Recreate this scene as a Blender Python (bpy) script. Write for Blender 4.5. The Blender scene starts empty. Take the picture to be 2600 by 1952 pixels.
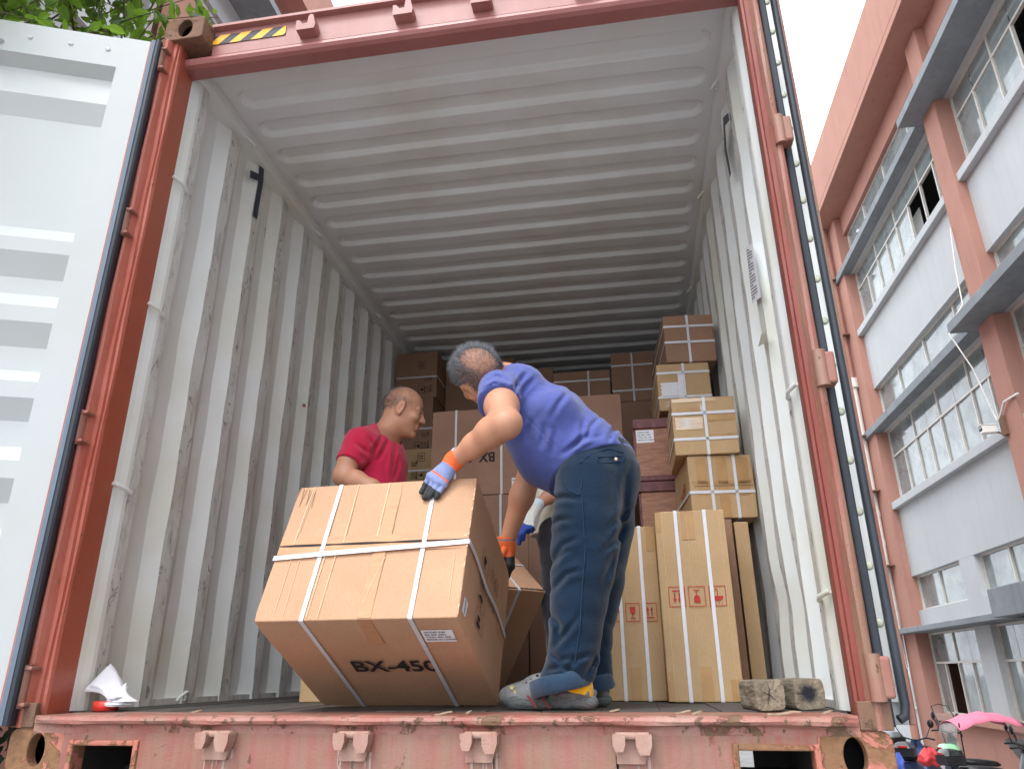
import bpy, bmesh, math, random
import numpy as np
from mathutils import Vector, Matrix

scene = bpy.context.scene
C = scene.collection
R = math.radians
random.seed(7)
RNG = np.random.default_rng(11)

# ------------------------------------------------------------------ camera
CAM = np.array([0.62121, -2.11018, 0.10004])
YAW, PITCH, ROLL, FPX = -0.1596, 0.3753, -0.0077, 1861.84      # focal length in pixels of a 2600 px wide picture


def cam_axes():
    cy, sy = math.cos(YAW), math.sin(YAW)
    cp, sp = math.cos(PITCH), math.sin(PITCH)
    f = np.array([sy * cp, cy * cp, sp])
    r = np.array([cy, -sy, 0.0])
    u = np.cross(r, f)
    cr, sr = math.cos(ROLL), math.sin(ROLL)
    return cr * r + sr * u, -sr * r + cr * u, f


AX, AU, AF = cam_axes()
cam_d = bpy.data.cameras.new('camera')
cam = bpy.data.objects.new('camera', cam_d)
C.objects.link(cam)
cam_d.sensor_width = 36.0
cam_d.lens = FPX / 2600.0 * 36.0
cam_d.clip_start, cam_d.clip_end = 0.05, 2000.0
cam.matrix_world = Matrix(((AX[0], AU[0], -AF[0], CAM[0]), (AX[1], AU[1], -AF[1], CAM[1]), (AX[2], AU[2], -AF[2], CAM[2]), (0, 0, 0, 1)))
scene.camera = cam

# ------------------------------------------------------------------ sky, sun, exposure
SUN_EL, SUN_AZ = R(58), R(205)          # azimuth from +Y towards +X
world = bpy.data.worlds.new('World')
scene.world = world
world.use_nodes = True
wn, wl = world.node_tree.nodes, world.node_tree.links
bg = wn['Background']
sky = wn.new('ShaderNodeTexSky')
sky.sky_type = 'NISHITA'
sky.sun_disc = False
sky.sun_elevation, sky.sun_rotation = SUN_EL, SUN_AZ
sky.air_density, sky.dust_density, sky.ozone_density = 1.0, 6.0, 1.0
hs = wn.new('ShaderNodeHueSaturation')
hs.inputs['Saturation'].default_value = 0.10
cl = wn.new('ShaderNodeMix')
cl.data_type = 'RGBA'
cl.inputs[0].default_value = 0.62
cl.inputs[7].default_value = (10.5, 11.2, 12.2, 1)      # even cloud cover
wl.new(sky.outputs[0], hs.inputs['Color'])
wl.new(hs.outputs[0], cl.inputs[6])
wl.new(cl.outputs[2], bg.inputs['Color'])
bg.inputs['Strength'].default_value = 0.15
sun_d = bpy.data.lights.new('sun', 'SUN')
sun_d.energy, sun_d.angle, sun_d.color = 0.5, R(14), (1.0, 0.965, 0.92)
sun = bpy.data.objects.new('sun', sun_d)
C.objects.link(sun)
sv = Vector((math.sin(SUN_AZ) * math.cos(SUN_EL), math.cos(SUN_AZ) * math.cos(SUN_EL), math.sin(SUN_EL)))
sun.rotation_euler = sv.to_track_quat('Z', 'Y').to_euler()
scene.view_settings.view_transform = 'Standard'
scene.view_settings.look = 'None'
scene.view_settings.exposure = 1.12
scene.view_settings.gamma = 1.0
scene.view_settings.use_curve_mapping = False
scene.cycles.diffuse_bounces = 8
scene.cycles.max_bounces = 10
scene.cycles.transparent_max_bounces = 16

# ------------------------------------------------------------------ small helpers


def ray(px, py):
    return ((px - 1300) * AX - (py - 976) * AU) / FPX + AF


def at(px, py, Y):
    """the point of the place at depth Y that stands at this spot of the photograph (2600 x 1952)"""
    d = ray(px, py)
    return CAM + d * ((Y - CAM[1]) / d[1])


def atr(px, py, Y, rp):
    """the same with a radius given in photograph pixels, as (point, radius in metres)"""
    p = at(px, py, Y)
    return p, rp * float(np.dot(p - CAM, AF)) / FPX


def tag(o, label=None, cat=None, group=None, kind=None):
    if label: o['label'] = label
    if cat: o['category'] = cat
    if group: o['group'] = group
    if kind: o['kind'] = kind
    return o


def empty(name, loc=(0, 0, 0), rot=(0, 0, 0), label=None, cat=None, group=None):
    o = bpy.data.objects.new(name, None)
    o.empty_display_size = 0.1
    C.objects.link(o)
    o.location = Vector([float(v) for v in loc])
    o.rotation_euler = rot
    return tag(o, label, cat, group)


class MB:
    """collects faces; build() links them as one mesh object"""

    def __init__(s):
        s.v, s.f, s.m, s.sm = [], [], [], []

    def add(s, vs, fs, mi=0, smooth=False):
        o = len(s.v)
        s.v += [tuple(float(c) for c in v) for v in vs]
        for f in fs:
            s.f.append(tuple(o + int(i) for i in f))
            s.m.append(mi)
            s.sm.append(smooth)

    def box(s, a, b, mi=0, M=None):
        x0, y0, z0 = a
        x1, y1, z1 = b
        vs = [(x0, y0, z0), (x1, y0, z0), (x1, y1, z0), (x0, y1, z0), (x0, y0, z1), (x1, y0, z1), (x1, y1, z1), (x0, y1, z1)]
        if M is not None: vs = [M @ Vector(v) for v in vs]
        s.add(vs, [(0, 3, 2, 1), (4, 5, 6, 7), (0, 1, 5, 4), (1, 2, 6, 5), (2, 3, 7, 6), (3, 0, 4, 7)], mi)

    def quad(s, a, b, c, d, mi=0):
        s.add([a, b, c, d], [(0, 1, 2, 3)], mi)

    def prism(s, poly, fn, t0, t1, mi=0, smooth=False):
        """closed outline poly [(a,b)], extruded from t0 to t1 by fn(a, b, t)"""
        n = len(poly)
        vs = [fn(a, b, t0) for a, b in poly] + [fn(a, b, t1) for a, b in poly]
        s.add(vs, [tuple(range(n))[::-1], tuple(range(n, 2 * n))], mi)
        s.add(vs, [(i, (i + 1) % n, n + (i + 1) % n, n + i) for i in range(n)], mi, smooth)

    def tube(s, pts, r, n=10, mi=0, caps=True):
        pts = [Vector([float(c) for c in p]) for p in pts]
        rs = r if isinstance(r, (list, tuple)) else [r] * len(pts)
        rings, vs = [], []
        up = None
        for i, p in enumerate(pts):
            d = (pts[min(i + 1, len(pts) - 1)] - pts[max(i - 1, 0)]).normalized()
            if up is None:
                up = Vector((0, 0, 1)) if abs(d.z) < 0.9 else Vector((1, 0, 0))
            a = d.cross(up).normalized()
            up = a.cross(d).normalized()
            for k in range(n):
                t = 2 * math.pi * k / n
                vs.append(p + (a * math.cos(t) + up * math.sin(t)) * rs[i])
        fs = []
        for i in range(len(pts) - 1):
            for k in range(n):
                fs.append((i * n + k, i * n + (k + 1) % n, (i + 1) * n + (k + 1) % n, (i + 1) * n + k))
        s.add(vs, fs, mi, True)
        if caps:
            e = (len(pts) - 1) * n
            s.add(vs, [tuple(range(n))[::-1], tuple(range(e, e + n))], mi)

    def lathe(s, prof, M, n=20, mi=0):
        vs = []
        for r_, z in prof:
            for k in range(n):
                t = 2 * math.pi * k / n
                vs.append(M @ Vector((r_ * math.cos(t), r_ * math.sin(t), z)))
        fs = [(i * n + k, i * n + (k + 1) % n, (i + 1) * n + (k + 1) % n, (i + 1) * n + k) for i in range(len(prof) - 1) for k in range(n)]
        s.add(vs, fs, mi, True)

    def grid(s, P, mi=0, smooth=True):
        """P: array rows x cols x 3"""
        r, c = P.shape[:2]
        o = len(s.v)
        s.v += [tuple(map(float, p)) for p in P.reshape(-1, 3)]
        for i in range(r - 1):
            for j in range(c - 1):
                s.f.append((o + i * c + j, o + i * c + j + 1, o + (i + 1) * c + j + 1, o + (i + 1) * c + j))
                s.m.append(mi)
                s.sm.append(smooth)

    def build(s, name, mats, parent=None, bevel=0.0, seg=2, recalc=False):
        me = bpy.data.meshes.new(name)
        me.from_pydata(s.v, [], s.f)
        if not isinstance(mats, (list, tuple)): mats = [mats]
        for m in mats: me.materials.append(m)
        me.polygons.foreach_set('material_index', s.m)
        me.polygons.foreach_set('use_smooth', s.sm)
        me.update()
        if recalc:
            b = bmesh.new()
            b.from_mesh(me)
            bmesh.ops.remove_doubles(b, verts=b.verts, dist=1e-5)
            bmesh.ops.recalc_face_normals(b, faces=b.faces)
            b.to_mesh(me)
            b.free()
        o = bpy.data.objects.new(name, me)
        C.objects.link(o)
        if parent is not None: o.parent = parent
        if bevel > 0:
            md = o.modifiers.new('bevel', 'BEVEL')
            md.width, md.segments, md.limit_method, md.angle_limit = bevel, seg, 'ANGLE', R(40)
            md.harden_normals = False
        return o


def np_mesh(name, V, F, mat, parent=None, smooth=True):
    me = bpy.data.meshes.new(name)
    V = np.asarray(V, np.float32)
    F = np.asarray(F, np.int32)
    k = F.shape[1]
    me.vertices.add(len(V))
    me.vertices.foreach_set('co', V.ravel())
    me.loops.add(F.size)
    me.loops.foreach_set('vertex_index', F.ravel())
    me.polygons.add(len(F))
    me.polygons.foreach_set('loop_start', np.arange(0, F.size, k, dtype=np.int32))
    me.polygons.foreach_set('use_smooth', np.full(len(F), smooth))
    me.update(calc_edges=True)
    me.validate()
    for m in (mat if isinstance(mat, (list, tuple)) else [mat]): me.materials.append(m)
    o = bpy.data.objects.new(name, me)
    C.objects.link(o)
    if parent is not None: o.parent = parent
    return o


def copy_tree(o, parent=None):
    c = o.copy()
    C.objects.link(c)
    c.parent = parent
    for ch in [x for x in o.children]:
        copy_tree(ch, c)
    return c


_txt = {}


def text_geo(s, size=1.0, bold=0.0, align='LEFT', spacing=1.0, shear=0.0):
    """flat lettering as (verts xy, faces)"""
    k = (s, bold, align, spacing, shear)
    if k not in _txt:
        cu = bpy.data.curves.new('lettering', 'FONT')
        cu.body, cu.size, cu.offset, cu.align_x, cu.space_character, cu.shear = s, 1.0, bold, align, spacing, shear
        cu.resolution_u = 3
        ob = bpy.data.objects.new('lettering', cu)
        C.objects.link(ob)
        dg = bpy.context.evaluated_depsgraph_get()
        me = bpy.data.meshes.new_from_object(ob.evaluated_get(dg))
        _txt[k] = ([(v.co.x, v.co.y) for v in me.vertices], [tuple(p.vertices) for p in me.polygons])
        bpy.data.objects.remove(ob)
        bpy.data.curves.remove(cu)
        bpy.data.meshes.remove(me)
    v, f = _txt[k]
    return [(x * size, y * size) for x, y in v], f


# ------------------------------------------------------------------ materials
_mats = {}


def nodes_of(name):
    m = bpy.data.materials.new(name)
    m.use_nodes = True
    n, l = m.node_tree.nodes, m.node_tree.links
    return m, n, l, n['Principled BSDF']


def nz(n, l, scale, detail=4, rough=0.6, vec=None, stretch=None, dist=0.0):
    t = n.new('ShaderNodeTexNoise')
    t.inputs['Scale'].default_value = scale
    t.inputs['Detail'].default_value = detail
    t.inputs['Roughness'].default_value = rough
    t.inputs['Distortion'].default_value = dist
    if vec is None:
        tc = n.new('ShaderNodeTexCoord')
        vec = tc.outputs['Object']
    if stretch:
        mp = n.new('ShaderNodeMapping')
        mp.inputs['Scale'].default_value = stretch
        l.new(vec, mp.inputs[0])
        vec = mp.outputs[0]
    l.new(vec, t.inputs['Vector'])
    return t.outputs['Fac']


def ramp(n, l, src, a, b, ca=(0, 0, 0, 1), cb=(1, 1, 1, 1)):
    r = n.new('ShaderNodeValToRGB')
    r.color_ramp.elements[0].position, r.color_ramp.elements[1].position = a, b
    r.color_ramp.elements[0].color, r.color_ramp.elements[1].color = ca, cb
    l.new(src, r.inputs[0])
    return r.outputs[0]


def mixc(n, l, fac, a, b, mode='MIX'):
    m = n.new('ShaderNodeMix')
    m.data_type, m.blend_type = 'RGBA', mode
    for sock, v in ((0, fac), (6, a), (7, b)):
        if hasattr(v, 'links') or hasattr(v, 'is_linked'): l.new(v, m.inputs[sock])
        elif sock == 0: m.inputs[0].default_value = v
        else: m.inputs[sock].default_value = (*v[:3], 1)
    return m.outputs[2]


def math_n(n, l, op, a, b=0.0):
    m = n.new('ShaderNodeMath')
    m.operation = op
    for i, v in enumerate((a, b)):
        if hasattr(v, 'is_linked'): l.new(v, m.inputs[i])
        else: m.inputs[i].default_value = v
    return m.outputs[0]


def bump(n, l, p, h, strength=0.3, dist=0.01):
    b = n.new('ShaderNodeBump')
    b.inputs['Strength'].default_value = strength
    b.inputs['Distance'].default_value = dist
    l.new(h, b.inputs['Height'])
    l.new(b.outputs[0], p.inputs['Normal'])


def simple(name, col, rough=0.6, var=0.12, scale=12, metal=0.0, bumps=0.0, spec=0.4, stretch=None):
    if name in _mats: return _mats[name]
    m, n, l, p = nodes_of(name)
    f = nz(n, l, scale, 5, 0.6, stretch=stretch)
    lo = tuple(c * (1 - var) for c in col)
    hi = tuple(min(1, c * (1 + var)) for c in col)
    l.new(ramp(n, l, f, 0.3, 0.7, (*lo, 1), (*hi, 1)), p.inputs['Base Color'])
    p.inputs['Roughness'].default_value = rough
    p.inputs['Metallic'].default_value = metal
    p.inputs['Specular IOR Level'].default_value = spec
    if bumps: bump(n, l, p, f, bumps, 0.01)
    _mats[name] = m
    return m


def paint_worn(name, base, faded, rust=(0.16, 0.07, 0.035), fade=0.5, rust_at=0.62, streak=(3, 3, 0.35), rough=0.5, chips=0.68, dirt=None, bmp=0.25, dirt_at=0.50):
    """old paint: faded patches, vertical streaks, rust where it has gone, chipped spots"""
    m, n, l, p = nodes_of(name)
    a = nz(n, l, 2.2, 6, 0.65, dist=0.4)
    s = nz(n, l, 5.0, 5, 0.6, stretch=streak)
    mixf = math_n(n, l, 'ADD', math_n(n, l, 'MULTIPLY', a, 0.6), math_n(n, l, 'MULTIPLY', s, 0.4))
    c = mixc(n, l, ramp(n, l, mixf, fade - 0.13, fade + 0.13), base, faded)
    if dirt:
        c = mixc(n, l, ramp(n, l, nz(n, l, 7.0, 6, 0.7, stretch=(2.2, 2.2, 0.22)), dirt_at, dirt_at + 0.25, (0, 0, 0, 1), (0.85, 0.85, 0.85, 1)), c, dirt)
    rn = nz(n, l, 6.5, 8, 0.68, dist=0.6)
    rf = ramp(n, l, rn, rust_at, rust_at + 0.035)
    rc = mixc(n, l, nz(n, l, 40, 4), tuple(v * 0.55 for v in rust), tuple(v * 1.6 for v in rust))
    c = mixc(n, l, rf, c, rc)
    ch = ramp(n, l, nz(n, l, 45, 3, 0.55, stretch=(1, 1, 0.5)), chips, chips + 0.03)
    c = mixc(n, l, ch, c, tuple(v * 0.8 for v in rust))
    fine = nz(n, l, 160, 2)
    c = mixc(n, l, ramp(n, l, fine, 0.2, 0.8, (0.90, 0.90, 0.90, 1), (1.06, 1.06, 1.06, 1)), (0, 0, 0), c, 'MIX') if False else c
    l.new(c, p.inputs['Base Color'])
    l.new(ramp(n, l, rf, 0, 1, (rough,) * 3 + (1,), (0.9, 0.9, 0.9, 1)), p.inputs['Roughness'])
    hgt = math_n(n, l, 'SUBTRACT', math_n(n, l, 'MULTIPLY', rn, 0.5), math_n(n, l, 'MULTIPLY', rf, 0.35))
    hgt = math_n(n, l, 'ADD', hgt, math_n(n, l, 'MULTIPLY', fine, 0.12))
    bump(n, l, p, hgt, bmp, 0.02)
    return m


def white_steel(name, base=(0.78, 0.81, 0.81), grime=(0.34, 0.33, 0.31), amt=0.62, marks=0.0, rust=0.74, streak=(10, 10, 0.5), yellow=(0.70, 0.70, 0.58)):
    """white container paint with scuffs, dark rub marks and small rust chips"""
    m, n, l, p = nodes_of(name)
    c = mixc(n, l, ramp(n, l, nz(n, l, 1.6, 4, 0.6), 0.45, 0.75), base, yellow)
    g = nz(n, l, 3.0, 8, 0.72, stretch=streak, dist=0.5)
    c = mixc(n, l, ramp(n, l, g, amt, amt + 0.22, (0, 0, 0, 1), (0.8, 0.8, 0.8, 1)), c, grime)
    if marks:
        k = nz(n, l, 9.0, 7, 0.7, stretch=(2, 2, 1.2), dist=1.5)
        c = mixc(n, l, ramp(n, l, k, 0.62 - marks, 0.66 - marks, (0, 0, 0, 1), (0.85, 0.85, 0.85, 1)), c, (0.20, 0.20, 0.21))
    rr = ramp(n, l, nz(n, l, 13, 6, 0.65, dist=0.7), rust, rust + 0.02)
    c = mixc(n, l, rr, c, (0.20, 0.075, 0.04))
    l.new(c, p.inputs['Base Color'])
    p.inputs['Roughness'].default_value = 0.55
    bump(n, l, p, g, 0.12, 0.01)
    return m


def cardboard(name, col, var=0.10, lines='X'):
    m, n, l, p = nodes_of(name)
    tc = n.new('ShaderNodeTexCoord')
    big = nz(n, l, 3.0, 4, 0.6, dist=0.3)
    fib = nz(n, l, 130, 3, 0.7)
    w = n.new('ShaderNodeTexWave')
    w.wave_type, w.bands_direction = 'BANDS', lines
    w.inputs['Scale'].default_value = 60
    w.inputs['Distortion'].default_value = 1.2
    w.inputs['Detail'].default_value = 2
    l.new(tc.outputs['Object'], w.inputs['Vector'])
    lo, hi = tuple(c * (1 - var) for c in col), tuple(c * (1 + var) for c in col)
    c = mixc(n, l, ramp(n, l, big, 0.3, 0.7), lo, hi)
    c = mixc(n, l, ramp(n, l, fib, 0.40, 0.75, (0, 0, 0, 1), (0.30, 0.30, 0.30, 1)), c, tuple(v * 0.62 for v in col))
    scr = nz(n, l, 9.0, 8, 0.75, dist=1.0)
    c = mixc(n, l, ramp(n, l, scr, 0.66, 0.74, (0, 0, 0, 1), (0.22, 0.22, 0.22, 1)), c, tuple(min(1, v * 1.3 + 0.05) for v in col))
    l.new(c, p.inputs['Base Color'])
    p.inputs['Roughness'].default_value = 0.78
    p.inputs['Specular IOR Level'].default_value = 0.25
    h = math_n(n, l, 'ADD', math_n(n, l, 'MULTIPLY', w.outputs['Fac'], 0.25), math_n(n, l, 'MULTIPLY', big, 0.8))
    bump(n, l, p, h, 0.22, 0.006)
    return m


def cloth(name, col, col2=None, scale=260, rough=0.9, wr=0.0, sheen=0.3):
    m, n, l, p = nodes_of(name)
    col2 = col2 or tuple(c * 1.35 for c in col)
    a = nz(n, l, 5.0, 6, 0.65)
    f = nz(n, l, scale, 2, 0.5)
    c = mixc(n, l, ramp(n, l, a, 0.35, 0.72), col, col2)
    c = mixc(n, l, ramp(n, l, f, 0.3, 0.8, (0, 0, 0, 1), (0.35, 0.35, 0.35, 1)), c, tuple(v * 0.6 for v in col))
    l.new(c, p.inputs['Base Color'])
    p.inputs['Roughness'].default_value = rough
    p.inputs['Specular IOR Level'].default_value = 0.15
    p.inputs['Sheen Weight'].default_value = sheen
    p.inputs['Sheen Roughness'].default_value = 0.5
    h = math_n(n, l, 'MULTIPLY', f, 0.15)
    if wr:
        w = nz(n, l, 9.0, 5, 0.55, stretch=(1.0, 1.0, 1.6), dist=1.2)
        h = math_n(n, l, 'ADD', h, math_n(n, l, 'MULTIPLY', w, wr))
    bump(n, l, p, h, 0.5, 0.02)
    return m


def skin_mat(name, col):
    m, n, l, p = nodes_of(name)
    a = nz(n, l, 9, 5, 0.6)
    f = nz(n, l, 130, 3, 0.6)
    c = mixc(n, l, ramp(n, l, a, 0.3, 0.75), tuple(v * 0.86 for v in col), (col[0] * 1.06, col[1] * 0.98, col[2] * 0.95))
    c = mixc(n, l, ramp(n, l, f, 0.55, 0.8, (0, 0, 0, 1), (0.4, 0.4, 0.4, 1)), c, (col[0] * 0.72, col[1] * 0.6, col[2] * 0.55))
    l.new(c, p.inputs['Base Color'])
    p.inputs['Roughness'].default_value = 0.5
    p.inputs['Subsurface Weight'].default_value = 0.12
    p.inputs['Subsurface Radius'].default_value = (0.02, 0.007, 0.004)
    p.inputs['Subsurface Scale'].default_value = 0.3
    p.inputs['Specular IOR Level'].default_value = 0.4
    bump(n, l, p, f, 0.15, 0.003)
    return m


def glass_mat(name, tint=(0.55, 0.66, 0.68), rough=0.06, alpha=0.35):
    """dusty window glass: part mirror, part see-through"""
    m, n, l, p = nodes_of(name)
    d = nz(n, l, 3.0, 6, 0.65, dist=0.8)
    l.new(mixc(n, l, d, tuple(v * 0.7 for v in tint), tint), p.inputs['Base Color'])
    p.inputs['Roughness'].default_value = rough
    p.inputs['Specular IOR Level'].default_value = 0.9
    p.inputs['Coat Weight'].default_value = 0.5
    l.new(ramp(n, l, d, 0.25, 0.8, (alpha,) * 3 + (1,), (min(1, alpha + 0.3),) * 3 + (1,)), p.inputs['Alpha'])
    return m


M = dict(
    red=paint_worn('red_paint', (0.47, 0.115, 0.060), (0.50, 0.140, 0.085), fade=0.55, rust_at=0.70, chips=0.715, rough=0.42, bmp=0.15),
    red2=paint_worn('red_paint_scuffed', (0.38, 0.085, 0.052), (0.46, 0.145, 0.105), rust=(0.23, 0.10, 0.05), fade=0.5, rust_at=0.66, chips=0.69, rough=0.5),
    redr=paint_worn('shaded_red_paint', (0.215, 0.045, 0.030), (0.26, 0.068, 0.050), fade=0.55, rust_at=0.67, chips=0.70, rough=0.5, bmp=0.2),  # red darkened for the right post, whose faces get less light
    pink=paint_worn('faded_red_paint', (0.285, 0.070, 0.050), (0.33, 0.150, 0.118), rust=(0.17, 0.085, 0.045), fade=0.48, rust_at=0.635, chips=0.68, dirt=(0.27, 0.20, 0.13), rough=0.5, bmp=0.4, streak=(8, 8, 0.6), dirt_at=0.44),
    header=paint_worn('header_paint', (0.33, 0.125, 0.108), (0.39, 0.185, 0.168), fade=0.5, rust_at=0.74, chips=0.74, rough=0.45, bmp=0.12),
    lip=paint_worn('worn_lip_paint', (0.34, 0.095, 0.070), (0.42, 0.23, 0.19), rust=(0.17, 0.10, 0.06), fade=0.50, rust_at=0.575, chips=0.62, dirt=(0.26, 0.19, 0.13), rough=0.6, bmp=0.7, streak=(3, 3, 3)),
    rust=paint_worn('rusty_steel', (0.22, 0.115, 0.07), (0.17, 0.095, 0.065), rust=(0.16, 0.085, 0.05), fade=0.5, rust_at=0.55, chips=0.66, rough=0.85, bmp=0.6),
    peel=paint_worn('peeling_paint', (0.50, 0.155, 0.11), (0.46, 0.19, 0.13), rust=(0.24, 0.125, 0.062), fade=0.5, rust_at=0.50, chips=0.64, rough=0.6, bmp=0.7),
    white=white_steel('white_paint', amt=0.66),
    slope=white_steel('white_paint_slope', base=(0.80, 0.83, 0.82), amt=0.72, streak=(6, 6, 0.3)),
    scuff=white_steel('scuffed_white_paint', base=(0.68, 0.69, 0.67), amt=0.49, marks=0.030, rust=0.70, streak=(8, 8, 2.5), yellow=(0.60, 0.58, 0.50)),
    roofw=white_steel('white_roof_paint', base=(0.80, 0.82, 0.83), amt=0.74, rust=0.80, streak=(1, 3, 3), yellow=(0.70, 0.70, 0.66)),
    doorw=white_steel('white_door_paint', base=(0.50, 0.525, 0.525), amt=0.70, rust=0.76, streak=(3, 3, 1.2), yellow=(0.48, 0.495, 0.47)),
    rubber=simple('black_rubber', (0.035, 0.042, 0.055), 0.55, 0.4, 6, stretch=(4, 4, 0.4)),
    greyrub=simple('grey_rubber', (0.17, 0.21, 0.27), 0.5, 0.2, 5, stretch=(4, 4, 0.3)),
    steel=simple('dull_steel', (0.42, 0.42, 0.40), 0.33, 0.25, 5, metal=0.75, stretch=(3, 3, 0.3)),
    rivet=simple('rivet_metal', (0.50, 0.52, 0.40), 0.5, 0.15, 30, metal=0.3),
    ply=simple('container_floor_plywood', (0.075, 0.068, 0.060), 0.8, 0.45, 9, bumps=0.3, stretch=(1, 6, 1)),
    dark=simple('dark_hollow_steel', (0.02, 0.018, 0.017), 0.8, 0.3, 8),
    yellow=simple('yellow_tape', (0.85, 0.44, 0.02), 0.45, 0.06, 10),
    black=simple('black_tape', (0.030, 0.036, 0.05), 0.5, 0.25, 10),
    tape=simple('dark_blue_tape', (0.022, 0.036, 0.055), 0.4, 0.2, 10),
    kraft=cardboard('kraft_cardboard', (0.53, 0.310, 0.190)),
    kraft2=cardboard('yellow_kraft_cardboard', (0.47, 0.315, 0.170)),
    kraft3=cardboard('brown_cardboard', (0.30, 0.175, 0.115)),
    tapek=simple('clear_packing_tape', (0.50, 0.250, 0.125), 0.55, 0.12, 15, spec=0.5, stretch=(1, 5, 5)),
    tapey=simple('brown_packing_tape', (0.40, 0.225, 0.085), 0.45, 0.12, 15, spec=0.5),
    strap=simple('white_plastic_strap', (0.62, 0.62, 0.65), 0.35, 0.05, 30),
    paper=simple('white_paper', (0.80, 0.80, 0.84), 0.7, 0.04, 10),
    ink=simple('black_ink', (0.022, 0.020, 0.020), 0.8, 0.2, 60),
    inkred=simple('red_ink', (0.42, 0.035, 0.030), 0.8, 0.2, 60),
    inkblue=simple('blue_ink', (0.04, 0.05, 0.20), 0.8, 0.2, 60),
    torn=simple('torn_cardboard_fluting', (0.66, 0.46, 0.30), 0.9, 0.15, 60),
    pwood=simple('plywood_crate', (0.33, 0.155, 0.095), 0.6, 0.35, 14, bumps=0.15, stretch=(1.0, 1.0, 4.5)),
    batten=simple('painted_batten', (0.14, 0.040, 0.040), 0.5, 0.4, 18, bumps=0.1, stretch=(3, 1, 1)),
)


def group_no():
    return None

# ================================================================== the setting
def ground():
    m, n, l, p = nodes_of('concrete_yard')
    a = nz(n, l, 0.7, 8, 0.65)
    b = nz(n, l, 14, 6, 0.7)
    c = mixc(n, l, ramp(n, l, a, 0.3, 0.7), (0.20, 0.20, 0.198), (0.31, 0.308, 0.302))
    c = mixc(n, l, ramp(n, l, b, 0.4, 0.8, (0, 0, 0, 1), (0.5, 0.5, 0.5, 1)), c, (0.09, 0.088, 0.085))
    l.new(c, p.inputs['Base Color'])
    p.inputs['Roughness'].default_value = 0.85
    bump(n, l, p, b, 0.3, 0.01)
    g = MB()
    g.quad((-300, -300, -1.7), (300, -300, -1.7), (300, 300, -1.7), (-300, 300, -1.7))
    tag(g.build('ground', m), kind='structure')


ground()

# ================================================================== the container
HD = 2.553                      # door opening height
YB = 0.163                      # where the red frame ends and the white inside begins
box_c = empty('shipping_container', (0, 0, 0), label='rusty red shipping container on a trailer with both doors open', cat='container')


def side_wall(sgn):
    """corrugated side; 0 slope towards the door, 1 scuffed inner flat, 2 slope away, 3 outer flat"""
    prof = [(1.17, YB, 0), (1.166, 0.185, 0), (1.158, 0.212, 0), (1.157, 0.229, 1), (1.157, 0.279, 2), (1.174, 0.284, 3), (1.202, 0.31, 3), (1.202, 0.429, 0)]
    y = 0.497
    while y < 12.0:
        prof += [(1.166, y, 1), (1.166, y + 0.072, 2), (1.202, y + 0.14, 3), (1.202, y + 0.21, 0)]
        y += 0.278
    zs = np.concatenate([[0.0], np.linspace(0.06, 2.50, 42), [2.56, 2.585]])
    mb = MB()
    n = len(prof)
    vs = []
    for z in zs:
        for k, (x, yy, mi) in enumerate(prof):
            d = 0.0
            if 0.4 < yy < 5:
                d = 0.0030 * math.sin(z * 5.1 + yy * 9) * math.sin(z * 2.3 + k) + 0.0016 * math.sin(z * 17 + k * 2.1)
                if sgn > 0 and z < 0.75 and yy < 1.6 and k > 8:      # dents low on the right wall
                    d += 0.009 * math.exp(-((z - 0.30 - 0.06 * (k % 3)) / 0.09) ** 2) * (1 if k % 4 in (0, 1) else 0.4)
            if z > 2.5 and mi in (1, 2) and yy > 0.4:                      # the flats fold back under the top rail
                d += 0.02 if z > 2.57 else 0.004
            vs.append((sgn * (x + d), yy + (0.002 * math.sin(z * 7 + k) if 0.4 < yy < 5 else 0), z))
    fs, ms = [], []
    for i in range(len(zs) - 1):
        for k in range(n - 1):
            f = (i * n + k, i * n + k + 1, (i + 1) * n + k + 1, (i + 1) * n + k)
            fs.append(f if sgn < 0 else f[::-1])
            ms.append({0: 1, 1: 2, 2: 0, 3: 0}[prof[k][2]])
    o = len(mb.v)
    for f, m_ in zip(fs, ms):
        mb.f.append(f)
        mb.m.append(m_)
        mb.sm.append(False)
    mb.v = vs
    # outer skin
    mb.box((sgn * 1.206 if sgn > 0 else -1.219, YB, -0.05), (sgn * 1.219 if sgn > 0 else -1.206, 12.1, 2.66), 3)
    return mb.build('side_wall', [M['white'], M['slope'], M['scuff'], M['red2']], box_c)


side_wall(-1)
side_wall(1)


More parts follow.
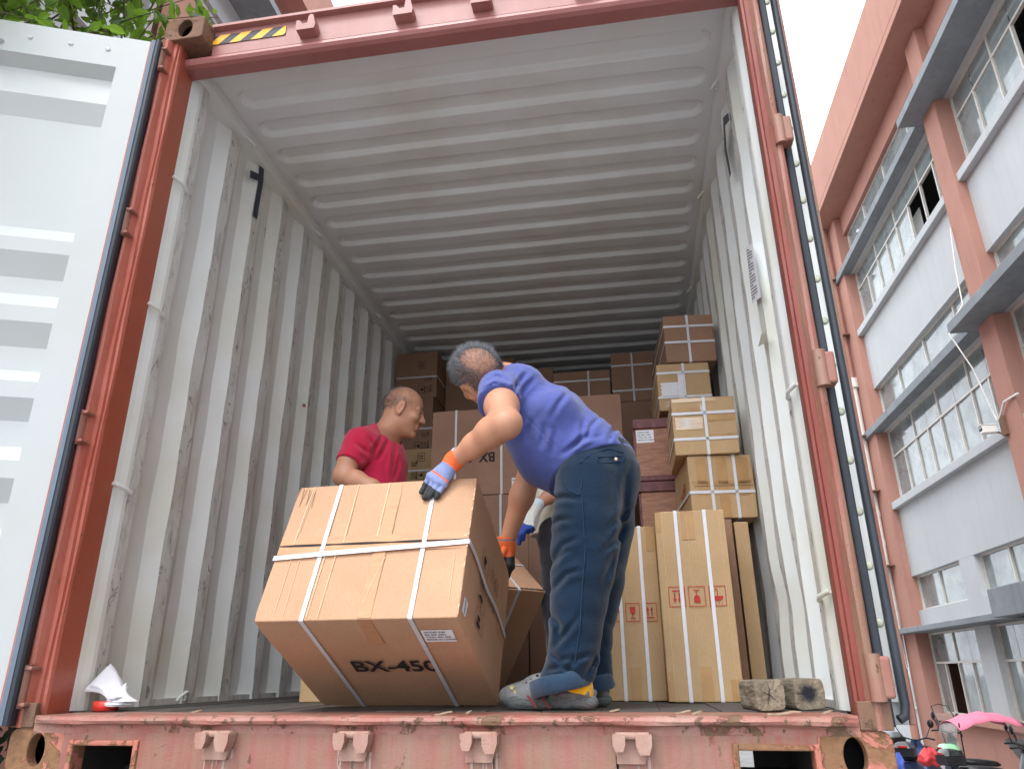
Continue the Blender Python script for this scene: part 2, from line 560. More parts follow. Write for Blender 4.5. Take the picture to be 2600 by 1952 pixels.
def roof():
    pitch, y0 = 0.209, 1.097
    ys = [YB]
    lines = []
    y = 0.42
    ys += [0.30, 0.348, 0.352, 0.40]
    k = -3
    while y0 + k * pitch < 7.0:
        b = y0 + k * pitch                       # middle of the slope that faces the door
        ys += [b - 0.125, b - 0.118, b - 0.112, b - 0.105, b - 0.098, b - 0.09, b - 0.07, b - 0.045, b - 0.026, b - 0.018, b - 0.012, b - 0.006, b, b + 0.006, b + 0.012, b + 0.018, b + 0.026]
        k += 1
    ys = np.array(sorted(set(np.round(ys, 4))) + [7.2, 12.0])
    xe = 1.105
    xs = np.array(sorted(set(np.round(np.concatenate([np.linspace(-1.0, 1.0, 21), np.linspace(1.0, 1.15, 16), -np.linspace(1.0, 1.15, 16)]), 4))))
    X, Y = np.meshgrid(xs, ys)
    kk = np.round((Y - y0 + 0.052) / pitch)
    kk = np.clip(kk, -3, 28)
    dy = Y - (y0 + kk * pitch - 0.052)
    w = 0.064
    dx = np.maximum(np.abs(X) - (xe - w), 0)
    d = np.hypot(dx, dy)
    t = np.clip((w - d) / 0.026, 0, 1)
    Z = 2.662 + 0.026 * t * t * (3 - 2 * t)
    Z += 0.0022 * np.sin(X * 3.1 + Y * 1.7) * np.sin(Y * 2.3) + 0.0012 * np.sin(X * 9 + Y * 5)
    Z[ys < 0.349] -= 0.006
    P = np.stack([X, Y, Z], 2)
    mb = MB()
    mb.grid(P[::-1], 0, False)
    mb.box((-1.219, YB + 0.02, 2.715), (1.219, 12.1, 2.73), 1)
    return mb.build('roof', [M['roofw'], M['red2']], box_c)


roof()


def rails():
    for s in (-1, 1):
        mb = MB()
        poly = [(1.206, 2.575), (1.152, 2.585), (1.140, 2.600), (1.140, 2.650), (1.150, 2.664), (1.206, 2.664)]
        poly = poly if s > 0 else poly[::-1]
        mb.prism(poly, lambda a, b, t: (s * a, t, b), YB + 0.002, 12.0)
        mb.build('top_rail', M['white'], box_c)
        mb = MB()                                   # low white kerb where wall and floor meet
        mb.box((min(s * 1.17, s * 1.205), 0.29, 0.0), (max(s * 1.17, s * 1.205), 12.0, 0.022))
        mb.build('floor_edge', M['scuff'], box_c)
    mb = MB()
    nb = 14
    for i in range(nb):                             # plywood floor sheets
        x0 = -1.168 + i * 2.336 / nb
        mb.box((x0 + 0.001, YB + 0.02 + (0.004 if i % 2 else 0), -0.028), (x0 + 2.336 / nb - 0.001, 11.95, 0.0 - 0.0012 * ((i * 7) % 3)))
    mb.build('floor', M['ply'], box_c)
    mb = MB()
    mb.box((-1.2, 12.0, 0), (1.2, 12.05, 2.7))
    mb.build('front_wall', M['white'], box_c)


rails()


def castings():
    def ring(poly, hole):
        return poly, hole
    for sx, sz in ((-1, 1), (1, 1), (-1, -1), (1, -1)):
        z0, z1 = (HD + 0.070, HD + 0.188) if sz > 0 else (-0.155, -0.037)
        cx, cz = 1.13, (z0 + z1) / 2
        n = 48
        outer, inner = [], []
        hw, hh, rad = 0.089, 0.059, 0.026
        for k in range(n):
            t = 2 * math.pi * k / n
            c_, s_ = math.cos(t), math.sin(t)
            sc = min(hw / max(abs(c_), 1e-6), hh / max(abs(s_), 1e-6))
            x, z = c_ * sc, s_ * sc
            # round the corners on the outside
            ax, az = abs(x) - (hw - rad), abs(z) - (hh - rad)
            if ax > 0 and az > 0 and x > 0:
                d = math.hypot(ax, az)
                x = math.copysign(hw - rad + ax / d * rad, x)
                z = math.copysign(hh - rad + az / d * rad, z)
            outer.append((x, z))
            # upright oval hole
            q = math.hypot(c_ / (0.033 if sz > 0 else 0.0275), s_ / (0.047 if sz > 0 else 0.044))
            inner.append((c_ / q - 0.004, s_ / q))
        vs = []
        for y, L in ((0.0, outer), (0.178, outer), (0.0, inner), (0.035, inner)):
            vs += [(sx * (cx + a), y, cz + b) for a, b in L]
        fs = []
        for k in range(n):
            j = (k + 1) % n
            fs += [(k, n + k, n + j, j), (2 * n + k, k, j, 2 * n + j), (3 * n + k, 2 * n + k, 2 * n + j, 3 * n + j)]
        mb = MB()
        mb.add(vs, fs, 0)
        # hollow inside
        a, b = 0.07, 0.05
        mb.add([(sx * (cx - a), 0.035, cz - b), (sx * (cx + a), 0.035, cz - b), (sx * (cx + a), 0.035, cz + b), (sx * (cx - a), 0.035, cz + b),
                (sx * (cx - a), 0.15, cz - b), (sx * (cx + a), 0.15, cz - b), (sx * (cx + a), 0.15, cz + b), (sx * (cx - a), 0.15, cz + b)],
               [(4, 5, 6, 7), (0, 1, 5, 4), (1, 2, 6, 5), (2, 3, 7, 6), (3, 0, 4, 7)], 1)
        mb.build('corner_casting', [M['rust'] if sz > 0 else M['peel'], M['dark']], box_c, bevel=0.004, recalc=False)


castings()


def posts():
    prof = [(1.17, YB), (1.148, 0.040), (1.151, 0.030), (1.160, 0.030), (1.162, 0.020), (1.176, 0.020), (1.180, 0.006), (1.185, -0.006),
            (1.193, -0.011), (1.201, -0.008), (1.207, 0.002), (1.209, 0.016), (1.209, YB)]
    for s in (-1, 1):
        mb = MB()
        z0, z1 = -0.037, HD + 0.070
        poly = [(s * a, b) for a, b in prof]
        n = len(poly)
        zs = np.linspace(z0, z1, 30)
        vs = []
        for z in zs:
            for k, (a, b) in enumerate(poly):
                w = 0.0012 * math.sin(z * 11 + k) if 0 < k < n - 1 else 0
                vs.append((a + w, b + w, z))
        fs, ms = [], []
        for i in range(len(zs) - 1):
            for k in range(n - 1):
                f = (i * n + k, i * n + k + 1, (i + 1) * n + k + 1, (i + 1) * n + k)
                mb.f.append(f if s > 0 else f[::-1])
                mb.m.append(0 if k < 1 else (2 if 5 <= k <= 10 else 1))
                mb.sm.append(False)
        mb.v = vs
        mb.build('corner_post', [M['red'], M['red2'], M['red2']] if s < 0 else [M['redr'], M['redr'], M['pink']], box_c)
        # small lashing bars between post and first flat
        for z in ((2.02, 1.43, 0.72) if s < 0 else (0.93, 0.30)):
            b = MB()
            b.tube([(s * 1.163, 0.150, z + 0.012), (s * 1.142, 0.190, z), (s * 1.150, 0.236, z - 0.006)], [0.008, 0.007, 0.008], 10)
            b.build('lashing_bar', M['slope'], box_c)


posts()


def keeper(parent, x, y, z, up):
    mb = MB()
    if up:      # forked keeper on the header
        poly = [(-0.040, -0.022), (0.042, -0.022), (0.046, 0.0), (0.034, 0.052), (0.020, 0.058), (0.012, 0.046), (0.010, 0.012), (-0.012, 0.010), (-0.026, 0.030), (-0.040, 0.032)]
        mb.prism(poly, lambda a, b, t: (x + a, y - t, z + b), 0.050, 0.0)
        mb.build('locking_keeper', M['header'], parent, bevel=0.006)
        return
    mb.prism([(-0.05, -0.062), (0.034, -0.062), (0.060, 0.012), (0.050, 0.026), (-0.052, 0.026)], lambda a, b, t: (x + a, y - t, z + b), 0.014, 0.0)
    mb.box((x - 0.052, y - 0.040, z + 0.006), (x + 0.054, y - 0.013, z + 0.026))
    for c_, w_, h_ in ((-0.040, 0.019, 0.026), (0.034, 0.024, 0.034)):
        mb.prism([(-w_, 0.022), (-w_, -h_ * 0.3), (-w_ * 0.55, -h_), (w_ * 0.6, -h_), (w_, -h_ * 0.2), (w_, 0.022)], lambda a, b, t: (x + c_ + a, y - t, z + b), 0.058, 0.010)
    k_ = 0.84
    mb.v = [(x + (a - x) * k_, y + (b - y) * k_, z + 0.02 + (c - z - 0.02) * k_) for a, b, c in mb.v]
    mb.build('locking_keeper', M['keep'], parent, bevel=0.006)


M['keep'] = paint_worn('worn_keeper_paint', (0.36, 0.13, 0.10), (0.43, 0.29, 0.23), rust=(0.25, 0.16, 0.08), fade=0.47, rust_at=0.62, chips=0.66, rough=0.7, bmp=0.5)


def header_and_sill():
    hb = MB()
    up = [(0.085, HD + 0.045), (0.085, HD + 0.178), (0.058, HD + 0.180), (0.058, HD + 0.194), (YB + 0.02, HD + 0.194), (YB + 0.02, HD + 0.045)]
    hb.prism(up, lambda a, b, t: (t, a, b), 1.0405, -1.0405)
    lip = [(YB, HD), (0.100, HD - 0.004), (0.082, HD + 0.003), (0.073, HD + 0.016), (0.074, HD + 0.030), (0.088, HD + 0.044), (YB, HD + 0.0695)]
    hb.prism(lip[::-1], lambda a, b, t: (t, a, b), 1.2, -1.2, 1)
    h = hb.build('door_header', [M['header'], M['header2']], box_c)
    for px, py in ((780, 76), (1025, 38), (1222, 8), (1480, -34)):
        p = at(px, py, 0.06)
        keeper(h, p[0], 0.085, p[2], True)
    # yellow and black hazard strip
    a, b = at(531, 106, 0.083), at(726, 79, 0.083)
    x0, x1, zc, hh = a[0], b[0], (a[2] + b[2]) / 2, 0.025
    st = MB()
    st.box((x0, 0.0815, zc - hh), (x1, 0.0845, zc + hh), 1)
    s = MB()
    W = (x1 - x0)
    n = 4
    per = W / 3.62
    sh = per * 0.52
    for i in range(-1, n + 1):
        u0 = x0 + i * per + 0.0
        pts = [(u0, zc - hh), (u0 + per * 0.5, zc - hh), (u0 + per * 0.5 + sh, zc + hh), (u0 + sh, zc + hh)]
        # clip to the strip
        out = []
        for k in range(4):
            (xa, za), (xb, zb) = pts[k], pts[(k + 1) % 4]
            for lim, sg in ((x0, 1), (x1, -1)):
                pass
            out.append((xa, za))
        poly = out
        for lim, sg in ((x0, 1), (x1, -1)):
            res = []
            for k in range(len(poly)):
                p, q = poly[k], poly[(k + 1) % len(poly)]
                ip, iq = (p[0] - lim) * sg >= 0, (q[0] - lim) * sg >= 0
                if ip: res.append(p)
                if ip != iq:
                    t = (lim - p[0]) / (q[0] - p[0])
                    res.append((lim, p[1] + t * (q[1] - p[1])))
            poly = res
            if not poly: break
        if poly and len(poly) > 2:
            st.add([(x, 0.0808, z) for x, z in poly], [tuple(range(len(poly)))], 0)
    st.build('hazard_strip', [M['yellow'], M['black']], h)

    sb = MB()
    # lip, face and top of the threshold
    prof = [(YB + 0.03, -0.0035), (-0.012, -0.0035), (-0.026, -0.008), (-0.030, -0.016), (-0.026, -0.024), (-0.006, -0.030), (-0.003, -0.036), (0.0, -0.050)]
    xs = np.linspace(-1.146, 1.146, 60)
    vs = []
    for x in xs:
        for k, (a, b) in enumerate(prof):
            j = 0.0022 * math.sin(x * 23 + k * 1.3) * math.sin(x * 7.7) if 0 < k < 6 else 0
            e_ = max(0.0, min(1.0, (1.150 - abs(x)) / 0.05))
            vs.append((x, (a + j) * (e_ if a < 0 else 1), b + j * 0.7))
    n = len(prof)
    for i in range(len(xs) - 1):
        for k in range(n - 1):
            sb.f.append((i * n + k, i * n + k + 1, (i + 1) * n + k + 1, (i + 1) * n + k))
            sb.m.append(1 if 1 <= k <= 6 else 0)
            sb.sm.append(False)
    sb.v = vs
    # face plate with two fork pockets
    L, Rr = (-1.003, -0.815), (0.850, 1.030)
    zt, zp, zb = -0.050, -0.083, -0.30
    for a, b in ((-1.041, L[0]), (L[1], Rr[0]), (Rr[1], 1.041)):
        sb.quad((a, 0, zb), (b, 0, zb), (b, 0, zt), (a, 0, zt))
    for a, b in (L, Rr):
        sb.quad((a, 0, zp), (b, 0, zp), (b, 0, zt), (a, 0, zt))
    for s in (-1, 1):
        a, b = sorted((s * 1.041, s * 1.146))
        sb.quad((a, 0.004, -0.037), (b, 0.004, -0.037), (b, 0.002, zt + 0.016), (a, 0.002, zt + 0.016))
    so = sb.build('door_sill', [M['pink'], M['lip']], box_c)
    for a, b in (L, Rr):
        fb = MB()
        w = 0.016
        fb.box((a - w, -0.007, zb), (a, 0.05, zp + w))
        fb.box((b, -0.007, zb), (b + w, 0.05, zp + w))
        fb.box((a - 0.0005, -0.006, zp), (b + 0.0005, 0.05, zp + w - 0.0015))
        fb.box((a - w, 0.0505, zb), (a - 0.002, 1.2, zp + w), 1)
        fb.box((b + 0.002, 0.0505, zb), (b + w, 1.2, zp + w), 1)
        fb.box((a - w, 0.0505, zp + 0.003), (b + w, 1.2, zp + w + 0.006), 1)
        fb.build('fork_pocket', [M['peel'], M['dark']], so, bevel=0.004)
    for px, py in ((552, 1864), (900, 1866), (1220, 1870), (1605, 1872)):
        p = at(px, py - 4, -0.02)
        keeper(so, p[0], 0.0, -0.066, False)
    dr = MB()                                   # pale runs of old paint below the keepers
    rr = np.random.default_rng(12)
    for px in (552, 900, 1220, 1605):
        x0 = at(px, 1862, -0.02)[0]
        for k in range(6):
            x, w_, L_ = x0 + rr.uniform(-0.05, 0.05), rr.uniform(0.0012, 0.0042), rr.uniform(0.03, 0.13)
            z_ = -0.072 - rr.uniform(0, 0.03)
            pts = [(x - w_, z_), (x + w_, z_)]
            dr.add([(x - w_, -0.0012, z_), (x + w_, -0.0012, z_), (x + w_ * 0.8 + 0.001, -0.0012, z_ - L_ * 0.6), (x + 0.0005, -0.0012, z_ - L_), (x - w_ * 0.6, -0.0012, z_ - L_ * 0.7)], [(0, 1, 2, 3, 4)])
    dr.build('paint_runs', simple('pale_paint_run', (0.42, 0.30, 0.26), 0.8, 0.25, 30), so)
    # bare weathered lap of plate each side
    for s in (-1, 1):
        c_ = MB()
        a, b = sorted((s * 1.1465, s * 1.225))
        c_.box((a, -0.006, -0.0365), (b, 0.012, 0.030))
        c_.build('post_foot', M['rust'], so, bevel=0.003)


M['header2'] = paint_worn('header_underside_paint', (0.36, 0.125, 0.115), (0.40, 0.16, 0.15), fade=0.5, rust_at=0.76, chips=0.75, rough=0.4, bmp=0.12)
header_and_sill()


def ring_part(p, nrm, r=0.028):
    """welded lashing ring: half hoop of round bar on a small tab"""
    mb = MB()
    n_ = Vector(nrm).normalized()
    side = n_.cross(Vector((0, 1, 0.001))).normalized()
    up = Vector((0, 1, 0)) if abs(n_.y) < 0.5 else Vector((0, 0, 1))
    pts = []
    for k in range(11):
        t = math.pi * k / 10
        pts.append(Vector(p) + up * (r * math.cos(t)) + n_ * (r * 1.35 * math.sin(t)))
    mb.tube(pts, 0.0065, 8)
    mb.build('lashing_ring', M['slope'], box_c)


for y in (0.62, 1.455, 2.57):
    ring_part((-1.142, y, 2.592), (0.75, 0, -0.65))
    ring_part((1.142, y, 2.592), (-0.75, 0, -0.65))
for y in (0.33, 0.74, 1.9):
    ring_part((-1.15, y, 0.012), (0.55, 0, 0.85), 0.026)
    if y != 0.33: ring_part((1.15, y, 0.012), (-0.55, 0, 0.85), 0.026)


# ------------------------------------------------------------------ doors
def left_door():
    ang = R(158)
    H = Vector((-1.240, -0.03, 0))
    U = Vector((math.cos(ang), -math.sin(ang), 0))
    N = Vector((math.sin(ang), math.cos(ang), 0))          # towards the viewer (inside face of the door)
    P = lambda u, d, z: H + U * u + N * d + Vector((0, 0, z))
    mb = MB()
    # inside panel, corrugated along its height: (z, depth behind the frame)
    near, far = -0.012, -0.050
    pr = [(2.432, near), (2.392, far), (2.252, far)]
    pr = [(2.585, 0.0), (2.432, 0.0), (2.392, -0.045), (2.250, -0.020), (2.160, -0.052), (1.662, -0.052), (1.602, -0.014), (1.545, -0.014), (1.454, -0.052), (1.388, -0.052),
          (1.327, -0.014), (1.266, -0.014), (1.182, -0.052), (1.093, -0.052), (1.043, -0.014), (0.984, -0.014), (0.910, -0.052), (0.82, -0.052), (0.765, -0.014),
          (0.705, -0.014), (0.63, -0.052), (0.545, -0.052), (0.49, -0.014), (0.43, -0.014), (0.35, -0.052), (0.2, -0.052), (0.15, -0.014), (0.10, 0.0), (-0.02, 0.0)]
    us = [0.112, 0.118, 0.3, 0.6, 0.9, 1.075, 1.08]
    G = []
    for z, d in pr:
        G.append([tuple(P(u, d if 0.112 < u < 1.08 else min(0.0, d + 0.0), z)) for u in us])
    mb.grid(np.array(G)[::-1], 0, False)
    for a, b in ((0.006, 0.113), (1.079, 1.19)):            # box-section stiles
        vs = [P(a, 0.004, -0.025), P(b, 0.004, -0.025), P(b, -0.05, -0.025), P(a, -0.05, -0.025), P(a, 0.004, 2.588), P(b, 0.004, 2.588), P(b, -0.05, 2.588), P(a, -0.05, 2.588)]
        mb.add(vs, [(3, 2, 1, 0), (4, 5, 6, 7), (0, 1, 5, 4), (1, 2, 6, 5), (2, 3, 7, 6), (3, 0, 4, 7)], 0)
    # outside skin
    vs = [P(0.0, -0.0525, -0.03), P(1.2, -0.0525, -0.03), P(1.2, -0.0525, 2.59), P(0.0, -0.0525, 2.59)]
    mb.add(vs, [(0, 1, 2, 3)], 1)
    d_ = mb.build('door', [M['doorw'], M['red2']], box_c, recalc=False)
    d_['label'] = 'left door swung wide open, its white inside to the yard'
    # gasket: dark red line, grey lip, black bulb
    for prof, m_, nm in (
            ([(0.0055, -0.05), (0.0055, 0.010), (-0.001, 0.012), (-0.001, -0.05)], M['red2'], 'door_edge'),
            ([(-0.0015, -0.045), (-0.0015, 0.020), (-0.006, 0.026), (-0.018, 0.024), (-0.020, -0.040)], M['greyrub'], 'gasket_lip'),
            ([(-0.0205, -0.035), (-0.0205, 0.026), (-0.026, 0.033), (-0.034, 0.035), (-0.041, 0.030), (-0.044, 0.013), (-0.043, -0.030)], M['rubber'], 'door_gasket')):
        g = MB()
        g.prism(prof, lambda a, b, t: P(a, b, t), -0.03, 2.58)
        g.build(nm, m_, d_, recalc=True)
    bl = MB()                                              # dome bolts along the top rail
    for u, z in ((0.16, 2.515), (0.30, 2.515), (0.45, 2.515), (0.60, 2.515), (0.75, 2.515), (0.9, 2.515)):
        q = P(u, 0.0, z)
        Mx = Matrix.Translation(q) @ N.to_track_quat('Z', 'Y').to_matrix().to_4x4()
        bl.lathe([(0.011, 0.0), (0.010, 0.002), (0.006, 0.004), (0.0, 0.0045)], Mx, 14)
    for u, z in ((0.56, 2.43), (0.55, 2.475)):
        q = P(u, 0.0, z)
        Mx = Matrix.Translation(q) @ N.to_track_quat('Z', 'Y').to_matrix().to_4x4()
        bl.lathe([(0.016, 0.0), (0.014, 0.008), (0.006, 0.014), (0.005, 0.026), (0.0, 0.028)], Mx, 10)
    bl.build('bolt_heads', M['doorw'], d_)['label'] = 'dome bolt heads along the top rail of the door'
    # hinges: two lugs and a knuckle on the post, blade going to the door
    for z in (2.50, 1.70, 0.885, 0.075):
        hg = MB()
        hg.box((-1.270, -0.016, z - 0.036), (-1.190, 0.018, z + 0.036))
        hg.tube([(-1.203, -0.012, z - 0.060), (-1.203, -0.012, z + 0.060)], 0.019, 14)
        for s in (-1, 1):
            hg.box((-1.224, -0.030, z + s * 0.050 - 0.006), (-1.170, 0.012, z + s * 0.050 + 0.006))
        hg.build('hinge', M['pink'], d_, bevel=0.004)


def right_door():
    mb = MB()
    x0, x1, y0, y1, z0, z1 = 1.252, 1.312, 0.100, 1.27, -0.03, 2.60
    mb.box((x1 - 0.016, y0, z0), (x1, y1, z1), 0)
    mb.box((x0, y0 + 0.004, z0), (x1 - 0.017, y1, z1), 1)
    d_ = mb.build('door', [M['pink'], M['doorw']], box_c, bevel=0.003)
    d_['label'] = 'right door folded back along the side, seen on its riveted edge'
    g = MB()
    g.box((1.222, 0.050, z0 + 0.0), (1.247, 0.130, z1))
    g.build('door_gasket', M['rubber'], d_, bevel=0.006)
    s = MB()
    s.box((1.2475, 0.088, z0 + 0.055), (1.2735, 0.099, z1))
    st = s.build('gasket_strip', M['steel'], d_)
    g = MB()
    pts = [(1.2865, 0.086, z1), (1.2865, 0.086, 0.06), (1.2865, 0.084, 0.02), (1.280, 0.080, -0.008), (1.264, 0.078, -0.016)]
    g.tube(pts, 0.0115, 12)
    g.build('gasket_lip', M['rubber'], d_)
    rv = MB()
    z = 0.07
    while z < 2.55:
        Mx = Matrix.Translation((1.2605, 0.088, z)) @ Matrix.Rotation(R(90), 4, 'X')
        rv.lathe([(0.0125, 0.0), (0.0118, 0.003), (0.008, 0.0055), (0.0045, 0.006), (0.0, 0.0062)], Mx, 16)
        z += 0.150
    rv.build('rivets', M['rivet'], st)
    for z in (1.79, 0.924, 0.085, 2.62):
        hg = MB()
        hg.tube([(1.200, -0.008, z - 0.056), (1.200, -0.008, z + 0.056)], 0.020, 16)
        hg.box((1.196, -0.022, z - 0.050), (1.240, 0.030, z + 0.050))
        hg.build('hinge', M['pink'], d_, bevel=0.008, seg=3)


left_door()
right_door()


def wall_marks():
    # dark tape crossed on the left wall, dark tape on the right wall, notice, tapes
    def patch(name, pts, m_, thick=0.0012, sgn=1):
        mb = MB()
        n = len(pts)
        c_ = [np.array(p) for p in pts]
        nrm = np.cross(c_[1] - c_[0], c_[2] - c_[0])
        nrm = nrm / np.linalg.norm(nrm) * thick
        if np.dot(nrm, CAM - c_[0]) < 0: nrm = -nrm
        mb.add([p + nrm for p in c_], [tuple(range(n))])
        return mb.build(name, m_, box_c)

    def onx(px, py, X):
        d = ray(px, py)
        return CAM + d * ((X - CAM[0]) / d[0])
    xl = -1.163
    patch('tape_strip', [onx(px, py, xl) for px, py in ((658, 420), (670, 430), (668, 462), (652, 558), (641, 547), (654, 470))], M['tape'])
    patch('tape_strip', [onx(px, py, xl + 0.002) for px, py in ((635, 432), (664, 446), (666, 464), (634, 452))], M['tape'])
    xr = 1.157
    patch('tape_strip', [onx(px, py, xr) for px, py in ((1836, 300), (1850, 286), (1853, 306), (1842, 320), (1846, 380), (1857, 440), (1854, 452), (1840, 385))], M['tape'])
    q = [onx(px, py, 1.1555) for px, py in ((1895, 628), (1912, 618), (1933, 754), (1911, 772))]
    nt = patch('wall_notice', q, M['paper'], 0.0015)
    ln = MB()
    a, b, c_, d_ = q
    for i in range(17):
        v0 = 0.06 + i * 0.053
        ln_len = 0.85 if i % 4 else 0.5
        for s in range(7):
            u0, u1 = 0.08 + s * 0.12, 0.08 + s * 0.12 + 0.08
            if u1 > ln_len: break
            f = lambda u, v: (a * (1 - u) + b * u) * (1 - v) + (d_ * (1 - u) + c_ * u) * v + np.array([-0.0030, 0, 0])
            ln.add([f(u0, v0), f(u1, v0), f(u1, v0 + 0.022), f(u0, v0 + 0.022)], [(0, 1, 2, 3)])
    ln.build('printed_lines', M['ink'], nt)
    patch('clear_tape', [onx(px, py, 1.1555) for px, py in ((1934, 848), (1948, 845), (1950, 868), (1926, 880))], simple('yellowed_tape', (0.55, 0.54, 0.44), 0.3, 0.1))
    patch('flag_sticker', [onx(px, py, -1.160) for px, py in ((767, 1025), (775, 1025), (776, 1033), (768, 1033))], simple('red_sticker', (0.5, 0.12, 0.11), 0.6, 0.1))


wall_marks()


# ------------------------------------------------------------------ the trailer underneath
def trailer():
    t = empty('trailer', (0, 2, -1.7), label='dark flatbed trailer chassis carrying the red container', cat='trailer')
    t_inv = Matrix.Translation((0, 2, -1.7)).inverted()
    mk = simple('chassis_paint', (0.03, 0.03, 0.035), 0.6, 0.3, 6)
    tyre = simple('tyre_rubber', (0.02, 0.02, 0.02), 0.85, 0.2, 20)

    def B(f, nm, m_):
        mb = MB()
        f(mb)
        mb.v = [tuple(t_inv @ Vector(v)) for v in mb.v]
        return mb.build(nm, m_, t)
    for x in (-0.45, 0.45):
        B(lambda mb: mb.box((x - 0.06, 0.15, -0.55), (x + 0.06, 11.5, -0.21)), 'chassis_rail', mk)
    for y in (0.25, 4, 8, 11.2):
        B(lambda mb: mb.box((-1.2, y, -0.205), (1.2, y + 0.14, -0.16)), 'bolster', mk)
    for y in (1.9, 3.2):
        for x in (-0.95, 0.95):
            def wh(mb):
                Mx = Matrix.Translation((x - 0.14, y, -1.2)) @ Matrix.Rotation(R(90), 4, 'Y')
                mb.lathe([(0.25, 0.0), (0.47, 0.01), (0.5, 0.05), (0.5, 0.23), (0.47, 0.27), (0.25, 0.28)], Mx, 32)
            w = B(wh, 'wheel', tyre)
    for y in (1.9, 3.2):
        B(lambda mb: mb.tube([(-0.9, y, -1.2), (0.9, y, -1.2)], 0.06, 10), 'axle', mk)


trailer()

# ================================================================== buildings
def plaster(name, col, var=0.10, stain=0.25, scale=0.9):
    m, n, l, p = nodes_of(name)
    a = nz(n, l, scale, 7, 0.65)
    s = nz(n, l, 2.2, 6, 0.65, stretch=(3, 3, 0.25))
    c = mixc(n, l, ramp(n, l, a, 0.3, 0.7), tuple(v * (1 - var) for v in col), tuple(min(1, v * (1 + var)) for v in col))
    c = mixc(n, l, ramp(n, l, s, 0.52, 0.8, (0, 0, 0, 1), (stain,) * 3 + (1,)), c, tuple(v * 0.5 for v in col))
    l.new(c, p.inputs['Base Color'])
    p.inputs['Roughness'].default_value = 0.85
    p.inputs['Specular IOR Level'].default_value = 0.2
    bump(n, l, p, nz(n, l, 45, 5, 0.7), 0.25, 0.01)
    return m


M['pinkw'] = plaster('pink_render', (0.43, 0.225, 0.175), 0.08, 0.35)
M['greyw'] = plaster('pale_grey_render', (0.50, 0.525, 0.535), 0.05, 0.22)
M['conc'] = plaster('grey_concrete', (0.245, 0.27, 0.29), 0.14, 0.55, 2.0)
M['alu'] = simple('white_window_frame', (0.62, 0.60, 0.55), 0.45, 0.12, 5)
M['glass'] = glass_mat('dusty_window_glass', (0.42, 0.50, 0.50), 0.08, 0.55)
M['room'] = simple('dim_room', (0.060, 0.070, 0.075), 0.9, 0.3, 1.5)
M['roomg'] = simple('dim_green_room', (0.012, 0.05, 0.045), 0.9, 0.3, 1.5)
M['pvc'] = simple('white_pvc_pipe', (0.80, 0.80, 0.76), 0.4, 0.06, 6)
M['curtain'] = simple('pale_blind', (0.62, 0.63, 0.60), 0.8, 0.08, 4, stretch=(1, 6, 1))


def window(parent, X, sx, y0, y1, z0, z1, verts, bars, skip=(), bar=0.032):
    """aluminium window in the plane x = X; sx is the way out of the wall. verts: upright positions, bars: transom heights, skip: open cells (column, row)"""
    f = MB()
    ys = [y0] + list(verts) + [y1]
    zs = [z0] + list(bars) + [z1]
    lo, hi = sorted((X, X + sx * 0.05))
    lo2, hi2 = sorted((X + sx * 0.004, X + sx * 0.044))
    f.box((lo, y0, z0), (hi, y1, z0 + bar))
    f.box((lo, y0, z1 - bar), (hi, y1, z1))
    f.box((lo, y0, z0 + bar), (hi, y0 + bar, z1 - bar))
    f.box((lo, y1 - bar, z0 + bar), (hi, y1, z1 - bar))
    for i_, y in enumerate(verts): f.box((lo2, y - bar * 0.5, z0 + bar), (hi2, y + bar * 0.5, (z1 - bar) if (not bars or i_ % 2) else bars[0]))
    lo3, hi3 = sorted((X + sx * 0.001, X + sx * 0.047))
    for z in bars: f.box((lo3, y0 + bar, z - bar * 0.5), (hi3, y1 - bar, z + bar * 0.5))
    w = f.build('window', M['alu'], parent)
    g = MB()
    xg = X + sx * 0.022
    for i in range(len(ys) - 1):
        for j in range(len(zs) - 1):
            if (i, j) in skip: continue
            t = 0.0025 * (((i * 5 + j * 3) % 5) - 2)
            q = [(xg + t, ys[i] + 0.01, zs[j] + 0.01), (xg - t, ys[i + 1] - 0.01, zs[j] + 0.01), (xg - t, ys[i + 1] - 0.01, zs[j + 1] - 0.01), (xg + t, ys[i] + 0.01, zs[j + 1] - 0.01)]
            g.add(q if sx > 0 else q[::-1], [(0, 1, 2, 3)])
    g.build('pane', M['glass'], w)
    return w


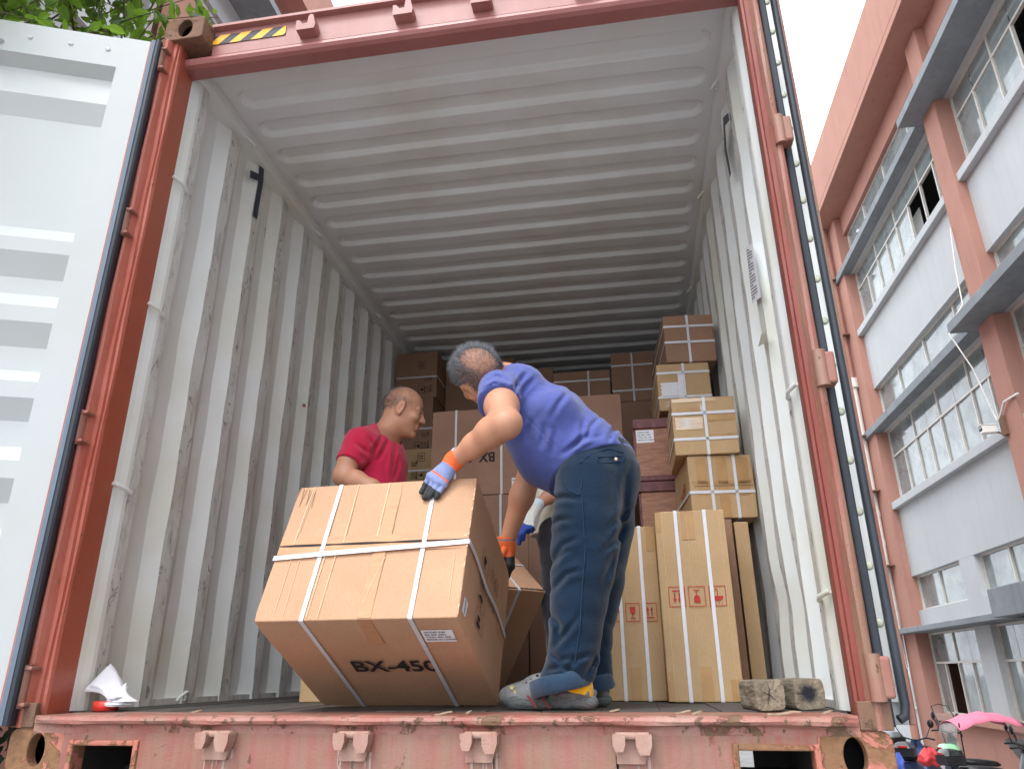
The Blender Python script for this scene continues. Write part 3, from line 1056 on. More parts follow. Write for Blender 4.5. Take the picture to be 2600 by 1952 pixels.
def right_building():
    b = empty('factory_building', (5.5, 8, -1.5), label='pink and grey factory building with long window bands and concrete awnings, right of the container', cat='building')
    inv = Vector((-5.5, -8, 1.5))

    def B(f, nm, m_, bev=0.0):
        mb = MB()
        f(mb)
        mb.v = [tuple(Vector(v) + inv) for v in mb.v]
        return mb.build(nm, m_, b, bevel=bev)
    X = 5.5
    Y0, Y1 = -9.0, 12.3
    bays = [(7.63, 12.3), (2.93, 7.2), (-1.77, 2.5), (-6.47, -2.2)]
    cols = [(12.3, 12.93), (7.2, 7.63), (2.5, 2.93), (-2.2, -1.77), (-6.9, -6.47)]
    XB = X + 0.22
    SO = 0.13                                           # window recess

    def wall(mb):
        for y0, y1 in bays:
            e = 0.0
            for z0, z1, mi in ((-1.5, -0.66, 0), (2.72, 2.995, 1) if False else (1.66, 2.86, 1), (5.24, 6.38, 1), (8.76, 9.3, 0), (0.80, 1.075, 1)):
                mb.box((X, y0, z0), (XB, y1, z1), mi)
            pier = (y1 - 2.63, y1 - 2.10)
            mb.box((X + 0.002, pier[0], 1.0752), (XB, pier[1], 1.6598), 1)
            mb.box((X + 0.002, pier[0], -0.56), (XB, pier[1], 0.70), 1)
        mb.box((X - 0.02, 12.93, -1.5), (X + 2.5, 13.0, 9.2), 0)
        mb.box((5.95, 13.001, -1.5), (6.2, 26, 9.2), 1)
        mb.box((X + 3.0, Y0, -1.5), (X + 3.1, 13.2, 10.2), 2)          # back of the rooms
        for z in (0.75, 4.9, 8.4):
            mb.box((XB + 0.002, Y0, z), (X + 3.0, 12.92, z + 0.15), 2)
        mb.box((X + 0.03, Y0, 9.31), (X + 9, 13, 9.5), 0)
        mb.box((XB + 0.002, -9.0, -1.5), (X + 9, -8.8, 9.3), 0)
    B(wall, 'wall', [M['pinkw'], M['greyw'], M['room']])
    for y0, y1 in cols:
        B(lambda mb: mb.box((5.362, y0, -1.5), (X + 0.25, y1, 9.198)), 'column', M['pinkw'], 0.012)

    def parapet(mb):
        mb.box((5.02, Y0, 9.20), (X + 0.5, 12.97, 9.33))
        mb.box((5.02, Y0, 9.331), (5.20, 12.97, 10.42))
    B(parapet, 'parapet', M['pinkw'], 0.01)
    for i, (y0, y1) in enumerate(bays):
        xa = 5.30 if i == 0 else 5.05
        ya, yb = (y0 + 0.14, y1 + 0.52) if i == 0 else (y0 - 0.25, y1 + 0.56)
        for z in (4.35, 7.82):
            B(lambda mb: mb.box((xa, ya, z), (X - 0.002, yb, z + 0.135)), 'awning', M['conc'], 0.006)
            B(lambda mb: mb.box((X + 0.0, y0, z + 0.002), (XB, y1, z + 0.133)), 'lintel', M['greyw'])
        for z in (2.86, 6.385):
            B(lambda mb: mb.box((X - 0.10, y0 - 0.012, z), (XB, y1 + 0.012 if i else y1 + 0.04, z + 0.13)), 'sill', M['greyw'], 0.006)
        B(lambda mb: mb.box((X - 0.10, y0, -0.66), (XB, y1, -0.565)), 'sill', M['pinkw'], 0.006)
        xc = 5.20 if i == 0 else 5.0
        B(lambda mb: mb.box((xc, y0 + (0.2 if i == 0 else -0.2), 0.705), (X - 0.002 + 0.2, y1 + (0.55 if i == 0 else 0.66 if i > 1 else 1.12), 0.79 if i == 0 else 1.05)), 'canopy', M['conc'], 0.008)
        w = y1 - y0
        sp = [y0 + w * t for t in (0.22, 0.49, 0.76)]
        s6 = [y0 + w * t for t in (0.115, 0.235, 0.36, 0.49, 0.61, 0.73, 0.865)]
        open3 = ((1, 0), (2, 0)) if i == 0 else ((4, 0),)
        window(b, 0, 1, 0, 1, 0, 1, [], []) if False else None
        for (z0, z1, tr, vs, sk) in ((6.52, 7.82, [7.43], s6, open3), (2.995, 4.352, [3.85], s6, ()), (7.957, 8.76, [], sp, ()), (4.487, 5.24, [], sp, ())):
            ww = window(b, X + SO, -1, y0, y1, z0, z1, vs, tr, sk)
            ww.location = inv
        pier = (y1 - 2.63, y1 - 2.10)
        for a, c_, ms in ((pier[1], y1, [y1 - 1.0]), (y0, pier[0], [y0 + 1.15])):
            ww = window(b, X + SO, -1, a, c_, 1.076, 1.659, ms, [])
            ww.location = inv
            ww = window(b, X + SO, -1, a, c_, -0.565, 0.70, [a + (c_ - a) * t for t in (0.27, 0.52, 0.78)], [0.22], ((2, 0),) if a > y0 else ())
            ww.location = inv
        # blinds hung inside some panes
        def bl(mb):
            k = [y0] + s6 + [y1]
            for j in ((3, 4, 5, 6, 7, 0) if i == 0 else (1, 2, 6)):
                mb.box((X + SO + 0.16, k[j] + 0.03, 6.60), (X + SO + 0.17, k[j + 1] - 0.03, 7.40))
            for j in ((1, 2, 4, 5, 6) if i == 0 else (1, 2, 5)):
                mb.box((X + SO + 0.30, k[j] + 0.03, 3.06), (X + SO + 0.31, k[j + 1] - 0.03, 3.8 - 0.2 * (j % 3)))
            for z0, z1 in ((4.55, 5.15), (8.0, 8.7)):
                mb.box((X + SO + 0.25, y0 + 0.05, z0), (X + SO + 0.26, y1 - 0.05, z1))
        B(bl, 'blind', M['curtain'])
    # far wing
    for z0 in (6.5, 3.0, -0.6):
        ww = window(b, 5.949, -1, 13.4, 17.5, z0, z0 + 1.4, [14.4, 15.4, 16.4], [z0 + 0.95])
        ww.location = inv
        B(lambda mb: mb.box((5.7, 13.02, z0 + 1.45), (5.948, 18, z0 + 1.58)), 'awning', M['conc'])
    # drain pipe: pink above, white below, with collar and bands
    pp = [(5.27, 12.78, 9.18), (5.27, 12.80, 5.60)]
    B(lambda mb: mb.tube(pp, 0.075, 14), 'drain_pipe', M['pinkw'])

    def white_pipe(mb):
        mb.tube([(5.27, 12.80, 5.52), (5.27, 12.92, 1.5), (5.27, 12.95, 0.15)], 0.085, 14)
        mb.tube([(5.27, 12.80, 5.66), (5.27, 12.803, 5.46)], 0.125, 14)
        mb.tube([(5.27, 12.90, 2.4), (5.27, 12.903, 2.3)], 0.095, 14)
        mb.tube([(5.27, 12.88, 2.95), (5.27, 12.883, 2.85)], 0.095, 14)
    B(white_pipe, 'drain_pipe', M['pvc'])
    B(lambda mb: [mb.box((5.17, 12.62, z), (5.37, 12.98, z + 0.02)) for z in (7.9, 6.6, 4.4, 3.3, 1.9)], 'pipe_bracket', M['rust'])
    B(lambda mb: mb.tube([(5.27, 12.96, 0.14), (5.27, 12.98, -1.4)], 0.07, 12), 'drain_pipe', M['pinkw'])
    # hanging white cable
    B(lambda mb: mb.tube([(5.34, 7.60, 5.9), (5.30, 7.66, 5.3), (5.30, 7.72, 4.75), (5.10, 7.70, 4.50), (5.05, 7.74, 4.34), (5.20, 7.68, 3.8), (5.30, 7.62, 3.05)], 0.009, 8), 'cable', M['pvc'])
    B(lambda mb: mb.tube([(5.33, 7.62, 3.06), (5.33, 7.40, 3.22), (5.36, 7.1, 3.22)], 0.013, 8), 'conduit', M['pvc'])

    cm = empty('security_camera', (5.25, 7.72, 2.96), label='small white twin-lens security camera on the pink column of the factory', cat='security camera')
    mb = MB()
    mb.box((-0.12, -0.05, -0.045), (0.06, 0.05, 0.05))
    mb.box((-0.14, -0.056, 0.05), (0.07, 0.056, 0.062))
    mb.build('housing', M['pvc'], cm, bevel=0.012)
    for y in (-0.022, 0.022):
        mb = MB()
        Mx = Matrix.Translation((-0.121, y, 0.005)) @ Matrix.Rotation(R(-90), 4, 'Y')
        mb.lathe([(0.02, 0.0), (0.02, 0.006), (0.012, 0.007), (0.0, 0.003)], Mx, 14)
        mb.build('lens', M['black'], cm)
    mb = MB()
    mb.tube([(0.05, -0.01, -0.03), (0.08, -0.08, -0.08), (0.10, -0.12, -0.02)], 0.014, 8)
    mb.box((0.07, -0.20, -0.12), (0.115, -0.09, 0.12))
    mb.build('bracket', M['rust'], cm)


right_building()
for o_ in [o for o in C.objects if o.parent is None and o.name in ('factory_building', 'security_camera')]:      # true size: storeys of 4.6 m
    o_.scale = (1.35,) * 3
    o_.location = Vector(CAM) + (o_.location - Vector(CAM)) * 1.35


def left_building():
    b = empty('neighbouring_building', (-5, 6, -1.5), label='pink building with blue-shaded awning and white window frames above the hedge, left behind the container', cat='building')
    inv = Vector((5, -6, 1.5))

    def B(f, nm, m_, bev=0.0):
        mb = MB()
        f(mb)
        mb.v = [tuple(Vector(v) + inv) for v in mb.v]
        return mb.build(nm, m_, b, bevel=bev)
    X = -5.0

    def wall(mb):
        mb.box((X - 0.25, -4, -1.5), (X, 24, 4.6), 0)
        mb.box((X - 0.25, -4, 4.6), (X, 24, 6.7), 1)
        mb.box((X - 0.25, -4, 9.32), (X, 24, 9.83), 1)
        mb.box((X - 0.25, -4, 9.97), (X, 24, 11.3), 0)
        mb.box((X - 3, -4, -1.5), (X - 2.9, 24, 11), 2)
        mb.box((X - 0.25, 24, -1.5), (X, 24.3, 11.3), 0)
        for y in (-0.4, 4.2, 8.8, 13.4, 18.0):
            mb.box((X + 0.002, y, -1.5), (X + 0.14, y + 0.42, 9.82), 0)
        mb.box((X - 8, -4, 11.31), (X - 0.02, 24.3, 11.5), 0)
    B(wall, 'wall', [M['pinkw'], M['greyw'], M['room']])
    B(lambda mb: mb.box((X + 0.002, -4, 9.83), (X + 0.62, 24, 9.96)), 'awning', M['conc'])
    B(lambda mb: (mb.box((X - 0.2, -4, 11.30), (X + 0.45, 24.3, 11.42)), mb.box((X + 0.27, -4, 11.421), (X + 0.45, 24.3, 12.5))), 'parapet', M['pinkw'])
    B(lambda mb: mb.box((X - 0.2, -4, 6.7), (X + 0.12, 24, 6.85)), 'sill', M['greyw'])
    k = 0
    for y0 in (-0.0, 4.62, 9.22, 13.82):
        ww = window(b, X - 0.12, 1, y0, y0 + 4.18, 6.85, 9.32, [y0 + 0.85, y0 + 1.7, y0 + 2.55, y0 + 3.4], [8.35], ((2, 0),), bar=0.08)
        ww.location = inv


left_building()


# ================================================================== climbing hedge left of the container
def leaf_cloud(name, P, Nrm, size, mat, parent, rng, droop=0.35, label=None):
    """leaf-shaped blades (two halves folded along the midrib) at points P"""
    n = len(P)
    d = rng.normal(size=(n, 3)) * 0.7 + Nrm
    d[:, 2] -= droop
    d /= np.linalg.norm(d, axis=1)[:, None]
    up = rng.normal(size=(n, 3)) * 0.6 + np.array([0, 0, 1.0]) + Nrm * 0.3
    side = np.cross(d, up)
    side /= np.linalg.norm(side, axis=1)[:, None] + 1e-9
    up = np.cross(side, d)
    L = size * rng.uniform(0.6, 1.35, n)[:, None]
    W = L * rng.uniform(0.22, 0.32, n)[:, None]
    base = P
    a = P + d * L * 0.35 + side * W + up * L * 0.07
    b = P + d * L * 0.35 - side * W + up * L * 0.07
    c = P + d * L * 0.72 + side * W * 0.8 + up * L * 0.02
    e = P + d * L * 0.72 - side * W * 0.8 + up * L * 0.02
    mid1 = P + d * L * 0.35 - up * L * 0.02
    mid2 = P + d * L * 0.72 - up * L * 0.05
    tip = P + d * L - up * L * 0.10
    V = np.stack([base, a, b, c, e, mid1, mid2, tip], 1).reshape(-1, 3)
    o = (np.arange(n) * 8)[:, None]
    F = np.concatenate([o + np.array(q) for q in ([0, 1, 5, 5], [0, 5, 2, 2], [1, 3, 6, 5], [5, 6, 4, 2], [3, 7, 6, 6], [6, 7, 4, 4])])
    tri = np.concatenate([o + np.array(q) for q in ([0, 1, 5], [0, 5, 2], [1, 3, 6], [1, 6, 5], [5, 6, 4], [5, 4, 2], [3, 7, 6], [6, 7, 4])])
    ob = np_mesh(name, V, tri, mat, parent, smooth=False)
    return ob


def leaf_mat(name, dark, light, trans=0.35):
    m, n, l, p = nodes_of(name)
    g = n.new('ShaderNodeNewGeometry')
    c = mixc(n, l, ramp(n, l, g.outputs['Random Per Island'], 0.1, 0.95), dark, light)
    l.new(c, p.inputs['Base Color'])
    p.inputs['Roughness'].default_value = 0.42
    tr = n.new('ShaderNodeBsdfTranslucent')
    l.new(mixc(n, l, 0.5, c, (light[0] * 1.6, light[1] * 1.5, light[2] * 0.8)), tr.inputs['Color'])
    ms = n.new('ShaderNodeMixShader')
    ms.inputs[0].default_value = trans
    l.new(p.outputs[0], ms.inputs[1])
    l.new(tr.outputs[0], ms.inputs[2])
    out = n['Material Output']
    l.new(ms.outputs[0], out.inputs[0])
    return m


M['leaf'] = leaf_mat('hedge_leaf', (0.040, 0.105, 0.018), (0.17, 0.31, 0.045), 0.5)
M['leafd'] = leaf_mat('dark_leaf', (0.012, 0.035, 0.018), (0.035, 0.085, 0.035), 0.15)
M['bark'] = simple('bark', (0.12, 0.095, 0.075), 0.9, 0.3, 20, bumps=0.4)


def hedge():
    rng = np.random.default_rng(5)
    t = empty('climbing_hedge', (-2.9, 2, -1.5), label='leafy green climbing hedge growing between the left door and the pink building', cat='hedge')
    inv = np.array([2.9, -2, 1.5])
    # long arching shoots carry the leaves of the upper part
    tw = MB()
    P, Nn = [], []
    for i in range(230):
        y = rng.uniform(-0.8, 1.45)
        x = -2.75 + rng.normal() * 0.28
        z = 3.05 + 0.85 * max(y, -0.2) + rng.uniform(-0.9, 0.9)
        d = np.array([rng.uniform(-0.1, 0.9), rng.uniform(-0.9, 0.5), rng.uniform(0.15, 1.1)])
        d /= np.linalg.norm(d)
        L = rng.uniform(0.8, 1.7)
        pts = []
        p = np.array([x, y, z])
        for k in range(9):
            pts.append(p.copy())
            d = d + np.array([0.03, 0, -0.075]) * L + rng.normal(size=3) * 0.05
            d /= np.linalg.norm(d)
            p = p + d * L / 8
        if max(q[0] for q in pts) > -1.55 or max(q[1] for q in pts if q[2] > 0) > 1.60: continue
        tw.tube([q + inv for q in pts], [0.007 - 0.0006 * k for k in range(9)], 5, caps=False)
        for k in range(34):
            s = rng.uniform(0.12, 1.0) * 8
            j = min(int(s), 7)
            q = pts[j] + (pts[j + 1] - pts[j]) * (s - j)
            P.append(q + rng.normal(size=3) * 0.015)
            Nn.append(rng.normal(size=3) * 0.8 + (pts[j + 1] - pts[j]) * 4)
    tw.build('shoots', M['bark'], t)
    P, Nn = np.array(P) + inv, np.array(Nn)
    leaf_cloud('spray_leaves', P, Nn, 0.085, M['leaf'], t, rng, 0.3)
    # dense body, uneven outline with gaps
    n = 20000
    q = np.stack([rng.normal(size=n) * 0.30 - 2.95, rng.uniform(-0.9, 5.5, n), rng.uniform(-1.45, 3.3, n)], 1)
    den = np.sin(q[:, 1] * 5.3 + 1) * np.sin(q[:, 2] * 4.1) + 0.6 * np.sin(q[:, 1] * 11 + q[:, 2] * 7) + 0.5 * np.sin(q[:, 0] * 9 + q[:, 2] * 3)
    top = 2.25 + 0.42 * np.clip(q[:, 1], 0, 9) + 0.3 * np.sin(q[:, 1] * 3.1)
    keep = (den > -0.75 + 0.3 * rng.normal(size=n)) & (q[:, 2] < top + 0.25 * rng.normal(size=n))
    q = q[keep]
    nn = np.stack([np.sign(q[:, 0] + 2.95) * 0.6, rng.normal(size=len(q)) * 0.3, 0.2 * np.ones(len(q))], 1)
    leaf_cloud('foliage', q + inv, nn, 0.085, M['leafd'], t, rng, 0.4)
    st = MB()
    for i in range(26):
        y = rng.uniform(-0.8, 5.2)
        p = np.array([-2.95 + rng.normal() * 0.12, y, -1.5])
        pts = []
        for k in range(8):
            pts.append(p + inv)
            p = p + np.array([rng.normal() * 0.06, rng.normal() * 0.12, 0.55])
        st.tube(pts, [0.022 - 0.002 * k for k in range(8)], 6)
    st.build('stems', M['bark'], t)


hedge()


# ================================================================== scooters parked by the factory
def scooter(loc, heading, body, lid, label, canopy=False, scale=1.0, apron=False, shield=False):
    s = empty('scooter', loc, (0, 0, heading), label, 'scooter', 'scooters parked along the factory wall')
    s.scale = (scale,) * 3
    paint = simple('scooter_paint_' + label.split()[0], body, 0.25, 0.1, 4, spec=0.6)
    blk = simple('scooter_black_plastic', (0.018, 0.018, 0.02), 0.35, 0.3, 8)
    chrome = simple('scooter_chrome', (0.6, 0.6, 0.62), 0.2, 0.1, 8, metal=0.9)

    def loft(nm, secs, m_, bev=0):
        """secs: (x, z centre, half width, half height)"""
        mb = MB()
        n = 14
        vs = []
        for x, z, w, h in secs:
            for k in range(n):
                t = 2 * math.pi * k / n
                c_, q = math.cos(t), math.sin(t)
                vs.append((x, math.copysign(abs(c_) ** 0.7, c_) * w, z + math.copysign(abs(q) ** 0.7, q) * h))
        fs = [(i * n + k, i * n + (k + 1) % n, (i + 1) * n + (k + 1) % n, (i + 1) * n + k) for i in range(len(secs) - 1) for k in range(n)]
        mb.add(vs, fs, 0, True)
        e = (len(secs) - 1) * n
        mb.add(vs, [tuple(range(n))[::-1], tuple(range(e, e + n))])
        return mb.build(nm, m_, s, recalc=True)
    loft('body', [(-0.78, 0.68, 0.05, 0.03), (-0.68, 0.66, 0.13, 0.09), (-0.45, 0.60, 0.17, 0.14), (-0.18, 0.54, 0.16, 0.14), (-0.02, 0.40, 0.13, 0.10), (0.15, 0.30, 0.13, 0.05), (0.33, 0.30, 0.14, 0.05)], paint)
    loft('seat', [(-0.66, 0.775, 0.06, 0.02), (-0.60, 0.785, 0.14, 0.045), (-0.3, 0.765, 0.155, 0.05), (-0.08, 0.745, 0.12, 0.045), (0.0, 0.73, 0.05, 0.02)], blk)
    loft('front_shield', [(0.30, 0.32, 0.15, 0.05), (0.36, 0.50, 0.17, 0.12), (0.44, 0.70, 0.15, 0.14), (0.47, 0.88, 0.11, 0.08), (0.45, 0.97, 0.08, 0.03)], paint)
    mb = MB()
    mb.tube([(0.36, -0.34, 1.02), (0.42, -0.2, 1.04), (0.46, -0.05, 1.0), (0.46, 0.05, 1.0), (0.42, 0.2, 1.04), (0.36, 0.34, 1.02)], [0.018, 0.014, 0.014, 0.014, 0.014, 0.018], 8)
    mb.tube([(0.46, 0, 1.0), (0.50, 0, 0.6), (0.58, 0, 0.26)], 0.028, 8)
    mb.build('handlebar', blk, s)
    for sy in (-1, 1):
        mb = MB()
        mb.tube([(0.40, sy * 0.20, 1.04), (0.42, sy * 0.26, 1.16), (0.42, sy * 0.30, 1.24)], 0.008, 6)
        Mx = Matrix.Translation((0.42, sy * 0.31, 1.28)) @ Matrix.Rotation(R(90), 4, 'Y') @ Matrix.Scale(1.35, 4, (1, 0, 0))
        mb.lathe([(0.0, -0.02), (0.04, -0.014), (0.055, 0.0), (0.04, 0.01), (0.0, 0.012)], Mx, 14)
        mb.build('mirror', blk, s)
    for x in (0.60, -0.52):
        mb = MB()
        Mx = Matrix.Translation((x, 0, 0.22)) @ Matrix.Rotation(R(90), 4, 'X')
        mb.lathe([(0.12, -0.05), (0.20, -0.055), (0.22, -0.03), (0.22, 0.03), (0.20, 0.055), (0.12, 0.05)], Mx, 24)
        w = mb.build('wheel', blk, s)
        mb = MB()
        mb.lathe([(0.0, -0.035), (0.125, -0.03), (0.125, 0.03), (0.0, 0.035)], Mx, 20)
        mb.build('rim', chrome, w)
    mb = MB()
    Mx = Matrix.Translation((0.52, 0, 0.88)) @ Matrix.Rotation(R(80), 4, 'Y')
    mb.lathe([(0.0, 0.035), (0.05, 0.03), (0.075, 0.0), (0.06, -0.04), (0.0, -0.05)], Mx, 16)
    mb.build('headlight', chrome, s)
    # top box with lid
    mb = MB()
    zb = 0.83
    poly = [(-0.20, 0), (0.16, 0), (0.20, 0.03), (0.21, 0.17), (-0.21, 0.17), (-0.21, 0.04)]
    q_ = 0.76
    poly = [(a * q_, b * q_) for a, b in poly]
    mb.prism(poly, lambda a, b, t: (-0.80 + t * q_, a, zb + b), -0.17, 0.20)
    tb = mb.build('top_box', blk, s, bevel=0.02, seg=3)
    n = 10
    vs = []
    for i in range(7):
        u = i / 6
        for k in range(n + 1):
            v = k / n
            y = -0.205 + 0.41 * v
            h = 0.115 * (1 - abs(2 * v - 1) ** 3.2) ** 0.6 * (1 - abs(2 * u - 1) ** 4) ** 0.5
            vs.append((-0.80 + (-0.175 + 0.38 * u) * 0.76, y * 0.76, zb + (0.175 + h) * 0.76))
    mb = MB()
    mb.add(vs, [(i * (n + 1) + k, i * (n + 1) + k + 1, (i + 1) * (n + 1) + k + 1, (i + 1) * (n + 1) + k) for i in range(6) for k in range(n)], 0, True)
    mb.build('lid', simple('lid_' + label.split()[0], lid, 0.18, 0.08, 5, spec=0.7), tb, recalc=True)
    mb = MB()
    mb.box((-0.950, -0.075, zb + 0.135), (-0.930, 0.075, zb + 0.170))
    mb.build('rear_light', simple('red_lens', (0.45, 0.03, 0.02), 0.2, 0.1, 10), tb, bevel=0.008)
    mb = MB()
    mb.box((-0.86, -0.085, 0.47), (-0.85, 0.085, 0.57))
    mb.build('number_plate', simple('yellow_plate', (0.70, 0.50, 0.08), 0.5, 0.05, 10), s)
    if shield:
        cg = bpy.data.materials.get('clear_vinyl') or glass_mat('clear_vinyl', (0.75, 0.74, 0.72), 0.12, 0.18)
        mb = MB()
        mb.grid(np.array([[(0.52 - 0.16 * i / 6 - 0.05 * (k / 6 - 0.5) ** 2, -0.24 + 0.48 * k / 6, 0.95 + 0.50 * i / 6) for k in range(7)] for i in range(7)]))
        mb.build('windshield', cg, s)
        mb = MB()
        mb.tube([(0.50, -0.245, 0.95), (0.44, -0.245, 1.2), (0.35, -0.22, 1.46), (0.34, 0.0, 1.50), (0.35, 0.22, 1.46), (0.44, 0.245, 1.2), (0.50, 0.245, 0.95)], 0.010, 6)
        mb.build('windshield_frame', blk, s)
    if canopy:
        pk = simple('pink_canopy_cloth', (0.72, 0.20, 0.30), 0.6, 0.14, 7, stretch=(1, 4, 1))
        n, mrow = 18, 9
        vs = []
        for i in range(n + 1):
            u = i / n
            x = -0.72 + 1.10 * u
            zc = 1.26 + 0.28 * math.sin(math.pi * (0.16 + 0.62 * u))
            for k in range(mrow):
                v = -1 + 2 * k / (mrow - 1)
                hw = 0.36 * (1 - 0.25 * u)
                vs.append((x, v * hw, zc - 0.13 * v * v - 0.02 * abs(math.sin(u * 12.5))))
        mb = MB()
        mb.add(vs, [(i * mrow + k, i * mrow + k + 1, (i + 1) * mrow + k + 1, (i + 1) * mrow + k) for i in range(n) for k in range(mrow - 1)], 0, True)
        cp = mb.build('canopy', pk, s)
        sd = cp.modifiers.new('thick', 'SOLIDIFY')
        sd.thickness = 0.006
        mb = MB()
        for v in (-1, 1):
            for u0, xe, ze in ((0.03, -0.66, 0.88), (0.97, 0.52, 0.95)):
                x = -0.72 + 1.10 * u0
                mb.tube([(x, v * 0.30, 1.38), ((x + xe) / 2 + (0.10 if u0 > 0.5 else -0.02), v * 0.30, 1.18), (xe, v * 0.22, ze)], 0.011, 6)
        mb.build('canopy_frame', blk, s)
        cg = bpy.data.materials.get('clear_vinyl') or glass_mat('clear_vinyl', (0.75, 0.74, 0.72), 0.12, 0.18)
        for x0, x1, z0, z1 in ((0.36, 0.52, 1.40, 0.92), (-0.70, -0.66, 1.36, 0.90)):
            mb = MB()
            g = []
            for i in range(7):
                u = i / 6
                g.append([(x0 + (x1 - x0) * u + 0.12 * math.sin(u * math.pi) * (1 if x0 > 0 else -0.6), -0.28 + 0.56 * k / 6, z0 + (z1 - z0) * u) for k in range(7)])
            mb.grid(np.array(g))
            mb.build('windshield', cg, s)
    if apron:
        mb = MB()
        g = []
        for i in range(9):
            u = i / 8
            g.append([(0.42 + 0.18 * math.sin(u * 2.4) + 0.02 * math.sin(k * 2.3 + u * 6), -0.40 + 0.8 * k / 10, 1.10 - 0.75 * u + 0.03 * math.sin(k * 1.7)) for k in range(11)])
        mb.grid(np.array(g))
        mb.build('wind_apron', simple('silver_cover_cloth', (0.48, 0.50, 0.53), 0.45, 0.2, 9, bumps=0.3), s)
    return s


sB = at(2408, 1908, 9.95)
scooter((sB[0] + 0.65, sB[1] + 0.09, -1.7), R(8), (0.03, 0.035, 0.04), (0.30, 0.66, 0.36), 'black scooter with pink rain canopy and a green-lidded top box', canopy=True, apron=True, scale=0.82)
sA = at(2297, 1902, 10.2)
scooter((sA[0] + 0.28, sA[1] + 0.58, -1.7), R(64), (0.03, 0.06, 0.16), (0.05, 0.05, 0.055), 'dark scooter with black top box, next to the container post', scale=0.82)
sE = at(2268, 1868, 11.6)
scooter((sE[0] + 0.62, sE[1] + 0.25, -1.7), R(22), (0.05, 0.06, 0.09), (0.14, 0.145, 0.15), 'grey-lidded scooter with a clear windshield, half behind the container post', scale=0.86, shield=True)
sD = at(2490, 1935, 9.1)
scooter((sD[0] + 0.25, sD[1] - 0.05, -1.7), R(10), (0.012, 0.012, 0.014), (0.02, 0.022, 0.022), 'glossy black scooter in front of the canopied one', scale=0.84)


def cloth_bag(name, c, w, h, m_, label, cat, seed):
    rng = np.random.default_rng(seed)
    o = empty(name, c, (0, 0, 0), label, cat)
    n = 18
    ph = rng.uniform(0, 6, 8)
    V = []
    for i in range(n):
        v = i / (n - 1)
        prof = (0.35 + 0.75 * math.sin(min(1, v * 1.25) * math.pi * 0.62)) * (1 if v < 0.93 else 0.75)
        for k in range(28):
            t = 2 * math.pi * k / 28
            r_ = w / 2 * prof * (1 + 0.13 * math.sin(3 * t + ph[0] + v * 3) + 0.08 * math.sin(7 * t + ph[1] - v * 5) + 0.05 * math.sin(11 * t + ph[2]) + 0.10 * math.sin(4 * t + 9 * v) * math.sin(2 * t - 6 * v))
            V.append((r_ * math.cos(t), r_ * 0.7 * math.sin(t), h * (0.5 - v) + 0.02 * math.sin(5 * t + ph[3])))
    F = [(i * 28 + k, i * 28 + (k + 1) % 28, (i + 1) * 28 + (k + 1) % 28, (i + 1) * 28 + k) for i in range(n - 1) for k in range(28)]
    mb = MB()
    mb.add(V, F, 0, True)
    e = (n - 1) * 28
    mb.add(V, [tuple(range(28)), tuple(range(e, e + 28))[::-1]])
    mb.build('bag', m_, o, recalc=True)
    return o


cloth_bag('cloth_bag', at(2360, 1920, 9.5), 0.27, 0.20, simple('red_nylon', (0.62, 0.05, 0.06), 0.5, 0.15, 14, bumps=0.4), 'crumpled red cloth bag hanging behind the green-lidded top box', 'bag', 3)
cloth_bag('cloth_bag', at(2283, 1933, 9.6), 0.11, 0.20, simple('blue_nylon', (0.08, 0.14, 0.55), 0.5, 0.15, 14, bumps=0.4), 'crumpled blue cloth bag low beside the container corner', 'bag', 8)

# ================================================================== cartons and crates

M['kraft4'] = cardboard('dimmed_kraft_cardboard', (0.36, 0.205, 0.140))  # kraft darkened in colour for the dim back stacks


def face_fn(dims, face, off=0.0012):
    w, d, h = dims
    if face == 'front': return lambda u, v, o=0.0: (-w / 2 + u, -d / 2 - off - o, -h / 2 + v)
    if face == 'top': return lambda u, v, o=0.0: (-w / 2 + u, -d / 2 + v, h / 2 + off + o)
    if face == 'right': return lambda u, v, o=0.0: (w / 2 + off + o, -d / 2 + u, -h / 2 + v)
    if face == 'left': return lambda u, v, o=0.0: (-w / 2 - off - o, d / 2 - u, -h / 2 + v)


def flat(mb, fn, pts, o=0.0, mi=0):
    mb.add([fn(u, v, o) for u, v in pts], [tuple(range(len(pts)))], mi)


def rect(mb, fn, u0, v0, u1, v1, o=0.0, mi=0):
    flat(mb, fn, [(u0, v0), (u1, v0), (u1, v1), (u0, v1)], o, mi)


def lettering(mb, fn, s, u, v, size, rot=0.0, bold=0.0, o=0.0, mi=0, align='LEFT', sx=1.0, shear=0.0):
    vs, fs = text_geo(s, size, bold, align, 1.0, shear)
    c_, q = math.cos(rot), math.sin(rot)
    mb.add([fn(u + (x * sx) * c_ - y * q, v + (x * sx) * q + y * c_, o) for x, y in vs], fs, mi)


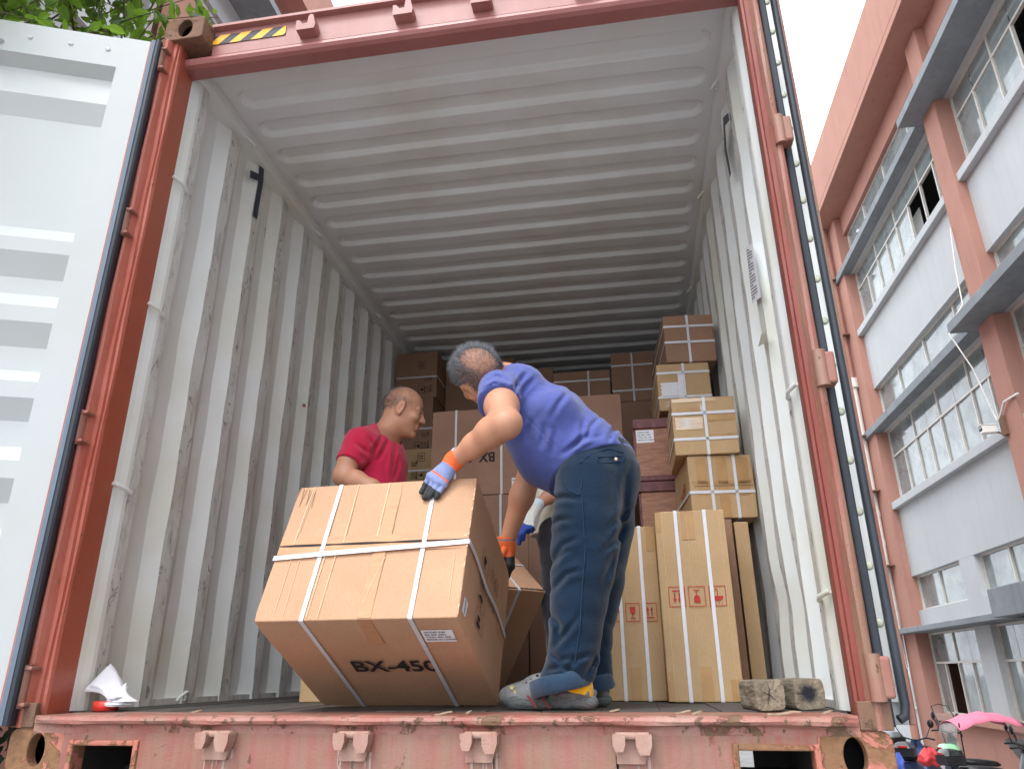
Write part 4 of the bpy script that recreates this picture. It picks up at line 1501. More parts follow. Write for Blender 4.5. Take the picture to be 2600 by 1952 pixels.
def glyph(mb, fn, kind, u, v, w, h, flip=False, rot=0, frame=True, mi=0, t=0.045):
    """handling pictograms in a frame, lower left corner (u, v)"""
    def T(x, y):
        if flip: x, y = 1 - x, 1 - y
        if rot: x, y = y, 1 - x
        return (u + x * w, v + y * h)
    P = lambda pts: flat(mb, fn, [T(x, y) for x, y in pts], 0.0, mi)
    if frame:
        for x0, y0, x1, y1 in ((0, 0, 1, t), (0, 1 - t, 1, 1), (0, t, t, 1 - t), (1 - t, t, 1, 1 - t)): P([(x0, y0), (x1, y0), (x1, y1), (x0, y1)])
    if kind == 'glass':
        P([(0.31, 0.80), (0.31, 0.60), (0.36, 0.48), (0.47, 0.42), (0.53, 0.42), (0.64, 0.48), (0.69, 0.60), (0.69, 0.80)])
        P([(0.475, 0.42), (0.475, 0.23), (0.525, 0.23), (0.525, 0.42)])
        P([(0.33, 0.23), (0.33, 0.18), (0.67, 0.18), (0.67, 0.23)])
    elif kind == 'arrows':
        for c_ in (0.36, 0.64):
            P([(c_ - 0.045, 0.32), (c_ + 0.045, 0.32), (c_ + 0.045, 0.60), (c_ - 0.045, 0.60)])
            P([(c_ - 0.10, 0.60), (c_ + 0.10, 0.60), (c_, 0.82)])
        P([(0.22, 0.18), (0.78, 0.18), (0.78, 0.245), (0.22, 0.245)])
    elif kind == 'umbrella':
        arc = [(0.5 + 0.33 * math.cos(math.pi * k / 12), 0.50 + 0.24 * math.sin(math.pi * k / 12)) for k in range(13)]
        P(arc)
        P([(0.475, 0.50), (0.475, 0.22), (0.525, 0.22), (0.525, 0.50)])
        P([(0.475, 0.22), (0.50, 0.14), (0.60, 0.14), (0.64, 0.22), (0.60, 0.24), (0.585, 0.19), (0.535, 0.19), (0.525, 0.22)])
        for k in range(4): P([(0.22 + k * 0.18, 0.80), (0.25 + k * 0.18, 0.80), (0.29 + k * 0.18, 0.90), (0.26 + k * 0.18, 0.90)])
    elif kind == 'stack':
        P([(0.25, 0.2), (0.75, 0.2), (0.75, 0.42), (0.25, 0.42)])
        P([(0.32, 0.5), (0.68, 0.5), (0.68, 0.75), (0.32, 0.75)])


def carton(label, loc, dims, mat, rot=(0, 0, 0), M4=None, straps=(), tapes=(), tape_mat='tapek', group=None, n=9, cat='carton', sag=0.004, seed=0, name='carton'):
    """loc: centre of the bottom. straps: ('x'|'y'|'z', fraction) loops. tapes: (face, u0, v0, u1, v1) in metres"""
    w, d, h = dims
    e = empty(name, loc, rot, label, cat, group)
    if M4 is not None:
        e.matrix_world = M4
    up = 0.0 if M4 is not None else h / 2
    rng = np.random.default_rng(seed + int(w * 1000 + h * 317))
    ph = rng.uniform(0, 6, 9)
    mb = MB()
    V, idx = [], {}
    N = n
    g = np.linspace(-1, 1, N + 1)

    def vid(a, b, c_):
        k = (a, b, c_)
        if k not in idx:
            p = np.array([g[a], g[b], g[c_]])
            q = p * np.array([w, d, h]) / 2
            for ax in range(3):
                if abs(abs(p[ax]) - 1) < 1e-6:
                    o1, o2 = [i for i in range(3) if i != ax]
                    m_ = (1 - p[o1] ** 2) * (1 - p[o2] ** 2)
                    s = sag * m_ * (0.6 + 0.4 * math.sin(ph[ax] + p[o1] * 2.2) * math.cos(ph[ax + 3] + p[o2] * 2.7))
                    q[ax] -= math.copysign(max(s, 0), p[ax])
            on = sum(abs(abs(v) - 1) < 1e-6 for v in p)
            if on == 3: q *= 1 - 0.006 * (1 + rng.uniform(-0.6, 0.8))
            elif on == 2: q *= 1 - 0.0035 * rng.uniform(0, 1)
            q[2] += up
            idx[k] = len(V)
            V.append(q)
        return idx[k]
    F = []
    for ax in range(3):
        for s in (0, N):
            for i in range(N):
                for j in range(N):
                    def mk(a, b):
                        t = [0, 0, 0]
                        t[ax] = s
                        t[(ax + 1) % 3] = a
                        t[(ax + 2) % 3] = b
                        return vid(*t)
                    f = (mk(i, j), mk(i + 1, j), mk(i + 1, j + 1), mk(i, j + 1))
                    F.append(f if s else f[::-1])
    mb.add(V, F)
    body = mb.build('box_body', mat, e, bevel=0.0035, seg=2)
    for ax, fr in straps:
        sb = MB()
        sw, th = 0.0066, 0.0014
        o = 0.0026
        if ax == 'x':
            c_, A, B_ = -w / 2 + fr * w, d / 2 + o, h / 2 + o
            f3 = lambda a, b, t: (c_ + t, a, b + up)
        elif ax == 'y':
            c_, A, B_ = -d / 2 + fr * d, w / 2 + o, h / 2 + o
            f3 = lambda a, b, t: (a, c_ + t, b + up)
        else:
            c_, A, B_ = -h / 2 + fr * h, w / 2 + o, d / 2 + o
            f3 = lambda a, b, t: (a, b, c_ + t + up)
        r_ = 0.006
        loop = []
        for sa, sb_, t0 in ((1, 1, 0), (-1, 1, 90), (-1, -1, 180), (1, -1, 270)):
            for k in range(4):
                t = R(t0 + 30 * k)
                loop.append((sa * (A - r_) + r_ * math.cos(t), sb_ * (B_ - r_) + r_ * math.sin(t)))
        nn = len(loop)
        vs = [f3(a, b, -sw) for a, b in loop] + [f3(a, b, sw) for a, b in loop]
        loop2 = [(a * (1 - th / A), b * (1 - th / B_)) for a, b in loop]
        vs += [f3(a, b, -sw) for a, b in loop2] + [f3(a, b, sw) for a, b in loop2]
        fs = []
        for k in range(nn):
            j = (k + 1) % nn
            fs += [(k, j, nn + j, nn + k), (2 * nn + k, 2 * nn + j, j, k), (nn + k, nn + j, 3 * nn + j, 3 * nn + k)]
        sb.add(vs, fs)
        sb.build('strap', M['strap'], e, recalc=False)
    for t in tapes:
        face, u0, v0, u1, v1 = t
        tb = MB()
        f0 = face_fn(dims, face, 0.0007)
        f2 = lambda u, v, o=0.0: (lambda p: (p[0], p[1], p[2] + up))(f0(u, v, o))
        long_u = abs(u1 - u0) > abs(v1 - v0)
        k = 8
        pts = []
        for i in range(k + 1):
            s = i / k
            j = rng.uniform(-0.0012, 0.0012)
            pts.append((u0 + (u1 - u0) * s, v0 + j) if long_u else (u1 + j, v0 + (v1 - v0) * s))
        for i in range(k, -1, -1):
            s = i / k
            j = rng.uniform(-0.0012, 0.0012)
            pts.append((u0 + (u1 - u0) * s, v1 + j) if long_u else (u0 + j, v0 + (v1 - v0) * s))
        flat(tb, f2, pts)
        tb.build('packing_tape', M[tape_mat], e)
    fz = {fc: (lambda fc_: (lambda u, v, o=0.0: (lambda p: (p[0], p[1], p[2] + up))(face_fn(dims, fc_)(u, v, o))))(fc) for fc in ('front', 'top', 'right', 'left')}
    return e, fz


def add_label(e, fn, u0, v0, u1, v1, lines, size, rot=0.0, flip=False, skew=0.0):
    mb = MB()
    rect(mb, fn, u0, v0, u1, v1, 0.0004)
    lb = mb.build('shipping_label', M['paper'], e)
    tx = MB()
    H = v1 - v0
    for i, s in enumerate(lines):
        if not flip:
            lettering(tx, fn, s, u0 + 0.006, v1 - H * (0.23 + 0.205 * i), size, 0, 0.012, 0.0012)
        else:
            lettering(tx, fn, s, u1 - 0.006, v0 + H * (0.23 + 0.205 * i), size, math.pi, 0.012, 0.0012)
    tx.build('printed_text', M['ink'], lb)
    return lb


def big_box():
    # the tilted carton: solved edge directions
    w, a, b = 0.61099, 0.57236, 0.487
    ex, ey, yaw, tilt, roll = 0.15544, 0.45091, -0.03341, 1.13598, 0.0
    X = np.array([math.cos(yaw), math.sin(yaw), 0.0])
    o = np.cross([0, 0, 1.0], X)
    f2 = math.cos(tilt) * np.array([0, 0, 1.0]) - math.sin(tilt) * o
    f1 = np.cross(f2, X)
    if f1[2] < 0: f1 = -f1
    E_ = np.array([ex, ey, 0.003])
    ctr = E_ - X * w / 2 + f2 * a / 2 + f1 * b / 2
    M4 = Matrix([[X[i], f1[i], f2[i], ctr[i]] for i in range(3)] + [[0, 0, 0, 1]])
    dims = (w, b, a)
    e, fz = carton('large pinkish kraft carton tipped on its edge in the container doorway', (0, 0, 0), dims, M['kraft'], M4=M4,
                   straps=(('x', 0.245), ('x', 0.775)), n=14, sag=0.006, seed=2,
                   tapes=(('top', 0.004, 0.222, w - 0.004, 0.282), ('top', 0.318, 0.004, 0.358, 0.222), ('top', 0.322, 0.282, 0.364, b - 0.004),
                          ('front', 0.316, a - 0.14, 0.358, a - 0.004), ('right', 0.20, 0.004, 0.268, 0.12)))
    # strap running across the seam, slightly askew
    sb = MB()
    pts = [(-w / 2 - 0.002, -0.030), (w / 2 + 0.002, -0.002)]
    hh = a / 2 + 0.0060
    xs = np.linspace(-w / 2 - 0.002, w / 2 + 0.002, 14)
    P = []
    for k, x in enumerate(xs):
        t = k / 13
        P.append(np.array([x, -0.036 + 0.034 * t, hh + 0.0012 * math.sin(t * math.pi)]))
    P += [np.array([w / 2 + 0.0055, -0.001, hh - 0.004]), np.array([w / 2 + 0.0060, -0.001, hh - 0.02])]
    for k in range(1, 12): P.append(np.array([w / 2 + 0.0055, -0.001 + 0.006 * math.sin(k), hh - 0.02 - (a - 0.02) * k / 11]))
    vs = []
    for p in P: vs += [p + np.array([0, -0.008, 0]), p + np.array([0, 0.008, 0])]
    sb.add(vs, [(2 * k, 2 * k + 2, 2 * k + 3, 2 * k + 1) for k in range(len(P) - 1)])
    so = sb.build('strap', M['strap'], e)
    sd = so.modifiers.new('thick', 'SOLIDIFY')
    sd.thickness, sd.offset = 0.0015, -1
    top, fr, rt = fz['top'], fz['front'], fz['right']
    # seam between the flaps, with torn fluting, and rubbed crease lines
    mb = MB()
    for i in range(30):
        u0, u1 = 0.004 + (w - 0.008) * i / 30, 0.004 + (w - 0.008) * (i + 1) / 30
        t0 = 0.0020 + 0.0022 * abs(math.sin(i * 0.35)) * (1 if i < 24 else 0.4)
        t1 = 0.0020 + 0.0022 * abs(math.sin((i + 1) * 0.35)) * (1 if i + 1 < 24 else 0.4)
        flat(mb, top, [(u0, 0.2525 - t0), (u1, 0.2525 - t1), (u1, 0.2525 + t1), (u0, 0.2525 + t0)], 0.0006)
    mb.build('flap_seam', M['dark'], e)
    mb = MB()
    for (u0, v0), (u1, v1), ww in (((0.318, 0.484), (0.319, 0.275), 0.0022), ((0.211, 0.484), (0.213, 0.258), 0.0016), ((0.054, 0.484), (0.048, 0.258), 0.0018), ((0.060, 0.480), (0.054, 0.30), 0.001),
                                   ((0.166, 0.22), (0.163, 0.01), 0.0016), ((0.200, 0.22), (0.198, 0.01), 0.0016), ((0.057, 0.21), (0.06, 0.03), 0.0008), ((0.085, 0.20), (0.09, 0.02), 0.0008), ((0.575, 0.21), (0.578, 0.05), 0.0007), ((0.36, 0.20), (0.335, 0.10), 0.0012), ((0.335, 0.10), (0.328, 0.05), 0.001)):
        flat(mb, top, [(u0 - ww, v0), (u1 - ww, v1), (u1 + ww, v1), (u0 + ww, v0)], 0.0007)
    rr_ = np.random.default_rng(1)
    for k in range(22):                      # frayed edge along the right side and at the seam
        v = 0.01 + 0.47 * (k + rr_.uniform(-0.4, 0.4)) / 22
        if rr_.uniform() < 0.35: continue
        q_ = rr_.uniform(0.001, 0.004)
        L_ = rr_.uniform(0.006, 0.022)
        flat(mb, top, [(w - 0.0010 - q_, v), (w - 0.0006, v - 0.002), (w - 0.0006, v + L_), (w - 0.0015 - q_ * 0.4, v + L_ * 0.8)], 0.0006)
    for (u, v, r_) in ((w - 0.012, 0.266, 0.006), (w - 0.014, 0.240, 0.007), (w - 0.028, 0.243, 0.004)):
        flat(mb, top, [(u + r_ * math.cos(t * 0.628) * (0.75 + 0.3 * math.sin(t * 2.3)), v + 0.6 * r_ * math.sin(t * 0.628)) for t in range(10)], 0.0008)
    mb.build('torn_fluting', M['torn'], e)
    mb = MB()                                 # crushed corner folds, their shade laid on as dark strips
    for k in range(6):
        u, v = 0.006 + 0.011 * k, 0.482 - 0.003 * k
        flat(mb, top, [(u, v), (u + 0.002, v), (u - 0.006 + 0.012 * (k % 2), v - 0.05 - 0.01 * (k % 3)), (u - 0.0075 + 0.012 * (k % 2), v - 0.05 - 0.01 * (k % 3))], 0.0006)
    mb.build('crease_shading', M['kraft3'], e)['label'] = 'dark fold shading at the crushed corner'
    # big model marking on the low face
    mb = MB()
    lettering(mb, fr, 'BX-450', 0.205, 0.256, 0.096, 0.0, 0.022, sx=0.93)
    mb.build('printed_text', M['ink'], e)['label'] = 'BX-450'
    add_label(e, fr, 0.486, 0.440, 0.578, 0.508, ['XK0249 SLM', 'BX-450 220V', 'C/NO.:441-300', 'MADE IN CHINA'], 0.0118)
    # handling marks on the right face (turned on their side there)
    mb = MB()
    for k, (u0, kind) in enumerate(((0.276, 'glass'), (0.209, 'arrows'), (0.141, 'umbrella'), (0.073, 'stack'))):
        glyph(mb, rt, kind, u0, 0.318, 0.060, 0.086, rot=1, t=0.022)
        lettering(mb, rt, ('FRAGILE', 'THIS SIDE UP', 'KEEP DRY', 'NO STACKING')[k], u0 + 0.030, 0.300, 0.0085, R(-90) * 0, 0.01, align='CENTER')
    for k, s in enumerate(('N.W:         KG', 'G.W:         KG', 'MEAS:        CM', 'C/NO.:')):
        lettering(mb, rt, s, 0.345 - 0.0, 0.268 - 0.030 * k, 0.020, math.pi, 0.012)
    mb.build('printed_symbols', M['ink'], e)
    mb = MB()
    flat(mb, rt, [(0.034, 0.512), (0.083, 0.540), (0.083, 0.500), (0.034, 0.546)][:0] or [(0.033, 0.510), (0.083, 0.498), (0.083, 0.540), (0.033, 0.550)], 0.0005)
    lb = mb.build('shipping_label', M['paper'], e)
    tx = MB()
    lettering(tx, rt, '0549', 0.038, 0.520, 0.020, R(-6), 0.01, 0.0012)
    tx.build('printed_text', M['ink'], lb)
    return e


big_box()


def second_box():
    w, a, b = 0.40, 0.567, 0.61
    yaw, tilt = 0.803, 0.677
    s = 1.22
    Ep = CAM + s * (np.array([0.083, 0.904, 0.033]) - CAM)
    X = np.array([math.cos(yaw), math.sin(yaw), 0.0])
    o = np.cross([0, 0, 1.0], X)
    f2 = math.cos(tilt) * np.array([0, 0, 1.0]) - math.sin(tilt) * o
    f1 = np.cross(f2, X)
    if f1[2] < 0: f1 = -f1
    Ep[2] = 0.004
    ctr = Ep - X * w / 2 + f2 * a / 2 + f1 * b / 2
    M4 = Matrix([[X[i], f1[i], f2[i], ctr[i]] for i in range(3)] + [[0, 0, 0, 1]])
    e, fz = carton('brown strapped carton leaning over behind the tipped one, beside the dark trousers', (0, 0, 0), (w, b, a), M['kraft'], M4=M4, straps=(('x', 0.62), ('y', 0.35)), n=8, seed=5)
    mb = MB()
    for i in range(14):
        u0 = 0.14 + 0.018 * i
        flat(mb, fz['top'], [(u0, 0.004 + 0.003 * abs(math.sin(i))), (u0 + 0.018, 0.004 + 0.003 * abs(math.sin(i + 1))), (u0 + 0.018, 0.012 + 0.004 * abs(math.sin(i * 1.7 + 1))), (u0, 0.012 + 0.004 * abs(math.sin(i * 1.7)))], 0.0006)
    mb.build('torn_edge', M['ink'], e)
    return e


second_box()

G_ST = 'cartons stacked inside the container'


def tall_boxes():
    w, d, h = 0.264, 0.262, 0.683
    e, fz = carton('tall kraft carton with red upside-down handling marks, nearest the wood blocks', (0.844, 0.79 + d / 2, 0.0005), (w, d, h), M['kraft2'], straps=(('x', 0.30), ('x', 0.715)), tape_mat='tapey', seed=11,
                   tapes=(('front', 0.098, 0.572, 0.148, h - 0.003), ('front', 0.118, 0.003, 0.160, 0.118), ('front', 0.002, 0.60, 0.022, h - 0.003), ('front', 0.222, 0.003, 0.262, 0.075), ('front', 0.002, 0.003, 0.024, 0.10)))
    mb = MB()
    for u, k in ((0.030, 'arrows'), (0.1025, 'glass'), (0.177, 'umbrella')): glyph(mb, fz['front'], k, u, 0.3255, 0.061, 0.0735, flip=True, t=0.04)
    mb.build('printed_symbols', M['inkred'], e)
    mb = MB()
    for u, ww in ((0.026, 0.0008), (0.242, 0.0006), (0.12, 0.0005)): rect(mb, fz['front'], u, 0.02, u + ww, h - 0.02, 0.0002)
    mb.build('crease', M['torn'], e)
    h2 = 0.652
    e, fz = carton('tall kraft carton with red wine-glass mark, half hidden by the blue trousers', (0.714 - w / 2 - 0.001, 0.92 + d / 2, 0.0005), (w, d, h2), M['kraft2'], straps=(('x', 0.42), ('x', 0.76)), tape_mat='tapey', seed=12,
                   tapes=(('front', 0.132, 0.003, 0.172, 0.118), ('front', 0.225, h2 - 0.10, 0.262, h2 - 0.003), ('front', 0.10, h2 - 0.09, 0.14, h2 - 0.003)))
    mb = MB()
    for u, k in ((0.060, 'umbrella'), (0.128, 'glass'), (0.194, 'arrows')): glyph(mb, fz['front'], k, u, 0.284, 0.055, 0.070, t=0.04)
    mb.build('printed_symbols', M['inkred'], e)
    carton('tall shadowed carton wedged behind the one with upside-down marks', (0.902, 1.245, 0.0005), (0.275, 0.33, 0.70), M['kraft3'], seed=13)
    carton('narrow upright kraft carton squeezed against the right corrugated wall', (1.078, 1.14, 0.0005), (0.058, 0.08, 0.69), M['kraft2'], seed=14, n=5)


tall_boxes()


def right_stack():
    e, fz = carton('kraft carton with two upright straps and one cross strap, sitting on the tall cartons', (1.010, 1.385, 0.722), (0.282, 0.42, 0.283), M['kraft2'], rot=(0, 0, R(5)),
                   straps=(('x', 0.345), ('x', 0.72), ('z', 0.41)), tape_mat='tapey', seed=21,
                   tapes=(('front', 0.125, 0.003, 0.170, 0.28), ('front', 0.012, 0.150, 0.27, 0.166), ('front', 0.215, 0.10, 0.262, 0.27), ('front', 0.035, 0.10, 0.08, 0.27)))
    mb = MB()
    rect(mb, fz['front'], 0.02, 0.142, 0.275, 0.1438, 0.0006)
    mb.build('flap_seam', M['dark'], e)
    mb = MB()
    lettering(mb, fz['left'], 'TOP', 0.18, 0.10, 0.07, R(20), 0.02)
    mb.build('printed_text', M['inkred'], e)
    e, fz = carton('taped kraft carton with one upright and two cross straps, under the torn white label', (0.977, 1.335, 1.0065), (0.283, 0.36, 0.271), M['kraft2'], rot=(0, 0, R(1)),
                   straps=(('x', 0.52), ('z', 0.27), ('z', 0.72)), tape_mat='tapey', seed=22,
                   tapes=(('front', 0.155, 0.155, 0.28, 0.185), ('front', 0.02, 0.205, 0.13, 0.225), ('front', 0.155, 0.075, 0.28, 0.092)))
    fm = simple('shiny_clear_film', (0.55, 0.38, 0.22), 0.12, 0.25, 12, spec=0.8, stretch=(1, 1, 14))
    mb = MB()
    rect(mb, fz['front'], 0.012, 0.118, 0.135, 0.176, 0.0004)
    rect(mb, fz['front'], 0.004, 0.250, 0.20, 0.268, 0.0004)
    mb.build('glossy_tape', fm, e)
    mb = MB()
    for k in range(16):
        v = 0.126 + 0.003 * k
        u0 = 0.016 + 0.012 * abs(math.sin(k * 2.1))
        flat(mb, fz['front'], [(u0, v), (u0 + 0.05 + 0.05 * abs(math.sin(k * 1.3)), v + 0.0012), (u0 + 0.04, v + 0.0022)], 0.0010)
    for k in range(9):
        u = 0.128 + 0.0016 * k
        flat(mb, fz['front'], [(u, 0.20 + 0.01 * (k % 3)), (u + 0.0012, 0.20), (u + 0.0016, 0.245 + 0.01 * (k % 2))], 0.0010)
    mb.build('torn_label', M['paper'], e)
    for s_, z in ((31, 0.0), (32, 0.47)):
        carton('plain brown carton at the bottom of the right-hand back stack' if z == 0 else 'plain brown carton low in the right-hand back stack, behind the strapped ones', (0.955, 2.42, z + 0.0005), (0.36, 0.5, 0.468), M['kraft3'], seed=s_)
    e, fz = carton('strapped carton with a torn white label, under the topmost carton', (0.945, 2.03, 1.415), (0.284, 0.62, 0.272), M['kraft2'], rot=(0, 0, R(2)), straps=(('x', 0.51), ('z', 0.28), ('z', 0.80)), seed=23, tape_mat='tapey')
    mb = MB()
    for k in range(24):
        v = 0.085 + 0.0032 * k
        u0 = 0.012 + 0.006 * abs(math.sin(k * 2.7))
        flat(mb, fz['front'], [(u0, v), (0.120 + 0.012 * math.sin(k * 1.9), v), (0.118 + 0.014 * math.sin(k * 2.9), v + 0.0027), (u0 + 0.004, v + 0.0027)], 0.0007)
    for k in range(22):
        u = 0.112 + 0.0012 * k
        flat(mb, fz['front'], [(u, 0.06 + 0.02 * abs(math.sin(k))), (u + 0.001, 0.06), (u + 0.001, 0.215 + 0.02 * math.sin(k * 1.7)), (u, 0.21)], 0.0009)
    for k in range(8):
        flat(mb, fz['front'], [(0.02 + 0.01 * (k % 3), 0.020 + 0.004 * k), (0.07 + 0.02 * math.sin(k), 0.021 + 0.004 * k), (0.06, 0.0225 + 0.004 * k)], 0.0007)
    mb.build('torn_label', M['paper'], e)
    carton('topmost strapped carton of the right-hand stack, near the roof', (0.985, 2.07, 1.690), (0.274, 0.72, 0.284), M['kraft3'], rot=(0, 0, R(4)), straps=(('x', 0.48), ('z', 0.42), ('z', 0.76)), seed=24)


right_stack()


def crate(label, loc, dims, lab=False):
    w, d, h = dims
    e = empty('plywood_crate', loc, (0, 0, 0), label, 'crate', 'plywood crates stacked behind the bending man')
    mb = MB()
    mb.box((-w / 2, -d / 2, 0.028), (w / 2, d / 2, h - 0.052))
    mb.build('panel', M['pwood'], e, bevel=0.002)
    for z0, z1 in ((h - 0.0515, h), (0.0, 0.0275)):
        mb = MB()
        mb.box((-w / 2 - 0.008, -d / 2 - 0.012, z0), (w / 2 + 0.008, d / 2 + 0.012, z1))
        mb.build('batten', M['batten'], e, bevel=0.003)
    for x in (-w / 2 - 0.010, w / 2 - 0.002):
        mb = MB()
        mb.box((x, -d / 2 + 0.02, 0.03), (x + 0.012, d / 2 - 0.02, h - 0.055))
        mb.build('side_batten', M['batten'], e)
    if lab:
        f0 = lambda u, v, o=0.0: (-w / 2 + u, -d / 2 - 0.001 - o, v)
        add_label(e, f0, 0.006, h - 0.128, 0.096, h - 0.060, ['XK0249 SLM', 'BZ-280C 220V', 'C/NO.:441-178', 'MADE IN CHINA'], 0.0112)


cw, cd = 0.36, 0.45
crate('topmost plywood crate with a white paper label', (0.672 + cw / 2, 1.62 + cd / 2 + 0.01, 1.010), (cw, cd, 0.334), True)
crate('plywood crate under the labelled one, red-brown batten on top', (0.680 + cw / 2, 1.62 + cd / 2 + 0.01, 0.672), (cw, cd, 0.334))
crate('plywood crate third from the top, mostly behind the tall cartons', (0.684 + cw / 2, 1.62 + cd / 2 + 0.01, 0.334), (cw, cd, 0.334))
crate('bottom plywood crate standing on the container floor', (0.684 + cw / 2, 1.62 + cd / 2 + 0.01, 0.0), (cw, cd, 0.330))


def back_rows():
    w, d, h = 0.606, 0.49, 0.548
    zz = 0.0005
    names = ('brown carton at the foot of the middle stack, behind the leaning one', 'brown carton in the middle of its stack, under the upside-down marked one', 'brown carton marked BX-450 upside down, top of the middle stack')
    for i in range(3):
        e, fz = carton(names[i], (-0.285 + 0.006 * i, 2.15 + d / 2, zz), (w, d, h), M['kraft4'], straps=(('x', 0.255), ('x', 0.73)) if i else (('x', 0.25), ('x', 0.74)), seed=40 + i, n=8)
        mb = MB()
        lettering(mb, fz['front'], 'BX-450', 0.405, 0.262, 0.085, math.pi, 0.022, sx=0.95)
        mb.build('printed_text', M['ink'], e)
        if i == 2:
            add_label(e, fz['front'], 0.505, 0.026, 0.60, 0.096, ['XK0249 SLM', 'BX-450 220V', 'C/NO.:441-273', 'MADE IN CHINA'], 0.0118, flip=True)
        zz += h + 0.002
    zz = 0.0005
    for i in range(3):
        hh = 0.563
        carton(('brown carton at the foot of the stack right of the middle one', 'second carton up in the stack right of the middle one', 'reddish carton whose corner shows right of the blue-shirted back')[i], (0.316, 2.15 + d / 2, zz), (0.585, d, hh), M['kraft4'], straps=(('x', 0.3),), seed=50 + i, n=8)
        zz += hh + 0.002
    # left column against the wall
    zz = 0.0005
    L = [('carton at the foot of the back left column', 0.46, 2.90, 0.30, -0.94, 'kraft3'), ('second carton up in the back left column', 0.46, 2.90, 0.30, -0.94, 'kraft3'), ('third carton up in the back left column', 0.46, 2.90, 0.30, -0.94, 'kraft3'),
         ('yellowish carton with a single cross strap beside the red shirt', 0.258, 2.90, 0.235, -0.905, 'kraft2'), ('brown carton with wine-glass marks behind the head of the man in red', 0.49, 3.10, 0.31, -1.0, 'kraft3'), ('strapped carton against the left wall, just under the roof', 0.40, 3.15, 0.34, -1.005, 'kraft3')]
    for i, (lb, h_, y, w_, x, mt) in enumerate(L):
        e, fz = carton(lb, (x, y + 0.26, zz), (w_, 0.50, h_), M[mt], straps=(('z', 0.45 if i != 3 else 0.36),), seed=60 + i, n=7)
        if i >= 3:
            mb = MB()
            u = w_ * 0.55
            glyph(mb, fz['front'], 'glass', u, h_ * 0.10, 0.055, 0.065, rot=1, t=0.05)
            glyph(mb, fz['front'], 'arrows', u, h_ * 0.62, 0.055, 0.065, rot=1, t=0.05)
            for k, s in enumerate(('N.W:      KG', 'G.W:      KG', 'MEAS:     CM')): lettering(mb, fz['front'], s, w_ * (0.30 + 0.07 * k) + (0.03 if i == 3 else 0.15), h_ * 0.12, 0.024, R(90), 0.01)
            mb.build('printed_symbols', M['ink'], e)
        zz += h_ + 0.002
    # darker row behind
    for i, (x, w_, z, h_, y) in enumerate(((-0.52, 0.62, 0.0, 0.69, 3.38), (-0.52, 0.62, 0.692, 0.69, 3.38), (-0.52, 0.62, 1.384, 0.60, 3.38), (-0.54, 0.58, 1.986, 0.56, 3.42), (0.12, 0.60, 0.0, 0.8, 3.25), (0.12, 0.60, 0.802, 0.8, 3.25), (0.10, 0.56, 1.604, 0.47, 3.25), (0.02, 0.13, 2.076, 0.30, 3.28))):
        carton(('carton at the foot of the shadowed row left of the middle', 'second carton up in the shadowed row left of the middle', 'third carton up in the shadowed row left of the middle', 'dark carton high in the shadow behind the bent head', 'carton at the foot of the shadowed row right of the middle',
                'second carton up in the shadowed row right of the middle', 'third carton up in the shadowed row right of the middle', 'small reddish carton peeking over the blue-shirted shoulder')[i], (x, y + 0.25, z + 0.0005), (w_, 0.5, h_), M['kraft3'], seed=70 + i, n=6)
    zz = 0.0005
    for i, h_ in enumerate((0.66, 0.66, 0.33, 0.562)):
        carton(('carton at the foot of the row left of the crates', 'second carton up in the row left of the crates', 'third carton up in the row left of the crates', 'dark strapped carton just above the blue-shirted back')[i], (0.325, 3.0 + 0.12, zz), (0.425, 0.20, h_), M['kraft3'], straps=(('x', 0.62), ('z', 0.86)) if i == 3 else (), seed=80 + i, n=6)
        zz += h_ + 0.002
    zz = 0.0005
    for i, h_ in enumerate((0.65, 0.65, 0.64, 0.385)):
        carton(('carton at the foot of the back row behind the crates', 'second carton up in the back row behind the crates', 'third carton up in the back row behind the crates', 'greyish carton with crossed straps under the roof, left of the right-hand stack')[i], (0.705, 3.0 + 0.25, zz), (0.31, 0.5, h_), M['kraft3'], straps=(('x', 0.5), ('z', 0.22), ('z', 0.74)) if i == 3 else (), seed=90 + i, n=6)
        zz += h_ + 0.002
    carton('low kraft carton on the floor by the left wall, behind the tipped one', (-0.72 + 0.20, 0.862 + 0.10, 0.0005), (0.40, 0.20, 0.36), M['kraft2'], seed=99, n=6, tape_mat='tapey')


back_rows()


